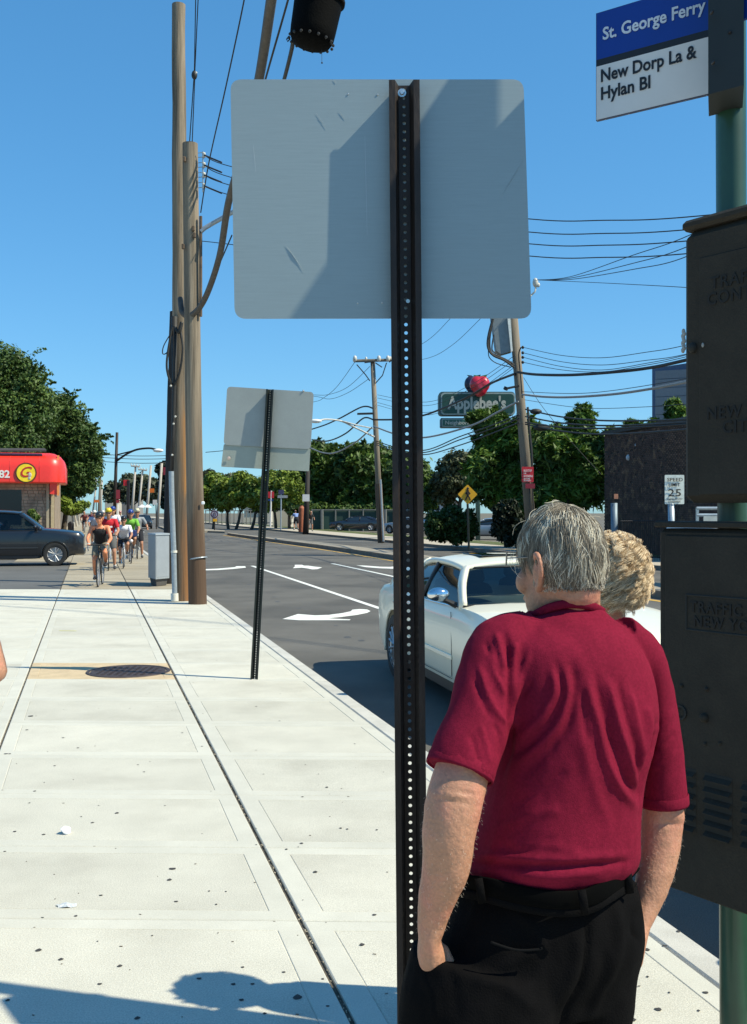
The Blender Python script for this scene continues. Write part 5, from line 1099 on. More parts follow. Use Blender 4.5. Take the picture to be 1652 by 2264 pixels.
for hx, hy, hz in ((.20, -.26, 1.11), (-.24, -.07, .84)):
    b.ell((hx, hy, hz), (.022, .042, .045), 10, 8)
    for f in range(4): b.rtube([(hx, hy-.03+f*.018, hz-.03), (hx, hy-.03+f*.018, hz-.075), (hx+.01, hy-.03+f*.018, hz-.10)], [.009, .0085, .0075], 6)
    b.rtube([(hx, hy-.035, hz+.01), (hx, hy-.06, hz-.03)], [.011, .009], 6)
for s_ in (-1, 1): b.rtube([(s_*.09, 0, .9), (s_*.1, .02, .5), (s_*.1, 0, .08)], [.09, .06, .04], 12)
organic('body', b, .014, M_skin, wk, 3)
b = MB(); b.rtube([(0, 0, .92), (0, 0, 1.2), (0, 0, 1.40)], [(.17, .13), (.165, .13), (.18, .12)], 14, up=(1, 0, 0)); b.rtube([(-.1, 0, 1.40), (-.2, 0, 1.40), (-.235, 0, 1.25)], .07, 10); b.rtube([(.1, 0, 1.40), (.19, 0, 1.41), (.21, 0, 1.33)], .07, 10); organic('shirt', b, .015, C_white, wk, 3)
b = MB(); b.rtube([(0, 0, .98), (0, 0, .88)], [(.17, .13), (.18, .14)], 14, up=(1, 0, 0))
for s_ in (-1, 1): b.rtube([(s_*.09, 0, .88), (s_*.1, .02, .62)], [.1, .09], 12)
organic('shorts', b, .015, S_khaki, wk, 3)
for s_ in (-1, 1): d = MB(); d.rtube([(s_*.1, .03, .045), (s_*.1, -.13, .035)], [.045, .04], 10); d.build('shoe', M_shoe, wk, local=True, smooth=True)
# ------------------------------------------------------------------ cars (local: x forward, y left, z up from the road)
M_glass = mat('dark_car_glass', (0.012, 0.018, 0.022), 0.04, var=0, spec=0.8, coat=.5)
def clear_glass():
    m = bpy.data.materials.new('tinted_clear_glass'); m.use_nodes = True; nt = m.node_tree; N = nt.nodes; L = nt.links; N.clear()
    o = N.new('ShaderNodeOutputMaterial'); mx = N.new('ShaderNodeMixShader'); tr = N.new('ShaderNodeBsdfTransparent'); gl = N.new('ShaderNodeBsdfGlossy'); fr = N.new('ShaderNodeFresnel')
    tr.inputs[0].default_value = (.30, .38, .40, 1); gl.inputs['Roughness'].default_value = .02; fr.inputs[0].default_value = 1.5
    L.new(fr.outputs[0], mx.inputs[0]); L.new(tr.outputs[0], mx.inputs[1]); L.new(gl.outputs[0], mx.inputs[2]); L.new(mx.outputs[0], o.inputs[0]); return m
M_cglass = clear_glass()
M_int = mat('car_interior', (0.02, 0.02, 0.022), 0.8)
M_trim = mat('black_trim', (0.012, 0.012, 0.013), 0.5)
M_lamp = mat('headlamp_glass', (0.75, 0.76, 0.78), 0.12, metal=.3, coat=.6)
M_tail = mat('tail_lamp_red', (0.30, 0.01, 0.012), 0.2, coat=.6)
M_amber = mat('amber_lens', (0.7, 0.25, 0.02), 0.2, coat=.5)
def car(label, loc, yaw, paint, L_=4.85, W=1.86, H=1.45, wb=2.9, rw=.355, belt=.98, hoodz=(.98, .82), deckz=(1.04, .98), xa=(.92, .28), xc=(-1.05, -1.95), roofw=.60, sill=.24,
        front_over=None, hatch=False, chrome=False, detail=True, glass=None, humps=False, name='parked_car', cat='car', group=None, spokes=5, archr=None):
    t = thing(name, label, cat, loc, yaw, group); hw = W/2; fo = front_over or (L_-wb)*.48; xf = wb/2+fo; xr = xf-L_; archr = archr or rw+.055
    xa0, xa1 = xa; xc1, xc0 = xc
    # stations
    st = []
    N_ = 40
    for i in range(N_+1):
        x = xr+(xf-xr)*i/N_; e0 = (x-xr)/.55; e1 = (xf-x)/.75
        tap = 1.0
        if e0 < 1: tap = .86+.14*math.sqrt(max(0, 1-(1-e0)**2))
        if e1 < 1: tap = .82+.18*math.sqrt(max(0, 1-(1-e1)**2))
        if x > xa0: u = (x-xa0)/(xf-xa0); zt = hoodz[0]+(hoodz[1]-hoodz[0])*u**1.4; zt -= .10*max(0, (u-.9)/.1)**2
        elif x < xc0: u = (xc0-x)/max(xc0-xr, .05); zt = deckz[0]+(deckz[1]-deckz[0])*min(u, 1)**1.5; zt -= .08*max(0, (u-.85)/.15)**2
        else: zt = belt+(.0 if x > 0 else (deckz[0]-belt)*min(1, (x/xc0) if xc0 < 0 else 0))
        zb = sill+(.04 if (e0 < .6 or e1 < .6) else 0)+.10*max(0, 1-e1*1.6)*0
        st.append((x, zt, zb, hw*tap))
    rows = []
    for x, zt, zb, w in st:
        hump = 0
        if humps: hump = .035*math.exp(-((x-wb/2)/.55)**2)+.03*math.exp(-((x+wb/2)/.6)**2)
        zm = zb+(zt-zb)*.5; zs = zt-.10
        half = [(0, zb), (w*.80, zb), (w*.955, zb+.05), (w*.985, zb+.14), (w*1.0, zm), (w*(.995+hump*.3), zs-.05+hump), (w*.975, zs+.02+hump), (w*.93, zt-.02+hump*.9), (w*.80, zt+.015+hump*.4), (w*.45, zt+.035), (0, zt+.042)]
        rows.append([(x, -y, z) for y, z in half[::-1]][:-1]+[(x, y, z) for y, z in half])
    # order: from top centre right side down to bottom then left up
    d = MB(); n = len(rows[0]); d.grid(rows); d.f += [tuple(range(n-1, -1, -1)), tuple((len(rows)-1)*n+k for k in range(n))]
    for i in range(len(rows)-1): pass
    me = d.mesh('b'); o = bpy.data.objects.new('b', me); COL.objects.link(o)
    bm = bmesh.new(); bm.from_mesh(me); bmesh.ops.remove_doubles(bm, verts=bm.verts, dist=.0005); bmesh.ops.holes_fill(bm, edges=[e for e in bm.edges if e.is_boundary]); bmesh.ops.recalc_face_normals(bm, faces=bm.faces); bm.to_mesh(me); bm.free()
    c = MB()
    for xs in (-wb/2, wb/2):
        for s_ in (-1, 1): c.cyl((xs, s_*(hw-.24), rw), (xs, s_*(hw+.2), rw), archr, n=36)
    cm = c.mesh('c'); co = bpy.data.objects.new('c', cm); COL.objects.link(co)
    bm = bmesh.new(); bm.from_mesh(cm); bmesh.ops.recalc_face_normals(bm, faces=bm.faces); bm.to_mesh(cm); bm.free()
    md_ = o.modifiers.new('x', 'BOOLEAN'); md_.operation = 'DIFFERENCE'; md_.object = co; md_.solver = 'EXACT' if detail else 'FAST'
    dg = bpy.context.evaluated_depsgraph_get(); dg.update(); out = bpy.data.meshes.new_from_object(o.evaluated_get(dg))
    bpy.data.objects.remove(o); bpy.data.objects.remove(co); out.shade_smooth(); sharp(out, 32); out.materials.clear(); out.materials.append(paint); out.name = 'body'; link('body', out, t)
    # cabin: roof, pillars, glass
    rwid = hw*(roofw/.60)*.66 if False else hw*.70; bw = hw*.93; zr = H; zb0 = belt-.03
    def roofpt(u, v): # u 0 front..1 rear, v -1..1
        x = xa1+(xc1-xa1)*u; y = v*rwid*(1-.05*(2*u-1)**2); z = zr-.055*abs(v)**2.4-.05*abs(2*u-1)**2.6*(1 if u < .5 else 1.2); return Vector((x, y, z))
    rows = [[roofpt(i/10, -1+2*j/12) for j in range(13)] for i in range(11)]; d = MB(); d.grid(rows)
    low = [[p-Vector((0, 0, .05)) for p in r_] for r_ in rows]; d.grid(low[::-1])
    m1, n1 = 11, 13; b1 = 0; b2 = m1*n1
    d.tube([rows[i][0]-Vector((0, 0, .022)) for i in range(11)], .032, 8); d.tube([rows[i][-1]-Vector((0, 0, .022)) for i in range(11)], .032, 8); d.tube([rows[0][j]-Vector((0, 0, .022)) for j in range(13)], .030, 8); d.tube([rows[-1][j]-Vector((0, 0, .022)) for j in range(13)], .030, 8)
    d.build('roof', paint, t, local=True, auto=50)
    A0 = lambda s_: Vector((xa0+.02, s_*bw*.985, zb0+.03)); A1 = lambda s_: roofpt(0, s_)-Vector((0, 0, .02)); C0 = lambda s_: Vector((xc0-.02, s_*bw*.965, deckz[0] if not hatch else belt)); C1 = lambda s_: roofpt(1, s_)-Vector((0, 0, .02))
    xb = (xa1+xc1)/2-.05
    B0 = lambda s_: Vector((xb+.03, s_*bw, belt-.02)); B1 = lambda s_: roofpt((xa1-xb)/(xa1-xc1), s_)-Vector((0, 0, .02))
    for s_ in (-1, 1):
        for (p0, p1, w_, th) in ((A0(s_), A1(s_), .05, .028), (C0(s_), C1(s_), .10 if not hatch else .12, .03)):
            d = MB(); mid = (p0+p1)/2+Vector((0, s_*.02, .02)); d.tube(catmull([p0, mid, p1], 4), [(w_, th)]*9, 10, up=(1, 0, 0), sq=3); d.build('pillar', paint, t, local=True, smooth=True)
        d = MB(); d.tube([B0(s_), B1(s_)], [(.045, .02)]*2, 8, up=(1, 0, 0), sq=3); d.build('pillar', M_trim, t, local=True, smooth=True)
        # side glass in two panes
        def pane(P0, P1, P2, P3, nm='side_window'):
            d = MB(); rows = []
            for i in range(5):
                u = i/4; a = P0.lerp(P3, u); b_ = P1.lerp(P2, u); rows.append([a.lerp(b_, j/6)+Vector((0, s_*.018*math.sin(math.pi*u), 0)) for j in range(7)])
            d.grid(rows); return d.build(nm, glass or M_glass, t, local=True, smooth=True)
        o_ = Vector((0, -s_*.012, 0))
        pane(A0(s_)+o_, B0(s_)+o_, B1(s_)+o_, A1(s_)+o_); pane(B0(s_)+o_, C0(s_)+o_, C1(s_)+o_, B1(s_)+o_)
        d = MB(); d.tube(catmull([A0(s_)+Vector((0, s_*.012, -.012)), B0(s_)+Vector((0, s_*.012, .0)), C0(s_)+Vector((0, s_*.012, -.012))], 6), .009, 6); d.build('window_trim', M_chrome if chrome else M_trim, t, local=True)
    def screen(a0, a1, nm, bow):
        rows = []
        for i in range(7):
            u = i/6; L0_ = a0(-1).lerp(a1(-1), u); R0_ = a0(1).lerp(a1(1), u); rows.append([L0_.lerp(R0_, j/10)+Vector((bow*math.sin(math.pi*j/10), 0, .02*math.sin(math.pi*j/10)+.006)) for j in range(11)])
        d = MB(); d.grid(rows); d.build(nm, glass or M_glass, t, local=True, smooth=True)
        d = MB(); d.tube([Vector(p) for p in rows[0]], .014, 6); d.tube([Vector(p) for p in rows[-1]], .012, 6); d.build('screen_seal', M_trim, t, local=True)
    screen(A0, A1, 'windscreen', .10); screen(C0, C1, 'rear_window', -.08)
    if glass:   # interior seen through the glass
        d = MB(); d.box(((xa0+xc0)/2, 0, belt-.10), (xa0-xc0-.1, bw*1.8, .06)); d.box((xa0-.32, 0, belt-.02), (.45, bw*1.75, .10), bev=.04)
        d.build('dashboard', M_int, t, local=True)
        for yy in (-.38, .38):
            for xx in (.0, -.85): d = MB(); d.rtube([(xx-.05, yy, .65), (xx-.15, yy, .95), (xx-.22, yy, 1.12)], [(.24, .08), (.23, .08), (.18, .06)], 12, up=(0, 1, 0)); d.rtube([(xx-.24, yy, 1.2), (xx-.26, yy, 1.3)], [(.12, .05), (.11, .05)], 10, up=(0, 1, 0)); d.build('seat', M_int, t, local=True, smooth=True)
        d = MB(); d.lathe((xa0-.62, .38, 1.0), (-.9, 0, .45), [(.17, 0), (.185, .012), (.17, .024), (.155, .012)], 20, close=True); d.build('steering_wheel', M_trim, t, local=True, smooth=True)
        d = MB(); d.box((xa1-.02+.05, 0, H-.15), (.03, .24, .07), bev=.01); d.build('rear_mirror', M_trim, t, local=True)
    # wheels
    for xs in (-wb/2, wb/2):
        for s_ in (-1, 1):
            yo = s_*(hw-.105); d = MB(); ax = (0, s_, 0); c_ = (xs, yo-s_*.10, rw)
            d.lathe(c_, ax, [(rw*.64, 0), (rw*.93, 0), (rw, .03), (rw, .17), (rw*.96, .195), (rw*.70, .205), (rw*.64, .19)], 36, close=True); w_ = d.build('wheel', M_tyre, t, local=True, auto=40)
            d = MB(); d.lathe(c_, ax, [(rw*.66, .198), (rw*.655, .188), (rw*.60, .17), (rw*.58, .06), (0, .06)], 30); d.lathe(c_, ax, [(0, .185), (rw*.13, .18), (rw*.15, .13), (0, .13)], 14)
            for k in range(spokes):
                for dk in (-.13, .13):
                    a = 2*math.pi*k/spokes+dk; a2 = 2*math.pi*k/spokes+dk*1.6; x_, y_, d_ = basis(ax); cc = Vector(c_)
                    d.tube([cc+d_*.165+(x_*math.cos(a)+y_*math.sin(a))*rw*.10, cc+d_*.178+(x_*math.cos(a2)+y_*math.sin(a2))*rw*.38, cc+d_*.18+(x_*math.cos(a2)+y_*math.sin(a2))*rw*.62], [.026, .022, .026], 6, flat=.6)
            d.build('rim', M_rim, w_, local=True, auto=40)
            d = MB(); q = [(xs+(archr+.004)*math.cos(a), s_*(hw*.985), rw+(archr+.004)*math.sin(a)) for a in np.linspace(R(-14), R(194), 26)]; d.tube(q, .016, 6); d.build('arch_lip', paint if paint is not None and not hatch else paint, t, local=True, smooth=True)
    # seams, handles, mirrors, lamps, bumpers
    zA = belt-.06
    for s_ in (-1, 1):
        yy = s_*(hw*1.0+.001); d = MB()
        for xx, z0, z1, sl in ((xa0-.10, sill+.12, zA, .05), (xb+.02, sill+.08, zA, 0), (xc1-.25, sill+.30, zA, -.05)): d.tube([(xx, s_*(hw*.992), z0), (xx+sl*.3, s_*(hw*1.001), (z0+z1)/2), (xx-sl, s_*(hw*.985), z1)], .0035, 4)
        d.tube([(xa0-.10, s_*(hw*.992), sill+.10), (xc1-.25, s_*(hw*.992), sill+.10)], .0035, 4); d.build('door_seams', M_trim, t, local=True)
        for xx in (xb+.16, xb-.75): d = MB(); d.rtube([(xx, s_*(hw+.004), belt-.15), (xx-.16, s_*(hw+.004), belt-.145)], [(.012, .014)]*2, 8); d.build('door_handle', M_chrome if chrome else paint, t, local=True, smooth=True)
        d = MB(); d.box(((xa0+xc1)/2-.1, s_*(hw+.003), sill+.30), (xa0-xc1+.05, .014, .045), bev=.005); d.build('rub_strip', paint, t, local=True)
        d = MB(); mp_ = Vector((xa0-.16, s_*(hw+.06), belt+.06)); d.tube([Vector((xa0-.14, s_*(bw-.0), belt+.0)), mp_], [.03, .02], 8); d.build('mirror_arm', M_trim, t, local=True)
        d = MB(); d.ell(mp_+Vector((0, s_*.045, .045)), (.062, .108, .066), 16, 10); d.build('mirror', M_chrome if chrome else paint, t, local=True, smooth=True)
        # lamps
        d = MB(); d.rtube([(xf-.30, s_*(hw*.86), hoodz[1]-.13), (xf-.13, s_*(hw*.66), hoodz[1]-.14)], [(.075, .10), (.08, .10)], 14, sq=3); d.build('headlight', M_lamp, t, local=True, smooth=True)
        d = MB(); d.rtube([(xf-.37, s_*(hw*.905), hoodz[1]-.13), (xf-.33, s_*(hw*.885), hoodz[1]-.13)], [(.05, .07), (.05, .07)], 10, sq=3); d.build('indicator', M_amber, t, local=True, smooth=True)
        d = MB(); zt_ = deckz[1] if not hatch else belt; d.rtube([(xr+.10, s_*(hw*.85), zt_-.12), (xr+.12, s_*(hw*.86), zt_-.24)], [(.10, .07), (.10, .07)], 14, sq=3.5); d.build('tail_light', M_tail, t, local=True, smooth=True)
    d = MB(); d.box((xf-.035, 0, (sill+hoodz[1])/2+.07), (.05, hw*1.0, .20), bev=.015); g_ = d.build('grille', M_trim, t, local=True)
    d = MB()
    for k in range(5): d.box((xf-.012, 0, (sill+hoodz[1])/2+.0+k*.035), (.012, hw*.96, .012))
    d.build('grille_bars', M_chrome if chrome else M_trim, g_, local=True)
    d = MB(); d.rtube([(xf-.22, -hw*.80, sill+.16), (xf-.03, -hw*.5, sill+.16), (xf-.0, 0, sill+.16), (xf-.03, hw*.5, sill+.16), (xf-.22, hw*.80, sill+.16)], [(.05, .11)]*5, 12, up=(1, 0, 0), sq=3); d.build('bumper', paint if not hatch else paint, t, local=True, smooth=True)
    d = MB(); d.rtube([(xr+.20, -hw*.80, sill+.20), (xr+.03, -hw*.5, sill+.20), (xr+.0, 0, sill+.20), (xr+.03, hw*.5, sill+.20), (xr+.20, hw*.80, sill+.20)], [(.05, .12)]*5, 12, up=(1, 0, 0), sq=3); d.build('bumper', paint, t, local=True, smooth=True)
    d = MB(); d.box((0, 0, sill+.0), (wb-2*archr-.1, W*.94, .10)); d.box((0, 0, sill+.1), (L_*.7, W*.5, .2)); d.build('underbody', M_trim, t, local=True)
    return t
CARW = mat('cream_white_car_paint', (0.80, 0.755, 0.60), 0.4, var=0.02, coat=.55)
CARD = mat('dark_blue_grey_car_paint', (0.009, 0.011, 0.015), 0.3, var=0.03, coat=.6)
CARK = mat('black_car_paint', (0.01, 0.012, 0.02), 0.2, var=0.02, coat=1.0)
CARS = mat('silver_car_paint', (0.34, 0.38, 0.42), 0.3, metal=.4, var=0.02, coat=.8)
CARB = mat('dark_blue_car_paint', (0.01, 0.035, 0.10), 0.22, var=0.03, coat=1.0)
ya = math.atan2(-.974, .225)      # heading towards the camera and to the right
rear = Vector((.33, 11.9, ROAD)); hdv = Vector((.225, -.974, 0)); lft = Vector((.974, .225, 0)); wbw = 2.95
ctr = rear+hdv*(wbw/2)+lft*(.93-.10)
wc = car('cream white saloon with chrome mirrors driving towards the camera beside the kerb', tuple(ctr), ya, CARW, L_=4.95, W=1.88, H=1.46, wb=wbw, rw=.365, belt=1.02, hoodz=(1.02, .86), deckz=(1.05, 1.0), xa=(.86, .22), xc=(-1.15, -1.85), chrome=True, glass=M_cglass, humps=True, name='white_car', cat='car', spokes=7)
d = MB(); d.box((-.34, 0, 1.452), (.62, .74, .012), bev=.004); d.build('sunroof', M_glass, wc, local=True)
mwc = Matrix.Translation(ctr) @ Matrix.Rotation(ya, 4, 'Z')
dp = mwc @ Vector((-.10, .38, .55)); dv = thing('person', 'driver seated behind the windscreen of the cream white saloon', 'person', tuple(dp), ya)
b = MB(); b.rtube([(0, 0, 0), (-.03, 0, .25), (-.02, 0, .42)], [(.15, .11), (.15, .11), (.16, .1)], 14, up=(0, 1, 0)); b.rtube([(-.02, 0, .42), (0, 0, .56)], .05, 10); head_mesh(b, Matrix.Translation((.02, 0, .64)) @ Matrix.Rotation(R(-90), 4, 'Z'), n=16)
for s_ in (-1, 1):
    b.rtube([(-.02, s_*.17, .40), (.16, s_*.24, .24), (.40, s_*.14, .36)], [.05, .042, .03], 10); b.rtube([(0, s_*.09, 0), (.4, s_*.1, .06), (.5, s_*.1, -.25)], [.09, .07, .05], 10)
    for f in range(4): b.rtube([(.41, s_*.14-.03+f*.018, .37), (.45, s_*.14-.03+f*.018, .375), (.45, s_*.14-.03+f*.018, .345)], .009, 6)
    b.rtube([(.40, s_*.10, .36), (.43, s_*.08, .38)], .011, 6)
organic('body', b, .014, M_skin2, dv, 3)
b = MB(); b.rtube([(0, 0, .02), (-.03, 0, .25), (-.02, 0, .40)], [(.17, .13), (.17, .13), (.18, .12)], 14, up=(0, 1, 0)); organic('shirt', b, .016, cloth('charcoal_cloth', (.05, .05, .055)), dv, 3)
d = MB(); d.ell((-.01, 0, .67), (.10, .09, .11), 12, 8); d.build('hair', HB, dv, local=True, smooth=True)
# white hatch just ahead, only its rear corner seen beside the cabinet
h2 = Vector((1.73, 6.55, ROAD)); ctr2 = h2+hdv*(2.12)+lft*(.92)
car('white hatchback with red tail light, mostly hidden behind the control cabinet', tuple(ctr2), ya, mat('pure_white_car_paint', (.72, .73, .74), .22, coat=1.0, var=.01), L_=4.3, W=1.8, H=1.5, wb=2.6, belt=1.0, hoodz=(1.0, .82), deckz=(1.12, 1.06), xa=(.85, .3), xc=(-1.35, -1.85), hatch=True, name='white_hatchback', front_over=.88)
cb_ = ST(7.8, 7.2, ROAD)
car('dark blue car in the middle lane seen between curly hair and the cabinet', tuple(cb_), ya, CARB, L_=4.7, W=1.82, H=1.42, name='blue_car', detail=False)
# dark SUV at the side street
su = car('dark blue-grey sport utility vehicle nosing out of the side street with its window open', tuple(G(122, 1251, -.02)-Vector((math.cos(R(14)), math.sin(R(14)), 0))*1.43-Vector((math.sin(R(14)), -math.cos(R(14)), 0))*.81), R(14), CARD, L_=4.75, W=1.82, H=1.84, wb=2.86, rw=.38, belt=1.18, hoodz=(1.20, 1.06), deckz=(1.22, 1.16), xa=(.98, .30), xc=(-1.75, -2.15), hatch=True, sill=.30, name='parked_suv', cat='suv', archr=.43, glass=M_cglass)
sm = Matrix.Translation(su.location) @ Matrix.Rotation(su.rotation_euler.z, 4, 'Z'); dp = sm @ Vector((-.12, -.36, .72))
dv2 = copy_thing(dv, 'driver with bare arm at the open window of the dark utility vehicle', tuple(dp), su.rotation_euler.z); dv2['group'] = 'drivers'; dv['group'] = 'drivers'
# another blue vehicle behind it
car('navy blue car parked behind the dark utility vehicle at the shop', (P(-45, 1132, 39).x, 39, 0), R(14), CARB, L_=4.7, W=1.8, H=1.62, belt=1.1, hoodz=(1.1, .98), deckz=(1.14, 1.1), xa=(.95, .35), xc=(-1.6, -2.1), hatch=True, name='parked_car', detail=False)
# cars across the road
bk_ = P(787, 1174, 97); car('black saloon parked in front of the green fence across the road', (bk_.x, bk_.y, bk_.z), R(176), CARK, name='parked_car', detail=False)
sv = P(905, 1178, 88); car('silver car partly hidden behind the perforated post across the road', (sv.x, sv.y, ROAD+.05), R(140), CARS, name='parked_car', detail=False)
sv = P(1082, 1178, 72); car('silver car parked between the hedge and the dark bush', (sv.x, sv.y, ROAD+.05), R(165), CARS, name='parked_car', detail=False)
dk = P(318, 1165, 118); car('dark car following the cyclists on the road', (dk.x, dk.y, ROAD), ya, CARD, H=1.6, name='distant_car', detail=False)
dk = P(296, 1150, 150); car('far dark car beyond the lamp post at the vanishing point', (dk.x, dk.y, ROAD), R(-60), CARK, H=1.6, name='distant_car', detail=False)
# ------------------------------------------------------------------ foliage
def leafmat(name, c, var=.45, c2=None):
    m = mat(name, c, 0.55, var=var, scale=.9, col2=c2, c2scale=.5, c2lo=.45, c2hi=.6, spec=.35); m2 = m.node_tree
    N = m2.nodes; L = m2.links; b_ = N['Principled BSDF']; tr = N.new('ShaderNodeBsdfTranslucent'); mx = N.new('ShaderNodeMixShader'); mx.inputs[0].default_value = .22
    src = b_.inputs['Base Color'].links[0].from_socket; L.new(src, tr.inputs[0]); L.new(b_.outputs[0], mx.inputs[1]); L.new(tr.outputs[0], mx.inputs[2]); L.new(mx.outputs[0], N['Material Output'].inputs[0]); return m
L_dark = leafmat('dark_green_leaves', (0.058, 0.105, 0.024), c2=(.105, .165, .036)); L_mid = leafmat('mid_green_leaves', (0.085, 0.145, 0.022), c2=(.045, .085, .018)); L_yel = leafmat('yellow_green_leaves', (0.19, 0.25, 0.03), c2=(.10, .155, .022))
L_loc = leafmat('locust_leaves', (0.11, 0.19, 0.025), c2=(.05, .095, .018)); L_far = leafmat('distant_leaves', (0.07, 0.085, 0.045)); M_bark = mat('bark', (.09, .07, .05), .9, var=.3, scale=6)
def leaves_mesh(pts, nrm, size, rs, aspect=1.7, fold=0.0):
    n = len(pts); a = rs.randn(n, 3); nn = nrm+rs.randn(n, 3)*.55; nn /= np.linalg.norm(nn, axis=1)[:, None]
    u = np.cross(nn, a); u /= np.linalg.norm(u, axis=1)[:, None]; v = np.cross(nn, u); s_ = size*(.6+.8*rs.rand(n))[:, None]
    p = np.stack([pts-u*s_*aspect*.5, pts-v*s_*.5+nn*s_*.12, pts+u*s_*aspect*.5, pts+v*s_*.5+nn*s_*.12], 1).reshape(-1, 3)
    me = bpy.data.meshes.new('crown'); me.vertices.add(4*n); me.loops.add(4*n); me.polygons.add(n)
    me.vertices.foreach_set('co', p.astype(np.float32).ravel()); me.loops.foreach_set('vertex_index', np.arange(4*n, dtype=np.int32)); me.polygons.foreach_set('loop_start', np.arange(0, 4*n, 4, dtype=np.int32)); me.update(); return me
def crown(par, lobes, D, m, size, n, seed, sub=26, depth=.85, subr=.38, droop=0.0, aspect=1.7, name='crown', fill=.25, spray=0):
    rs = np.random.RandomState(seed); P_, N_ = [], []; tot = sum(rx*ry for _, _, rx, ry in lobes); dxs = rs.randn(len(lobes))
    for (cx_, cy_, rx, ry), dz_ in zip(lobes, dxs):
        R3 = np.array([rx/FX*D, (rx+ry)/2/FX*D*depth, ry/FX*D]); c = np.array(P(cx_, cy_, D+dz_*R3[1]*.35)); k = int(n*rx*ry/tot); per = max(1, k//sub)
        for j in range(sub):
            u = rs.randn(3); u /= np.linalg.norm(u); sc_ = c+u*R3*(.66+.12*rs.rand()); r = min(R3)*subr*(.6+.8*rs.rand())
            w = rs.randn(per, 3); w /= np.linalg.norm(w, axis=1)[:, None]; rr_ = r*(.55+.6*rs.rand(per)**.6)[:, None]
            q = sc_+w*rr_*np.array([1.15, 1.15, .85])+rs.randn(per, 3)*r*.16; q[:, 2] -= droop*np.abs(w[:, 0])*r; P_.append(q); N_.append(w*.8+np.array([0, 0, .5]))
        kk = int(k*fill); w = rs.randn(kk, 3); w /= np.linalg.norm(w, axis=1)[:, None]; q = c+w*R3*(rs.rand(kk)**.4*.8)[:, None]; P_.append(q); N_.append(w)
        for _ in range(spray):
            u = rs.randn(3); u[2] = abs(u[2])*.9; u /= np.linalg.norm(u); p0 = c+u*R3*.9; L_ = min(R3)*(.35+.5*rs.rand()); dr = u+rs.randn(3)*.4; dr /= np.linalg.norm(dr); t_ = rs.rand(46)[:, None]
            q = p0+dr*L_*t_+np.array([0, 0, -.5])*L_*t_*t_*.6+rs.randn(46, 3)*L_*.10*(1.1-t_); P_.append(q); N_.append(rs.randn(46, 3)*.5+np.array([0, 0, .8]))
    Pn = np.concatenate(P_); Nn = np.concatenate(N_); Pn -= np.array(par.location); me = leaves_mesh(Pn, Nn, size, rs, aspect); me.materials.append(m); me.name = name
    return link(name, me, par)
def tree(label, lobes, D, m, base, size=.18, n=12000, seed=1, trunk=.22, name='tree', cat='tree', group=None, limbs=5, gz=ROAD-.02, **kw):
    bx = P(base, 1132, D).x; t = thing(name, label, cat, (bx, D, gz), 0, group); crown(t, lobes, D, m, size, n, seed, **kw)
    if trunk:
        rs = random.Random(seed); b = MB(); mx = sum(l[0] for l in lobes)/len(lobes); my = sum(l[1] for l in lobes)/len(lobes); c = P(mx, my, D); b0 = Vector((bx, D, gz)); fk = b0.lerp(c, .55)
        b.tube(catmull([b0, b0.lerp(fk, .5)+Vector((rs.uniform(-.1, .1), 0, 0)), fk], 4), [trunk*(1.15-.05*i) for i in range(9)], 10)
        for l in lobes[:limbs]: e = P(l[0], l[1], D); b.tube(catmull([fk-Vector((0, 0, .3)), fk.lerp(e, .5)+Vector((0, 0, -.3)), e], 3), [trunk*.55, trunk*.5, trunk*.45, trunk*.4, trunk*.3, trunk*.2, trunk*.12], 6)
        b.build('trunk', M_bark, t, smooth=True)
    return t
tree('tall dense dark green tree rising behind the red-canopied shop', [(0, 850, 92, 96), (45, 930, 78, 95), (-60, 900, 90, 120), (20, 1000, 80, 70), (70, 870, 40, 55)], 84, L_dark, 20, spray=14, size=.17, n=46000, seed=3, sub=90, subr=.27)
tree('broad dark green tree overhanging the pavement right of the shop', [(135, 925, 58, 58), (180, 985, 47, 62), (120, 1000, 72, 80), (170, 1050, 52, 52), (140, 1090, 50, 34), (200, 1020, 28, 50)], 92, L_dark, 140, spray=14, size=.17, n=46000, seed=5, sub=80, subr=.28)
tree('small pale green shrubs along the fence right of the shop', [(160, 1128, 26, 14), (178, 1118, 18, 12), (140, 1118, 22, 16)], 90, L_yel, 160, size=.18, n=4000, seed=6, trunk=0, name='shrub', cat='shrub', sub=12)
tree('low bush against the shop wall behind the dark vehicle', [(74, 1145, 13, 24)], 66, L_mid, 74, size=.14, n=1600, seed=8, trunk=0, name='shrub', cat='shrub', sub=10)
row = [(470, 1088, 30, 46, 472), (503, 1090, 28, 42, 505), (540, 1085, 30, 44, 522), (572, 1092, 26, 38, 556), (604, 1084, 32, 44, 610), (640, 1080, 30, 46, 640)]
for i, (x, y, rx, ry, bxx) in enumerate(row):
    tree(('first', 'second', 'third', 'fourth', 'fifth', 'sixth')[i]+' yellow-green street tree counted from the brown pole in the far row', [(x, y, rx, ry), (x-rx*.6, y+12, rx*.6, ry*.5), (x+rx*.6, y+8, rx*.6, ry*.6)], 118-i*2, L_yel, bxx, size=.24, n=8000, seed=20+i, trunk=.16, name='street_tree', group='street trees across the road', sub=22)
tree('bushy tree with feathery leaves left of the crossarm pole', [(690, 1010, 40, 38), (730, 1040, 55, 52), (665, 1050, 36, 44), (700, 1095, 50, 40)], 112, L_mid, 735, size=.26, n=18000, seed=31, trunk=.2, aspect=2.6, sub=34, spray=18)
tree('wide bushy tree behind the crossarm pole and green fence', [(790, 1030, 48, 52), (835, 1035, 50, 48), (800, 1090, 70, 42), (860, 1070, 50, 50)], 110, L_mid, 810, size=.26, n=20000, seed=32, trunk=.2, aspect=2.6, sub=34, spray=18)
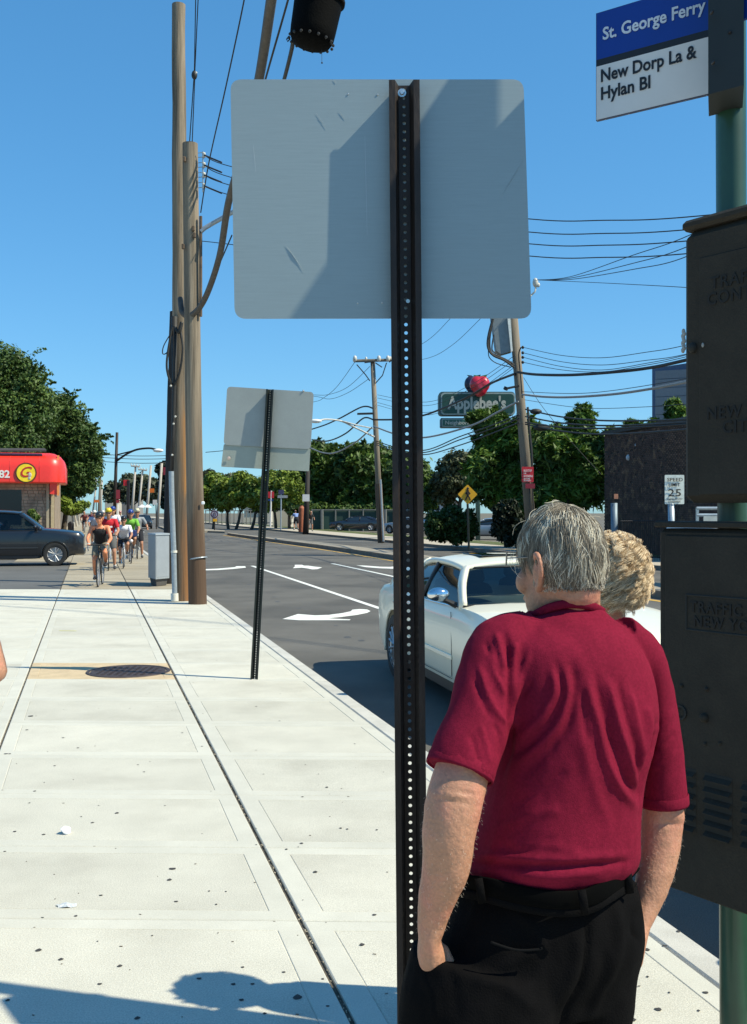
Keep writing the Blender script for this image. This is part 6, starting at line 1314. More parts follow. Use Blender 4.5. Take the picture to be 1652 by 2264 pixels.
tree('green tree seen just right of the near perforated post', [(900, 1050, 45, 50), (945, 1075, 26, 34), (925, 1100, 40, 30)], 108, L_mid, 920, size=.26, n=12000, seed=33, trunk=.2, aspect=2.2, sub=30)
tree('low dark shrubs growing behind the green fence', [(680, 1125, 60, 18), (780, 1128, 70, 16), (860, 1125, 50, 16)], 108, L_dark, 780, size=.3, n=5000, seed=34, trunk=0, name='shrub', cat='shrub')
tree('rounded dark brownish-green tree behind the yellow diamond sign', [(1018, 1050, 52, 56), (985, 1075, 34, 42), (1050, 1040, 34, 46)], 105, leafmat('dull_green_leaves', (.07, .082, .036)), 1015, size=.26, n=12000, seed=35, trunk=.25, sub=46, subr=.3)
tree('large feathery locust tree growing round the Applebees sign pole', [(1085, 935, 34, 26), (1105, 1000, 52, 48), (1150, 965, 40, 42), (1130, 1060, 55, 55), (1070, 1050, 32, 60), (1060, 925, 20, 14), (1150, 1110, 60, 40)], 52, L_loc, 1125, size=.12, n=30000, seed=36, trunk=.2, aspect=3.6, sub=40, subr=.42, droop=.5, spray=26)
tree('large feathery locust tree right of the tilted utility pole', [(1215, 985, 48, 40), (1285, 935, 24, 34), (1270, 1000, 50, 48), (1310, 1010, 36, 52), (1230, 1060, 65, 50), (1290, 1075, 48, 50), (1200, 1110, 50, 34)], 50, L_loc, 1245, size=.12, n=30000, seed=37, trunk=.2, aspect=3.6, sub=40, subr=.42, droop=.5, spray=26)
tree('leafy sprays rising over the brick building roof', [(1400, 945, 22, 16), (1455, 945, 26, 18), (1492, 915, 18, 36), (1350, 958, 18, 14)], 49, L_loc, 1440, size=.13, n=3600, seed=38, trunk=0, name='shrub', cat='shrub', aspect=3.6, sub=12, droop=.4)
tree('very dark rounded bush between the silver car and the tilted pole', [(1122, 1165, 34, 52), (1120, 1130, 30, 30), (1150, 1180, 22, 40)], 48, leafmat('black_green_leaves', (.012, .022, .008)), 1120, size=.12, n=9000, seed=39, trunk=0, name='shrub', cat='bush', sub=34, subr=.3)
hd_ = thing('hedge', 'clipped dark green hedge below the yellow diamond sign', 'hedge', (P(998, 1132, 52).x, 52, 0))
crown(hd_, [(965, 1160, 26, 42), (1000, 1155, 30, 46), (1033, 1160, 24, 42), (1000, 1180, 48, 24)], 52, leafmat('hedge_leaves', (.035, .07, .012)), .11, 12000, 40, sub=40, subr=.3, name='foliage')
tree('mass of distant trees left of the lamp post at the end of the road', [(250, 1090, 20, 26), (285, 1080, 24, 34), (310, 1078, 24, 34), (335, 1085, 22, 28)], 210, L_far, 290, size=.5, n=9000, seed=41, trunk=.3, sub=30)
tree('tall dark pine-like tree left of the black pole far down the road', [(363, 1045, 14, 30), (365, 1085, 16, 34), (372, 1110, 14, 22)], 170, leafmat('dark_pine', (.02, .03, .018)), 366, size=.5, n=5000, seed=42, trunk=.3, sub=20)
tree('distant tree tops right of the brown pole beyond the far row', [(462, 1050, 14, 12), (520, 1058, 40, 12), (480, 1075, 26, 14)], 190, L_far, 480, size=.5, n=3000, seed=43, trunk=0)

# ------------------------------------------------------------------ far poles, lamps, wires
def fpole(label, top, base, D, r0, r1, m, name='utility_pole', arm=None, group=None, cat='utility pole'):
    p0 = P(base[0], base[1], D); t = thing(name, label, cat, (p0.x, D, p0.z), 0, group); b = MB(); b.tube([p0-Vector((0, 0, .2)), P(*top, D)], [r0, r1], 12); b.build('shaft', m, t, smooth=True)
    if arm:
        (x0, y0), (x1, y1), w = arm; b = MB(); b.tube([P(x0, y0, D-.2), P(x1, y1, D-.2)], w, 6, sq=4); b.build('crossarm', m, t)
        for k in range(4): q = P(x0+(x1-x0)*(k/3.0), y0+(y1-y0)*(k/3.0)-3, D-.2); d = MB(); d.ell(q, (.08, .08, .16), 8, 6); d.build('insulator', M_porc, t, smooth=True)
    return t
MP = mat('grey_pole_wood', (.20, .165, .125), .9, var=.3, scale=5, stretch=(1, 1, .05), bump=.5)
mp = fpole('slim pole with wide crossarm standing before the green fence', (824, 795), (843, 1195), 63.6, .20, .14, MP, arm=((783, 798), (863, 796), .09))
b = MB()
for q in ([(789, 806), (808, 828), (818, 842)], [(855, 802), (846, 830), (830, 848)], [(861, 801), (870, 792), (878, 797)], [(822, 800), (806, 802)], [(830, 802), (845, 812)]): b.tube([P(x, y, 63.3) for x, y in q], .035, 5)
b.tube([P(790, 915, 63.3), P(826, 914, 63.3)], .07, 5); b.build('brackets', M_cable, mp)
for k in range(3): d = MB(); d.ell(P((785, 838, 858)[k], 793, 63.3), (.13, .13, .2), 8, 6); d.build('insulator', M_porc, mp, smooth=True)
b = MB(); b.tube([P(837, 1070, 63.6), P(843, 1197, 63.6)], .225, 12); b.build('sleeve', M_wood_b, mp, label='dark brown lower sleeve'); b = MB(); b.tube([P(841.5, 1060, 63.3), P(848, 1197, 63.3)], .06, 6); b.build('conduit', M_galv, mp)
b = MB(); b.tube(catmull([P(828, 966, 63.3), P(785, 945, 62.5), P(755, 931, 61.5), P(722, 927, 60.5), P(706, 930, 60)], 5), .055, 6); b.tube([P(828, 948, 63.3), P(790, 940, 62.6), P(757, 931, 61.5)], .04, 6); b.build('lamp_arm', mat('pale_lamp_arm', (.5, .5, .48), .5), mp, smooth=True)
b = MB(); b.ell(P(698, 931, 59.8), (.36, .2, .12), 12, 8); b.build('lamp_head', mat('pale_lamp_head', (.8, .8, .78), .4), mp, smooth=True)
rp = fpole('tilted grey utility pole with transformer box, right of the big sign', (1128, 610), (1180, 1227), 43.5, .235, .17, MP)
b = MB(); b.prism([tuple(P(x, y, 43)) for x, y in ((1086, 690), (1130, 690), (1133, 776), (1108, 783), (1098, 775))], (0, .6, 0)); b.build('transformer', mat('transformer_grey', (.20, .23, .24), .6), rp)
b = MB(); b.prism([tuple(P(x, y, 42.9)) for x, y in ((1122, 700), (1128, 700), (1134, 776), (1130, 778))], (0, .2, 0)); b.build('white_bushing', mat('white_strip', (.8, .79, .72), .5), rp)
b = MB()
for q, r in (([(1090, 705), (1080, 745), (1080, 770), (1092, 786), (1115, 796), (1137, 812)], .055), ([(1088, 720), (1083, 750), (1086, 778), (1104, 788), (1128, 800), (1138, 808)], .04), ([(1092, 740), (1088, 772), (1098, 782)], .03), ([(1080, 772), (1082, 790), (1098, 803), (1130, 812)], .02), ([(1152, 768), (1147, 785), (1151, 830), (1155, 880)], .03), ([(1167, 900), (1172, 960), (1176, 1000), (1177, 1040)], .05), ([(1168, 1040), (1180, 1215)], .035), ([(1175, 1045), (1186, 1215)], .03)): b.tube(catmull([P(x, y, 43) for x, y in q], 4), r, 5)
b.tube([P(1115, 860, 43), P(1148, 853, 43)], .05, 5); b.tube([P(1120, 856, 43), P(1117, 862, 43)], .1, 5); b.build('conductors', M_cable, rp)
for y in (768, 780, 790, 801): d = MB(); d.ell(P(1156, y, 43), (.06, .06, .07), 8, 6); d.build('insulator', M_cable, rp, smooth=True)
b = MB(); b.ell(P(1184, 625, 43), (.12, .12, .2), 10, 8); b.ell(P(1190, 630, 43), (.08, .08, .1), 8, 6); b.tube([P(1172, 655, 43), P(1183, 645, 43), P(1186, 630, 43)], .04, 6); b.tube([P(1140, 640, 43), P(1175, 655, 43)], .05, 5); b.build('strain_insulator', M_porc, rp, smooth=True)
M_blk2 = M_blk
def signboard(par, px0, py0, px1, py1, D, m, name='board', th=.03, edge=None, r=.02):
    q = [P(px0, py0, D), P(px1, py0, D), P(px1, py1, D), P(px0, py1, D)]; b = MB(); b.prism([tuple(p) for p in round_poly(q, r, 3)], (0, th, 0)); return b.build(name, m, par)
signboard(rp, 1154, 1032, 1180, 1066, 42.9, M_red, 'notice_board'); signboard(rp, 1162, 1069, 1183, 1080, 42.9, mat('dark_red_sign', (.25, .015, .03), .5), 'notice_board')
def ftxt(par, body, px, py, D, size, m, sx=1.0, w_px=None, bold=.02, **kw):
    o = text(body, size, m, par, Matrix.Identity(4), bold=bold, ext=.002, res=2, **kw); p = P(px, py, D-.02); wd = max(v.co.x for v in o.data.vertices) if len(o.data.vertices) else 1
    if w_px: sx = w_px/FX*D/wd
    o.data.transform(frame(p-par.location, (1, 0, 0), (0, 0, 1)) @ Matrix.Diagonal((sx, 1, 1, 1))); return o
TW = mat('notice_text', (.75, .72, .70), .5)
for y, s_, w_ in ((1043, .13, 18), (1048, .08, 6), (1055, .13, 20), (1060, .08, 14), (1064, .08, 16)): ftxt(rp, {1043: 'DON\'T STOP', 1048: 'OR', 1055: 'NO STANDING', 1060: 'ANYTIME', 1064: 'NO STANDING'}[y].replace("DON'T STOP", 'BUS STOP'), 1158, y, 42.9, s_, TW, w_px=w_)
def fw(pts, r, m, label, group=None): return wire([P(*p) for p in pts], r, m, label, group, n=5)
G1 = 'wires on the tilted pole to the right'; G2 = 'wires between the tilted pole and the crossarm pole'; G3 = 'wires left of the crossarm pole'
for i, (ys, ym, ye) in enumerate(((768, 791, 764), (780, 807, 784), (790, 818, 786), (801, 822, 790))):
    fw([(1157, ys, 43), (1240, (ys+ym)/2+6, 40), (1330, ym, 36), (1430, (ym+ye)/2+1, 33), (1512, ye, 30), (1700, ye-50, 26)], .012, M_cable, 'thin sagging line to the cabinet, '+('highest', 'second highest', 'third highest', 'lowest')[i]+' on the tilted pole rack', G1)
fw([(1145, 823, 43), (1185, 828, 41), (1260, 829, 38), (1350, 823, 35), (1430, 814, 33), (1512, 797, 30), (1700, 750, 26)], .055, M_cable, 'thick twisted black cable sagging from the tilted pole towards the cabinet', G1)
fw([(1155, 872, 43), (1200, 877, 41), (1260, 878, 38), (1350, 872, 35), (1430, 861, 33), (1512, 845, 30), (1700, 805, 26)], .045, M_cable_l, 'pale thick cable sagging right of the tilted pole', G1)
fw([(1155, 866, 43), (1260, 870, 38), (1350, 864, 35), (1512, 838, 30), (1700, 798, 26)], .012, M_cable, 'thin line lying just above the pale thick cable', G1)
fw([(1160, 884, 43), (1290, 902, 37), (1440, 899, 33), (1512, 893, 30)], .010, M_cable, 'faint line below the pale thick cable', G1)
for i, (y0, y1, y2) in enumerate(((905, 930, 927), (921, 941, 934), (934, 947, 938), (938, 960, 950))):
    fw([(1162, y0, 43), (1240, (y0+y1)/2+4, 40), (1340, y1, 36), (1512, y2, 30), (1700, y2-20, 26)], .032, M_cable, 'dark telephone cable '+('first', 'second', 'third', 'fourth')[i]+' from the top of four below the pale cable', G1)
fw([(1158, 835, 43), (1200, 900, 41.5), (1262, 975, 40), (1330, 1050, 39)], .010, M_cable, 'thin guy line slanting down right from the tilted pole into the trees', G1)
b = MB(); b.ell(P(1185, 910, 42), (.25, .12, .12), 8, 6); b.ell(P(1198, 945, 42), (.35, .15, .15), 8, 6); o = b.build('cable_closure', M_cable, None, smooth=True); tag(o, 'pair of black splice closures on the telephone cables by the tilted pole', 'splice')
for i, (y0, ym, y1, ye) in enumerate(((527, 585, 570, 0), (550, 598, 0, 0), (571, 604, 0, 0))):
    fw([(1184, 619, 43), (1260, 612-i*-3, 38), (1400, (ym+y0)/2+8-i*0, 31), (1508, y0, 27), (1700, y0-90, 22)], .013, M_cable, ('highest', 'middle', 'lowest')[i]+' of three lines fanning up right from the porcelain insulator', G1)
fw([(1184, 619, 43), (1300, 624, 36), (1400, 629, 31), (1508, 635, 27), (1700, 648, 22)], .010, M_cable, 'thin line running slightly down right from the porcelain insulator', G1)
fw([(1140, 826, 43), (1085, 848, 48), (1030, 880, 52), (942, 917, 57), (880, 927, 61), (827, 928, 63.5)], .055, M_cable, 'thick black cable sagging from the tilted pole to the crossarm pole', G2)
fw([(1145, 888, 43), (1100, 912, 46), (1040, 942, 50), (942, 967, 56), (880, 961, 60), (826, 942, 63.5)], .05, M_cable_l, 'pale cable sagging between the tilted pole and the crossarm pole', G2)
for i, (a, m_, c, e) in enumerate(((917, 966, 995, 975), (925, 973, 1000, 979), (934, 985, 1005, 983))):
    fw([(1148, a, 43), (1080, (a+m_)/2+2, 47), (1015, m_, 51), (942, c, 56), (880, (c+e)/2+5, 60), (832, e, 63.5)], .03, M_cable, 'dark telephone cable '+('highest', 'middle', 'lowest')[i]+' of three sagging to the crossarm pole', G2)
for i, (a, c, e) in enumerate(((786, 889, 873), (795, 897, 880), (806, 912, 890), (812, 918, 896))):
    fw([(1138, a, 43), (1040, (a+c)/2+14, 50), (942, c, 56), (835, e, 63.5)], .012, M_cable, 'thin line '+('first', 'second', 'third', 'fourth')[i]+' from the top between tilted pole and crossarm pole', G2)
fw([(995, 705, 50), (942, 755, 55), (862, 796, 63)], .012, M_cable, 'line rising right from the crossarm to the big sign, left one', G2); fw([(1062, 705, 48), (1000, 763, 52), (942, 793, 56), (862, 799, 63)], .012, M_cable, 'line rising right from the crossarm to the big sign, right one', G2)
for i, q in enumerate(([(785, 800), (745, 855), (715, 880), (692, 889), (600, 905)], [(818, 810), (770, 855), (728, 872), (692, 873), (600, 868)], [(815, 838), (770, 868), (730, 882), (694, 876), (600, 868)])):
    fw([(x, y, 63+j*6) for j, (x, y) in enumerate(q)], .016, M_cable, ('steep', 'upper curving', 'lower curving')[i]+' line from the crossarm to behind the second sign', G3)
fw([(826, 903, 63.5), (800, 900, 65), (745, 928, 70), (690, 949, 76), (560, 985, 95)], .05, M_cable, 'upper dark cable left of the crossarm pole', G3)
fw([(826, 928, 63.5), (803, 925, 65), (765, 958, 68), (725, 975, 73), (690, 972, 78)], .05, M_cable, 'middle dark cable hooking over at the crossarm pole', G3)
fw([(822, 945, 63.5), (790, 975, 67), (745, 1000, 71), (715, 1001, 75), (686, 990, 80)], .05, M_cable_l, 'pale lower cable dipping in front of the trees', G3)
for i, y in enumerate((1001, 1008, 1017)): fw([(120, y-2, 96), (200, y+2, 97), (300, y+7, 98), (378, y+6, 99)], .03, M_cable, ('upper', 'middle', 'lower')[i]+' of three far lines crossing the road by the left lamp', 'far lines by the left lamp')
fw([(455, 1000, 90), (500, 996, 88)], .03, M_cable, 'short far line right of the brown pole below the sign')
lp = fpole('dark street lamp pole beyond the cyclists with curved arm', (259, 956), (252, 1176), 90, .17, .12, M_post, name='street_lamp', cat='street lamp')
b = MB(); b.tube(catmull([P(257, 1020, 90), P(280, 1004, 89.5), P(303, 994, 89), P(330, 991, 88.5), P(345, 994, 88)], 5), .09, 6); b.tube([P(257, 1006, 90), P(285, 999, 89.5), P(303, 994, 89)], .06, 6); b.build('lamp_arm', M_post, lp, smooth=True)
b = MB(); b.ell(P(350, 996, 88), (.45, .25, .16), 10, 8); b.build('lamp_head', mat('pale_lamp_head', (.8, .8, .78), .4), lp, smooth=True)
MPW = mat('pale_pole', (.42, .38, .33), .9, var=.1)
for i, (tx, ty, bx_, D, a_) in enumerate(((300, 1029, 290, 150, 1), (316, 1037, 303, 165, 1), (334, 1029, 322, 140, 0), (358, 1023, 347, 130, 0), (224, 1020, 217, 170, 0), (226, 1062, 222, 190, 0), (214, 1060, 203, 210, 0))):
    y_ = 1132+1.9*FX/D; fpole(('pale leaning pole with crossarm, nearest right of the street lamp', 'pale leaning pole with crossarm, second right of the street lamp', 'thin leaning pole without crossarm between crossarm poles and black pole', 'thin leaning pole closest to the black creosoted pole', 'thin dark pole beside the overhanging tree far down the pavement', 'pale slim pole just left of the street lamp foot', 'farthest pale pole at the left end of the road')[i], (tx, ty), (bx_, y_), D, .2, .15, MPW if i != 4 else MP, arm=((tx-10, ty+1), (tx+9, ty+3), .12) if a_ else None, group='distant leaning poles')
def fsign(label, boards, D, post=None, cat='sign', name='street_sign'):
    x = (boards[0][0]+boards[0][2])/2; t = thing(name, label, cat, (P(x, 1132, D).x, D, 0))
    for x0, y0, x1, y1, m in boards: signboard(t, x0, y0, x1, y1, D, m, 'board', r=.01)
    if post: b = MB(); b.tube([P(post[0], post[1], D+.06), P(post[2], post[3], D+.06)], post[4], 6); b.build('post', post[5] if len(post) > 5 else M_post, t)
    return t
dred = mat('dull_red_sign', (.30, .03, .05), .6)
fsign('small square red sign on a black pole right of the street lamp', [(273, 1061, 285, 1074, M_red)], 80, (284, 1062, 283, 1182, .13, M_blk))
fsign('dull red sign pair on a white post behind the blue helmet', [(257, 1083, 265, 1103, dred), (257, 1105, 264, 1112, dred)], 84, (260, 1108, 260, 1178, .06, M_wht))
fsign('dull red sign close against the black creosoted pole', [(361, 1033, 369, 1050, dred)], 100, (366, 1050, 366, 1170, .05))
t = fsign('orange round board hanging over the far road', [(331, 1080, 341, 1089, mat('orange_board', (.75, .17, .02), .5))], 110, (336, 1060, 336, 1080, .03))
fsign('orange construction board far down the pavement', [(208, 1105, 219, 1111, mat('orange_board', (.75, .17, .02), .5))], 130, (213, 1110, 213, 1160, .05))
fsign('white board on a post at the far right side of the road bend', [(338, 1105, 347, 1116, M_wht)], 105, (345, 1115, 346, 1170, .05))
t = thing('parasol', 'white parasol far down the road in front of the trees', 'parasol', tuple(P(319, 1148, 120))); b = MB()
for x_ in (314, 326): b.lathe(P(x_, 1122, 120), (0, 0, 1), [(.55, 0), (.3, .2), (0, .36)], 12)
b.build('canopy', M_wht, t, smooth=True); b = MB(); b.tube([P(319, 1121, 120), P(319, 1148, 120)], .03, 5); b.build('mast', M_galv, t)
# no-turn sign on the far median
nt_ = thing('no_turn_sign', 'round white prohibition sign with yellow plate on the median nose', 'sign', (P(474, 1132, 99).x, 99, ROAD))
b = MB(); c = P(474.5, 1137, 99); b.lathe(c, (0, -1, 0), [(0, 0), (.40, 0), (.40, .03), (0, .03)], 24); b.build('disc', mat('pale_lilac_disc', (.45, .43, .5), .5), nt_)
b = MB(); b.lathe(c+Vector((0, -.035, 0)), (0, -1, 0), [(.27, 0), (.36, 0), (.36, .01), (.27, .01)], 24, close=True); b.tube([c+Vector((-.1, -.05, -.18)), c+Vector((-.1, -.05, .08)), c+Vector((0, -.05, .16)), c+Vector((.1, -.05, .08)), c+Vector((.1, -.05, -.18))], .035, 5); b.build('symbol', mat('dark_symbol', (.08, .03, .06), .5), nt_)
signboard(nt_, 471, 1147, 480, 1153, 98.95, M_yel, 'plate'); b = MB(); b.tube([P(474.5, 1132, 99.1), P(474.5, 1172, 99.1)], .06, 6); b.build('post', M_post, nt_)
# ---- pole with white sign and people by the green fence
dp_ = fpole('dark pole with white notice near the pedestrians across the road', (681, 1040), (676, 1177), 88, .26, .18, M_wood_d); signboard(dp_, 669, 1093, 684.5, 1108.5, 87.5, M_wht, 'notice')
fsign('red and white sign on a thin pole across the road behind the second sign post', [(593, 1087, 606, 1101, M_red), (593, 1104, 604, 1107, M_blue)], 92, (600, 1085, 598, 1165, .07, M_wht))
fsign('dark blue parking sign on a post left of the pedestrians', [(616, 1083, 628, 1093, mat('dark_sign', (.05, .05, .12), .5)), (614, 1095, 636, 1101, mat('grey_sign', (.3, .32, .34), .5))], 92, (622, 1083, 621, 1172, .06, M_galv))
def pedestrian(label, px, py, D, top, bot, yaw):
    c = P(px, py, D); r_ = rider(tuple(c), yaw, label, top, bot, None, stand=True, k=1.05, detail=False, hair_m=HB, group='pedestrians across the road'); r_.location.z = c.z; return r_
pedestrian('pedestrian in a light blue shirt across the road by the fence', 655, 1172, 94, cloth('light_blue_cloth', (.22, .32, .6)), S_dark, R(20))
pedestrian('pedestrian in black walking just right of the dark pole', 686, 1175, 92, C_black, S_grey, R(200))
t = thing('barrel_post', 'rust orange bollard-like post left of the dark pole', 'post', tuple(P(667, 1176, 90))); b = MB(); b.tube([P(667, 1176, 90), P(667, 1124, 90)], [.28, .26], 12); b.tube([P(667, 1124, 90), P(667, 1118, 90)], [.26, .12], 12); b.build('shaft', mat('rust_orange', (.30, .09, .04), .7, var=.3), t, auto=40)
# ---- green fence: posts, rails, panels
M_fg = mat('green_fence_mesh', (.018, .05, .04), .8, var=.25, scale=.6); M_fp = mat('fence_post_grey', (.15, .155, .15), .6)
gf = thing('green_fence', 'long green screened chain fence behind the parked black car', 'fence', tuple(P(820, 1176, 104)))
xs = [690, 712, 742, 772, 803, 834, 852, 874, 900, 930]
for i in range(len(xs)-1): b = MB(); b.prism([tuple(P(xs[i]+1, 1128, 104)), tuple(P(xs[i+1]-1, 1128, 104)), tuple(P(xs[i+1]-1, 1176, 104)), tuple(P(xs[i]+1, 1176, 104))], (0, .04, 0)); b.build('screen_panel', M_fg, gf)
for x in xs: b = MB(); b.tube([P(x, 1126, 103.9), P(x, 1177, 103.9)], .07 if x not in (712, 852) else .16, 6); b.build('fence_post', M_fp, gf)
b = MB(); b.tube([P(690, 1127.5, 103.9), P(930, 1127.5, 103.9)], .05, 5); b.build('top_rail', M_fp, gf)
gf2 = thing('rail_fence', 'open grey railing fence behind the street tree row', 'fence', tuple(P(560, 1165, 126)))
for x in range(455, 690, 9): b = MB(); b.tube([P(x, 1128, 126), P(x, 1160, 126)], .06, 4); b.build('picket', M_fp, gf2)
for y in (1129, 1156): b = MB(); b.tube([P(453, y, 126), P(692, y, 126)], .05, 4); b.build('rail', M_fp, gf2)
def house(label, x0, x1, yt, yb, D, wm, roof=None, ry=0, depth=8, name='house', cat='building', win=()):
    c = P((x0+x1)/2, yb, D); t = thing(name, label, cat, (c.x, D, ROAD)); b = MB(); w = (x1-x0)/FX*D; zt = P(0, yt, D).z; b.box((c.x, D+depth/2, (zt+ROAD)/2), (w, depth, zt-ROAD)); b.build('wall', wm, t)
    if roof:
        zr_ = P(0, ry, D).z; b = MB(); b.prism([(c.x-w/2-.3, D-.4, zt), (c.x+w/2+.3, D-.4, zt), (c.x, D-.4, zr_)], (0, depth+.8, 0)); b.build('roof', roof, t)
    for a0, b0, a1, b1 in win: q = MB(); q.prism([tuple(P(a0, b0, D-.03)), tuple(P(a1, b0, D-.03)), tuple(P(a1, b1, D-.03)), tuple(P(a0, b1, D-.03))], (0, .02, 0)); f_ = q.build('window', M_glass, t)
    return t
MW1 = mat('cream_wall', (.5, .46, .38), .8, var=.05); MR1 = mat('grey_roof', (.22, .22, .23), .8, var=.1)
house('small cream building glimpsed between trees left of the pedestrians', 603, 638, 1098, 1160, 125, MW1, win=((610, 1112, 626, 1128),))
house('low grey-roofed house with white wall beyond the hedge', 955, 1015, 1112, 1150, 122, mat('white_wall', (.62, .64, .66), .8), MR1, 1093, win=((962, 1118, 972, 1128), (980, 1118, 990, 1128)))
house('pale house far down the road left of the lamp post', 232, 250, 1085, 1145, 230, MW1, MR1, 1072); house('grey building at the far end of the road behind the helmets', 262, 300, 1098, 1145, 240, mat('grey_wall', (.25, .24, .23), .8), MR1, 1090)
house('beige building low behind the street tree row', 540, 600, 1118, 1160, 150, MW1, MR1, 1108, win=((550, 1126, 560, 1134), (575, 1126, 585, 1134)))
b = MB(); c = P(880, 1124, 116); b.box(c, (4.5, 2.2, 1.3), bev=.2); o = b.build('blue_container', mat('container_blue', (.03, .10, .35), .5), None); tag(o, 'blue container top showing over the green fence beside the near post', 'container')
# ---- Applebee's pylon sign
AD = 68; ap = thing('restaurant_sign', 'green rectangular Applebees pylon sign topped by a big red apple', 'pylon sign', (P(1053, 1132, AD).x, AD, 0))
AG = mat('sign_green', (.012, .06, .045), .5); AB = mat('sign_edge_pale', (.30, .36, .34), .5); AR = mat('apple_red', (.50, .012, .03), .3, coat=.5)
def rrect(x0, y0, x1, y1, D, th, m, name, r): q = [P(x0, y0, D), P(x1, y0, D), P(x1, y1, D), P(x0, y1, D)]; b = MB(); b.prism([tuple(p) for p in round_poly(q, r, 5)], (0, th, 0)); return b.build(name, m, ap)
rrect(970, 866, 1139, 918, AD, 1.0, mat('sign_case', (.04, .09, .10), .5), 'case', .28); rrect(975, 868, 1139.5, 917, AD-.03, .03, AB, 'border', .28); rrect(978, 871, 1136.5, 914, AD-.06, .03, AG, 'face', .24)
rrect(974, 924, 1128, 945, AD, .8, mat('sign_case', (.04, .09, .10), .5), 'case', .10); rrect(977, 925.5, 1128, 943.5, AD-.03, .03, AB, 'border', .10); rrect(979, 927.5, 1126, 941.5, AD-.06, .03, mat('sign_green2', (.03, .11, .085), .5), 'face', .08)
TA = mat('sign_letter_pale', (.42, .42, .36), .5)
ftxt(ap, "Applebee's", 991, 904, AD-.07, 1.15, TA, w_px=128, bold=.035); ftxt(ap, 'Neighborhood Grill & Bar', 984, 938.5, AD-.07, .36, TA, w_px=136, bold=.02)
def apple(cx_, cy_, D, m, nm):
    b = MB(); c = P(cx_, cy_, D); b.ell(c+Vector((-.20, 0, .10)), (.48, .40, .54), 16, 12); b.ell(c+Vector((.20, 0, .10)), (.48, .40, .54), 16, 12); b.ell(c+Vector((0, 0, -.16)), (.50, .40, .58), 16, 12)
    me = remeshed(b, .06, 6); me.transform(Matrix.Translation(-ap.location)); me.materials.clear(); me.materials.append(m); return link(nm, me, ap)
apple(1061, 853, AD-.35, AR, 'apple'); apple(1049, 852, AD+.9, mat('apple_back', (.02, .02, .05), .4), 'apple')
for x0, m in ((1061, mat('leaf_green', (.05, .2, .05), .5)), (1047, mat('leaf_dark', (.01, .02, .02), .5))):
    b = MB(); D = AD-.4 if x0 == 1061 else AD+.9; b.prism([tuple(P(x, y, D)) for x, y in ((x0-3, 838), (x0, 832), (x0+7, 830), (x0+16, 828), (x0+14, 836), (x0+6, 838), (x0, 840))], (0, .12, 0)); b.prism([tuple(P(x, y, D)) for x, y in ((x0-4, 838), (x0-14, 829), (x0-4, 830), (x0, 835))], (0, .12, 0)); b.build('leaf', m, ap)
b = MB(); b.tube([P(1056, 914, AD+.5), P(1057, 1200, AD+.5)], .16, 14); b.build('pole', mat('green_grey_pole', (.09, .16, .14), .5), ap, smooth=True)
# ---- pedestrian crossing sign
PD = 46; ps = thing('pedestrian_sign', 'yellow diamond pedestrian crossing sign above the hedge', 'sign', (P(1036, 1132, PD).x, PD, 0))
q = [P(1034, 1071, PD), P(1056, 1093, PD), P(1034, 1115, PD), P(1012, 1093, PD)]; b = MB(); b.prism([tuple(p) for p in round_poly(q, .05, 4)], (0, .01, 0)); b.build('board', M_yel, ps)
b = MB(); y_ = PD-.015
def stroke(pts, r): b.tube([P(x, y, y_) for x, y in pts], r, 5)
b.ell(P(1034.5, 1080, y_), (.055, .01, .055), 10, 6); stroke([(1034.5, 1083), (1034, 1094)], .06); stroke([(1034, 1094), (1029.5, 1106)], .03); stroke([(1034, 1094), (1038, 1100), (1040, 1106)], .03); stroke([(1034, 1085), (1029, 1092)], .025); stroke([(1034.5, 1085), (1040, 1092)], .025); b.build('walking_figure', M_blk, ps)
b = MB(); b.tube([P(1034, 1112, PD+.05), P(1037, 1217, PD+.05)], .05, 6); b.build('post', M_post2, ps)
# ---- speed limit sign
SD = 33.5; sp_ = thing('speed_limit_sign', 'white SPEED LIMIT 25 sign on a grey post beside the cabinet', 'speed limit sign', (P(1490, 1132, SD).x, SD, 0))
signboard(sp_, 1470, 1050, 1513, 1114.5, SD, mat('speed_sign_white', (.70, .74, .68), .5), 'board', .01, r=.03)
for s_, x, y, z_, w_ in (('SPEED', 1475, 1064, .155, 35), ('LIMIT', 1478, 1075.5, .155, 26), ('25', 1477, 1097, .33, 29), ('UNLESS POSTED', 1475, 1105, .08, 34), ('OTHERWISE', 1477, 1111, .08, 28)): ftxt(sp_, s_, x, y, SD-.01, z_, M_blk, w_px=w_, bold=.006 if z_ > .1 else 0)
b = MB(); b.tube([P(1484, 1113, SD+.1), P(1486, 1238, SD+.1)], .11, 10); b.build('post', M_galv, sp_, smooth=True)
g_ = thing('grey_post', 'blue-grey steel post in front of the brick wall', 'post', (P(1358, 1132, 38).x, 38, 0)); b = MB(); b.tube([P(1358, 1112, 38), P(1359, 1240, 38)], .13, 10); b.build('shaft', mat('blue_grey_steel', (.14, .19, .24), .5, metal=.3), g_, smooth=True); signboard(g_, 1358, 1092, 1367, 1103, 37.8, mat('orange_sticker', (.45, .2, .12), .6), 'sticker')
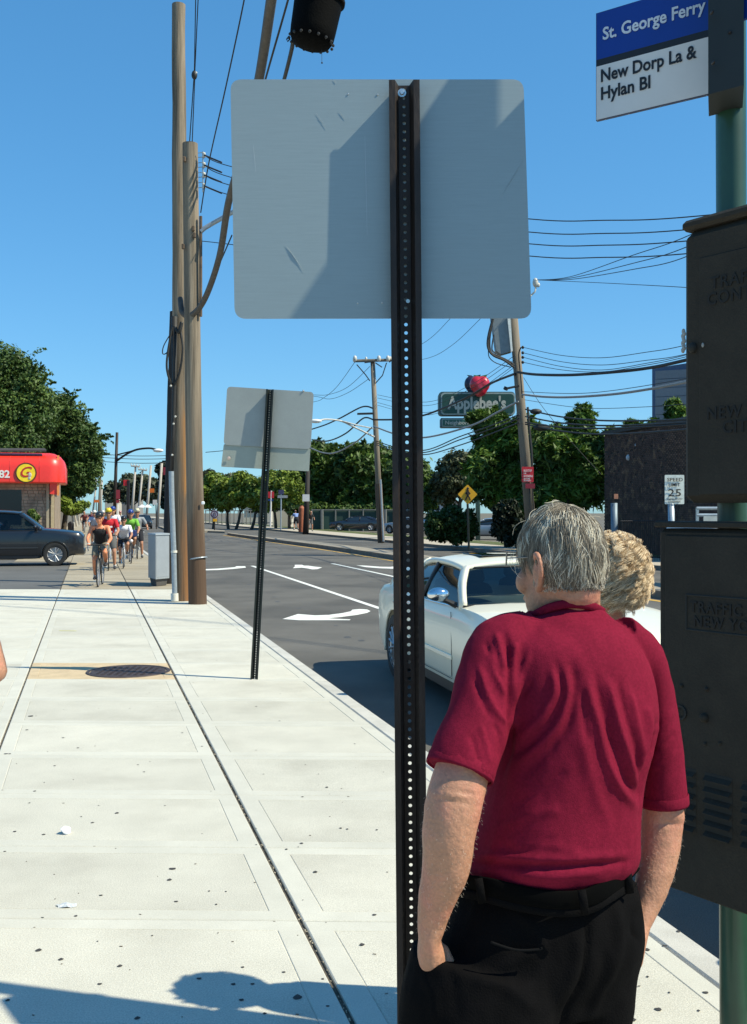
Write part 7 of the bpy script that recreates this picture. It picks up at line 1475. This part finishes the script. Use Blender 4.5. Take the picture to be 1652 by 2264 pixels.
# ---- brick building, real bricks near the visible corner
M_brk = mat('dark_brown_brick', (.085, .05, .038), .9, var=.45, scale=2.2, rnd=.45, bump=.4, bscale=30, col2=(.16, .09, .05), c2scale=1.1, c2lo=.55, c2hi=.6); M_mort = mat('brick_mortar', (.05, .04, .035), .95)
BA = P(1337, 1132, 47.0); BB = P(1660, 1132, 35.5); BA.z = BB.z = 0; bdx = (BB-BA).normalized(); bl_ = (BB-BA).length; bn = Vector((bdx.y, -bdx.x, 0)); bn = bn if bn.y < 0 else -bn; ztop = P(1337, 962, 47.0).z
bb_ = thing('brick_building', 'dark brick building with flat roof behind the speed limit sign', 'building', (BA.x, BA.y, ROAD))
b = MB(); b.prism([tuple(BA+Vector((0, 0, ROAD))), tuple(BB+Vector((0, 0, ROAD))), tuple(BB+Vector((0, 0, ztop))), tuple(BA+Vector((0, 0, ztop)))], -bn*9); b.build('wall', M_mort, bb_)
b = MB(); b.prism([tuple(BA+bn*.12-bdx*.1+Vector((0, 0, ztop))), tuple(BB+bn*.12+Vector((0, 0, ztop))), tuple(BB+bn*.12+Vector((0, 0, ztop+.16))), tuple(BA+bn*.12-bdx*.1+Vector((0, 0, ztop+.16)))], -bn*.5); b.build('coping', mat('dark_coping', (.05, .045, .04), .7), bb_)
bw_, bh_ = .22, .075; rot_b = Matrix((bdx, -bn, Vector((0, 0, 1)))).transposed(); me = MB().box((0, 0, 0), (bw_-.012, .03, bh_-.012), rot_b).mesh('brick'); me.materials.append(M_brk)
st_ = MB(); cnt = 0; nrow = int((ztop-ROAD)/bh_); rows_ = []
for r_ in range(nrow):
    for c_ in range(int(bl_/bw_)+1):
        x = c_*bw_+(bw_/2 if r_ % 2 else 0)+bw_/2
        if x > bl_-.1: continue
        rows_.append((x, r_))
vis = [(x, r_) for x, r_ in rows_ if 2.2 < ROAD+r_*bh_ < ztop and 3.2 < x < 7.4]; rs_ = random.Random(4); vis.sort(key=lambda q: -q[0]); chosen = set(vis[:290])
for x, r_ in rows_:
    p = BA+bdx*x+bn*(.006+rs_.uniform(0, .008))+Vector((0, 0, ROAD+bh_*(r_+.5)))
    if (x, r_) in chosen: o = link('brick', me, bb_); o.location = p-bb_.location
    elif rs_.random() < .96: st_.box(p, (bw_-.012, .03, bh_-.012), rot_b)
o = st_.build('bricks', mat('dark_brown_brick_mass', (.085, .05, .038), .9, var=.6, scale=3.5, bump=.4, col2=(.17, .10, .06), c2scale=2.6, c2lo=.56, c2hi=.60), bb_, fix=False); o['kind'] = 'stuff'
b = MB(); c = P(1390, 1012, 44.6); b.ell(c, (.12, .12, .14), 10, 8); b.tube([c, c+Vector((0, .5, .1))], .04, 6); b.build('flood_lamp', mat('lamp_grey', (.5, .52, .55), .4), bb_, smooth=True); b = MB(); c = P(1408, 984, 44); b.ell(c, (.09, .12, .12), 10, 8); b.build('flood_lamp', M_galv, bb_, smooth=True)
fe = thing('iron_fence', 'black iron picket fence in front of the brick building', 'fence', tuple(P(1415, 1240, 36)))
for k in range(24): x = 1375+k*4.2; b = MB(); b.tube([P(x, 1150, 37), P(x, 1240, 37)], .014, 4); b.build('picket', M_blk, fe)
for y in (1152, 1232): b = MB(); b.tube([P(1373, y, 37), P(1475, y, 37)], .022, 4); b.build('rail', M_blk, fe)
# ---- grey siding building above
sd = thing('siding_building', 'tall grey metal-clad building end rising above the brick roof', 'building', (P(1442, 1132, 66).x, 66, ROAD))
b = MB(); A_ = P(1442, 815, 66); B_ = P(1600, 790, 60); b.prism([(A_.x, A_.y, ROAD), (B_.x, B_.y, ROAD), (B_.x, B_.y, B_.z), (A_.x, A_.y, A_.z)], (2.5, 9, 0)); b.build('wall', mat('blue_edge_metal', (.05, .08, .16), .5), sd)
MS = mat('grey_siding', (.20, .22, .25), .6, var=.08, rnd=.06)
for k in range(7):
    y0 = 820+k*19.5; b = MB(); b.prism([tuple(P(1450, y0+18.6, 65.6)), tuple(P(1600, y0+18.6-8, 59.7)), tuple(P(1600, y0-8, 59.6)), tuple(P(1450, y0, 65.5))], (0, .1, 0)); b.build('siding_panel', MS, sd)
# ---- white van with rack behind the cabinet gap
vn = thing('white_van', 'white van with a metal roof rack seen through the gap between cabinets', 'van', (P(1600, 1132, 24).x, 24, ROAD))
b = MB(); vx_ = P(1650, 1132, 24).x; b.box((vx_, 25, .78), (2.0, 4.6, 1.2), bev=.1); b.build('body', mat('van_white', (.66, .68, .68), .4, coat=.4), vn)
b = MB()
for x in (1542, 1590, 1652): b.tube([P(x, 1155, 22.6), P(x, 1124, 22.6)], .035, 6, sq=4)
for y in (1124, 1139): b.tube([P(1540, y, 22.6), P(1655, y, 22.6)], .04, 6, sq=4)
b.build('rack', mat('rack_metal', (.5, .52, .5), .35, metal=.6), vn); signboard(vn, 1612, 1126, 1640, 1154, 22.5, mat('van_panel', (.6, .68, .78), .4), 'side_panel'); signboard(vn, 1556, 1141, 1586, 1154, 22.5, mat('van_panel2', (.55, .56, .5), .4), 'rear_panel')
for s_ in (-1, 1):
    for yy in (23.4, 26.6): d = MB(); d.lathe((vx_+s_*.9, yy, ROAD+.34), (1, 0, 0), [(0, -.1), (.34, -.1), (.34, .1), (0, .1)], 20); d.build('wheel', M_tyre, vn)
# ------------------------------------------------------------------ shop with the red canopy
HD = 68.0; sh = thing('shop', 'single-storey stone shop with a rounded red canopy carrying a yellow round logo', 'shop', (P(120, 1132, HD).x, HD, -.02))
ex = Vector((math.cos(YAW), math.sin(YAW), 0)); en = Vector((math.sin(YAW), -math.cos(YAW), 0)); C0_ = P(121, 1132, HD); C0_.z = 0
def W(px, py): # point on the shop front plane for a pixel
    m_ = (px-CX)/FX; k = (m_*C0_.y-C0_.x)/(ex.x-m_*ex.y); p = C0_+ex*k; p.z = EYE+(CY-py)/FX*p.y; return p
zt_ = W(60, 1004).z; zb_ = W(60, 1069).z
M_stone = mat('tan_stone_wall', (.27, .21, .155), .9, var=.35, scale=1.6, bump=.5, bscale=6)
b = MB(); L4 = C0_-ex*14; b.prism([(L4.x, L4.y, -.1), (C0_.x, C0_.y, -.1), (C0_.x, C0_.y, zt_), (L4.x, L4.y, zt_)], -en*14); b.build('wall', M_stone, sh)
rs_ = random.Random(9); stm = MB()
for r_ in range(24):
    z = .1+r_*.21; x = -13.9
    while x < -.6:
        w = rs_.uniform(.25, .6); p = C0_+ex*(x+w/2)+en*(.01+rs_.uniform(0, .03)); p.z = z
        stm.box(p, (w-.03, .06, .18), Matrix.Rotation(YAW, 3, 'Z')); x += w
o = stm.build('wall_stones', mat('tan_stones', (.28, .215, .16), .9, var=.5, scale=.9), sh, fix=False); o['kind'] = 'stuff'
M_can = mat('red_canopy', (.80, .035, .02), .38, var=.04, coat=.3)
prof = [(0.05, zb_), (1.05, zb_), (1.12, zb_+.08), (1.12, zb_+1.05), (1.02, zb_+1.45), (.75, zb_+1.75), (.35, zt_+.02), (.0, zt_+.08), (0.0, zt_)]
b = MB(); rows = []
for x in list(np.arange(-14, -.3, .45))+[-.3]: rows.append([tuple(C0_+ex*x+en*o_+Vector((0, 0, z))) for o_, z in prof])
for a in range(1, 9):     # rounded corner
    th = math.pi/2*a/8; rows.append([tuple(C0_+ex*(-.3+o_*math.sin(th)*.9)+en*(o_*math.cos(th))+Vector((0, 0, z))) for o_, z in prof])
rows.append([tuple(C0_+ex*(-.3+o_*.9)-en*4+Vector((0, 0, z))) for o_, z in prof]); b.grid(rows); b.build('canopy', M_can, sh, auto=35)
b = MB()
for x in np.arange(-13.5, -.3, .9): b.tube([C0_+ex*x+en*(o_+.008)+Vector((0, 0, z)) for o_, z in prof[2:7]], .012, 4)
b.build('canopy_ribs', mat('canopy_rib', (.6, .025, .02), .5), sh)
b = MB(); b.prism([tuple(W(-40, 1000)+en*.9), tuple(W(104, 1000)+en*.9), tuple(W(99, 996)+en*.4), tuple(W(-40, 996)+en*.4)], (0, 0, .12)); b.build('roof_edge', mat('dark_roof_edge', (.06, .05, .05), .8), sh)
lc_ = W(60, 1047)+en*1.14; b = MB(); b.lathe(lc_, en, [(0, 0), (.66, 0), (.66, .05), (0, .05)], 32); lg = b.build('logo_rim', mat('logo_dark_rim', (.10, .03, .01), .5), sh)
b = MB(); b.lathe(lc_+en*.055, en, [(0, 0), (.57, 0), (.57, .02), (0, .02)], 32); b.build('logo_disc', mat('logo_yellow', (.85, .62, .02), .5), sh)
o = text('G', .95, mat('logo_red', (.45, .02, .02), .5), sh, Matrix.Identity(4), bold=.01, ext=.01, shear=.35); o.data.transform(frame(lc_+en*.085-ex*.46+Vector((0, 0, -.26))-sh.location, ex, (0, 0, 1)))
b = MB(); b.ell(lc_+en*.08+ex*.20+Vector((0, 0, -.13)), (.15, .03, .17), 12, 8); b.ell(lc_+en*.08+ex*.20+Vector((0, 0, -.34)), (.10, .03, .10), 12, 8); b.build('logo_pale_blob', mat('logo_pale', (.6, .55, .5), .6), sh)
p = W(1, 1057)+en*1.14; o = text('82', .66, M_wht, sh, Matrix.Identity(4), bold=.03, ext=.01, align='LEFT'); wd = max(v.co.x for v in o.data.vertices); o.data.transform(frame(p-sh.location, ex, (0, 0, 1)) @ Matrix.Diagonal((.66/wd, 1, 1, 1)))
q = MB(); q.prism([tuple(W(-60, 1083)+en*.05), tuple(W(48, 1083)+en*.05), tuple(W(48, 1160)+en*.05), tuple(W(-60, 1160)+en*.05)], en*.02); q.build('window', mat('shop_window', (.012, .011, .012), .15), sh)
for x0, x1, m in ((103, 109, M_conc_old), (113, 120, mat('cream_pilaster', (.45, .36, .22), .8))): q = MB(); q.prism([tuple(W(x0, 1069)+en*.08), tuple(W(x1, 1069)+en*.08), tuple(W(x1, 1185)+en*.08), tuple(W(x0, 1185)+en*.08)], en*.14); q.build('pilaster', m, sh)
q = MB(); q.prism([tuple(W(111, 1068)+en*.5), tuple(W(131, 1066)+en*.5), tuple(W(131, 1095)+en*.5), tuple(W(111, 1092)+en*.5)], en*.1); q.build('projecting_sign', M_can, sh)
q = MB(); q.prism([tuple(W(127, 1008)+en*.6), tuple(W(132, 1008)+en*.6), tuple(W(132, 1096)+en*.6), tuple(W(127, 1096)+en*.6)], en*.1); q.build('sign_edge', mat('orange_sign_edge', (.8, .28, .08), .5), sh)
# board fence running along the pavement behind the shop
bf = thing('board_fence', 'weathered grey board fence along the pavement beyond the shop', 'fence', tuple(ST(74, -2.9)))
for k in range(60): s_ = 74+k*1.1; p = ST(s_, -2.75); b = MB(); b.box((p.x, p.y, 1.05), (.05, 1.05, 2.1+.06*math.sin(k*1.7)), Matrix.Rotation(YAW, 3, 'Z')); b.build('board', mat('grey_boards', (.13, .11, .09), .9, var=.3, rnd=.2), bf)
for i, (px_, lean) in enumerate(((163, 5), (170, 8), (176, 4), (181, 6))):
    b = MB(); D = 90+i*6; b.tube([P(px_, 1168-i*4, D), P(px_-lean, 1120, D)], [.10, .06], 6); o = b.build('sapling_stake', MPW, None); tag(o, ('nearest', 'second', 'third', 'farthest')[i]+' pale slanting stake beside the board fence', 'stake', 'pale stakes by the board fence')
b = MB(); b.box(P(157, 1166, 88), (.5, .4, 1.0), bev=.15); o = b.build('black_bag', M_blk, None); tag(o, 'black sack standing against the board fence near the stakes', 'sack')
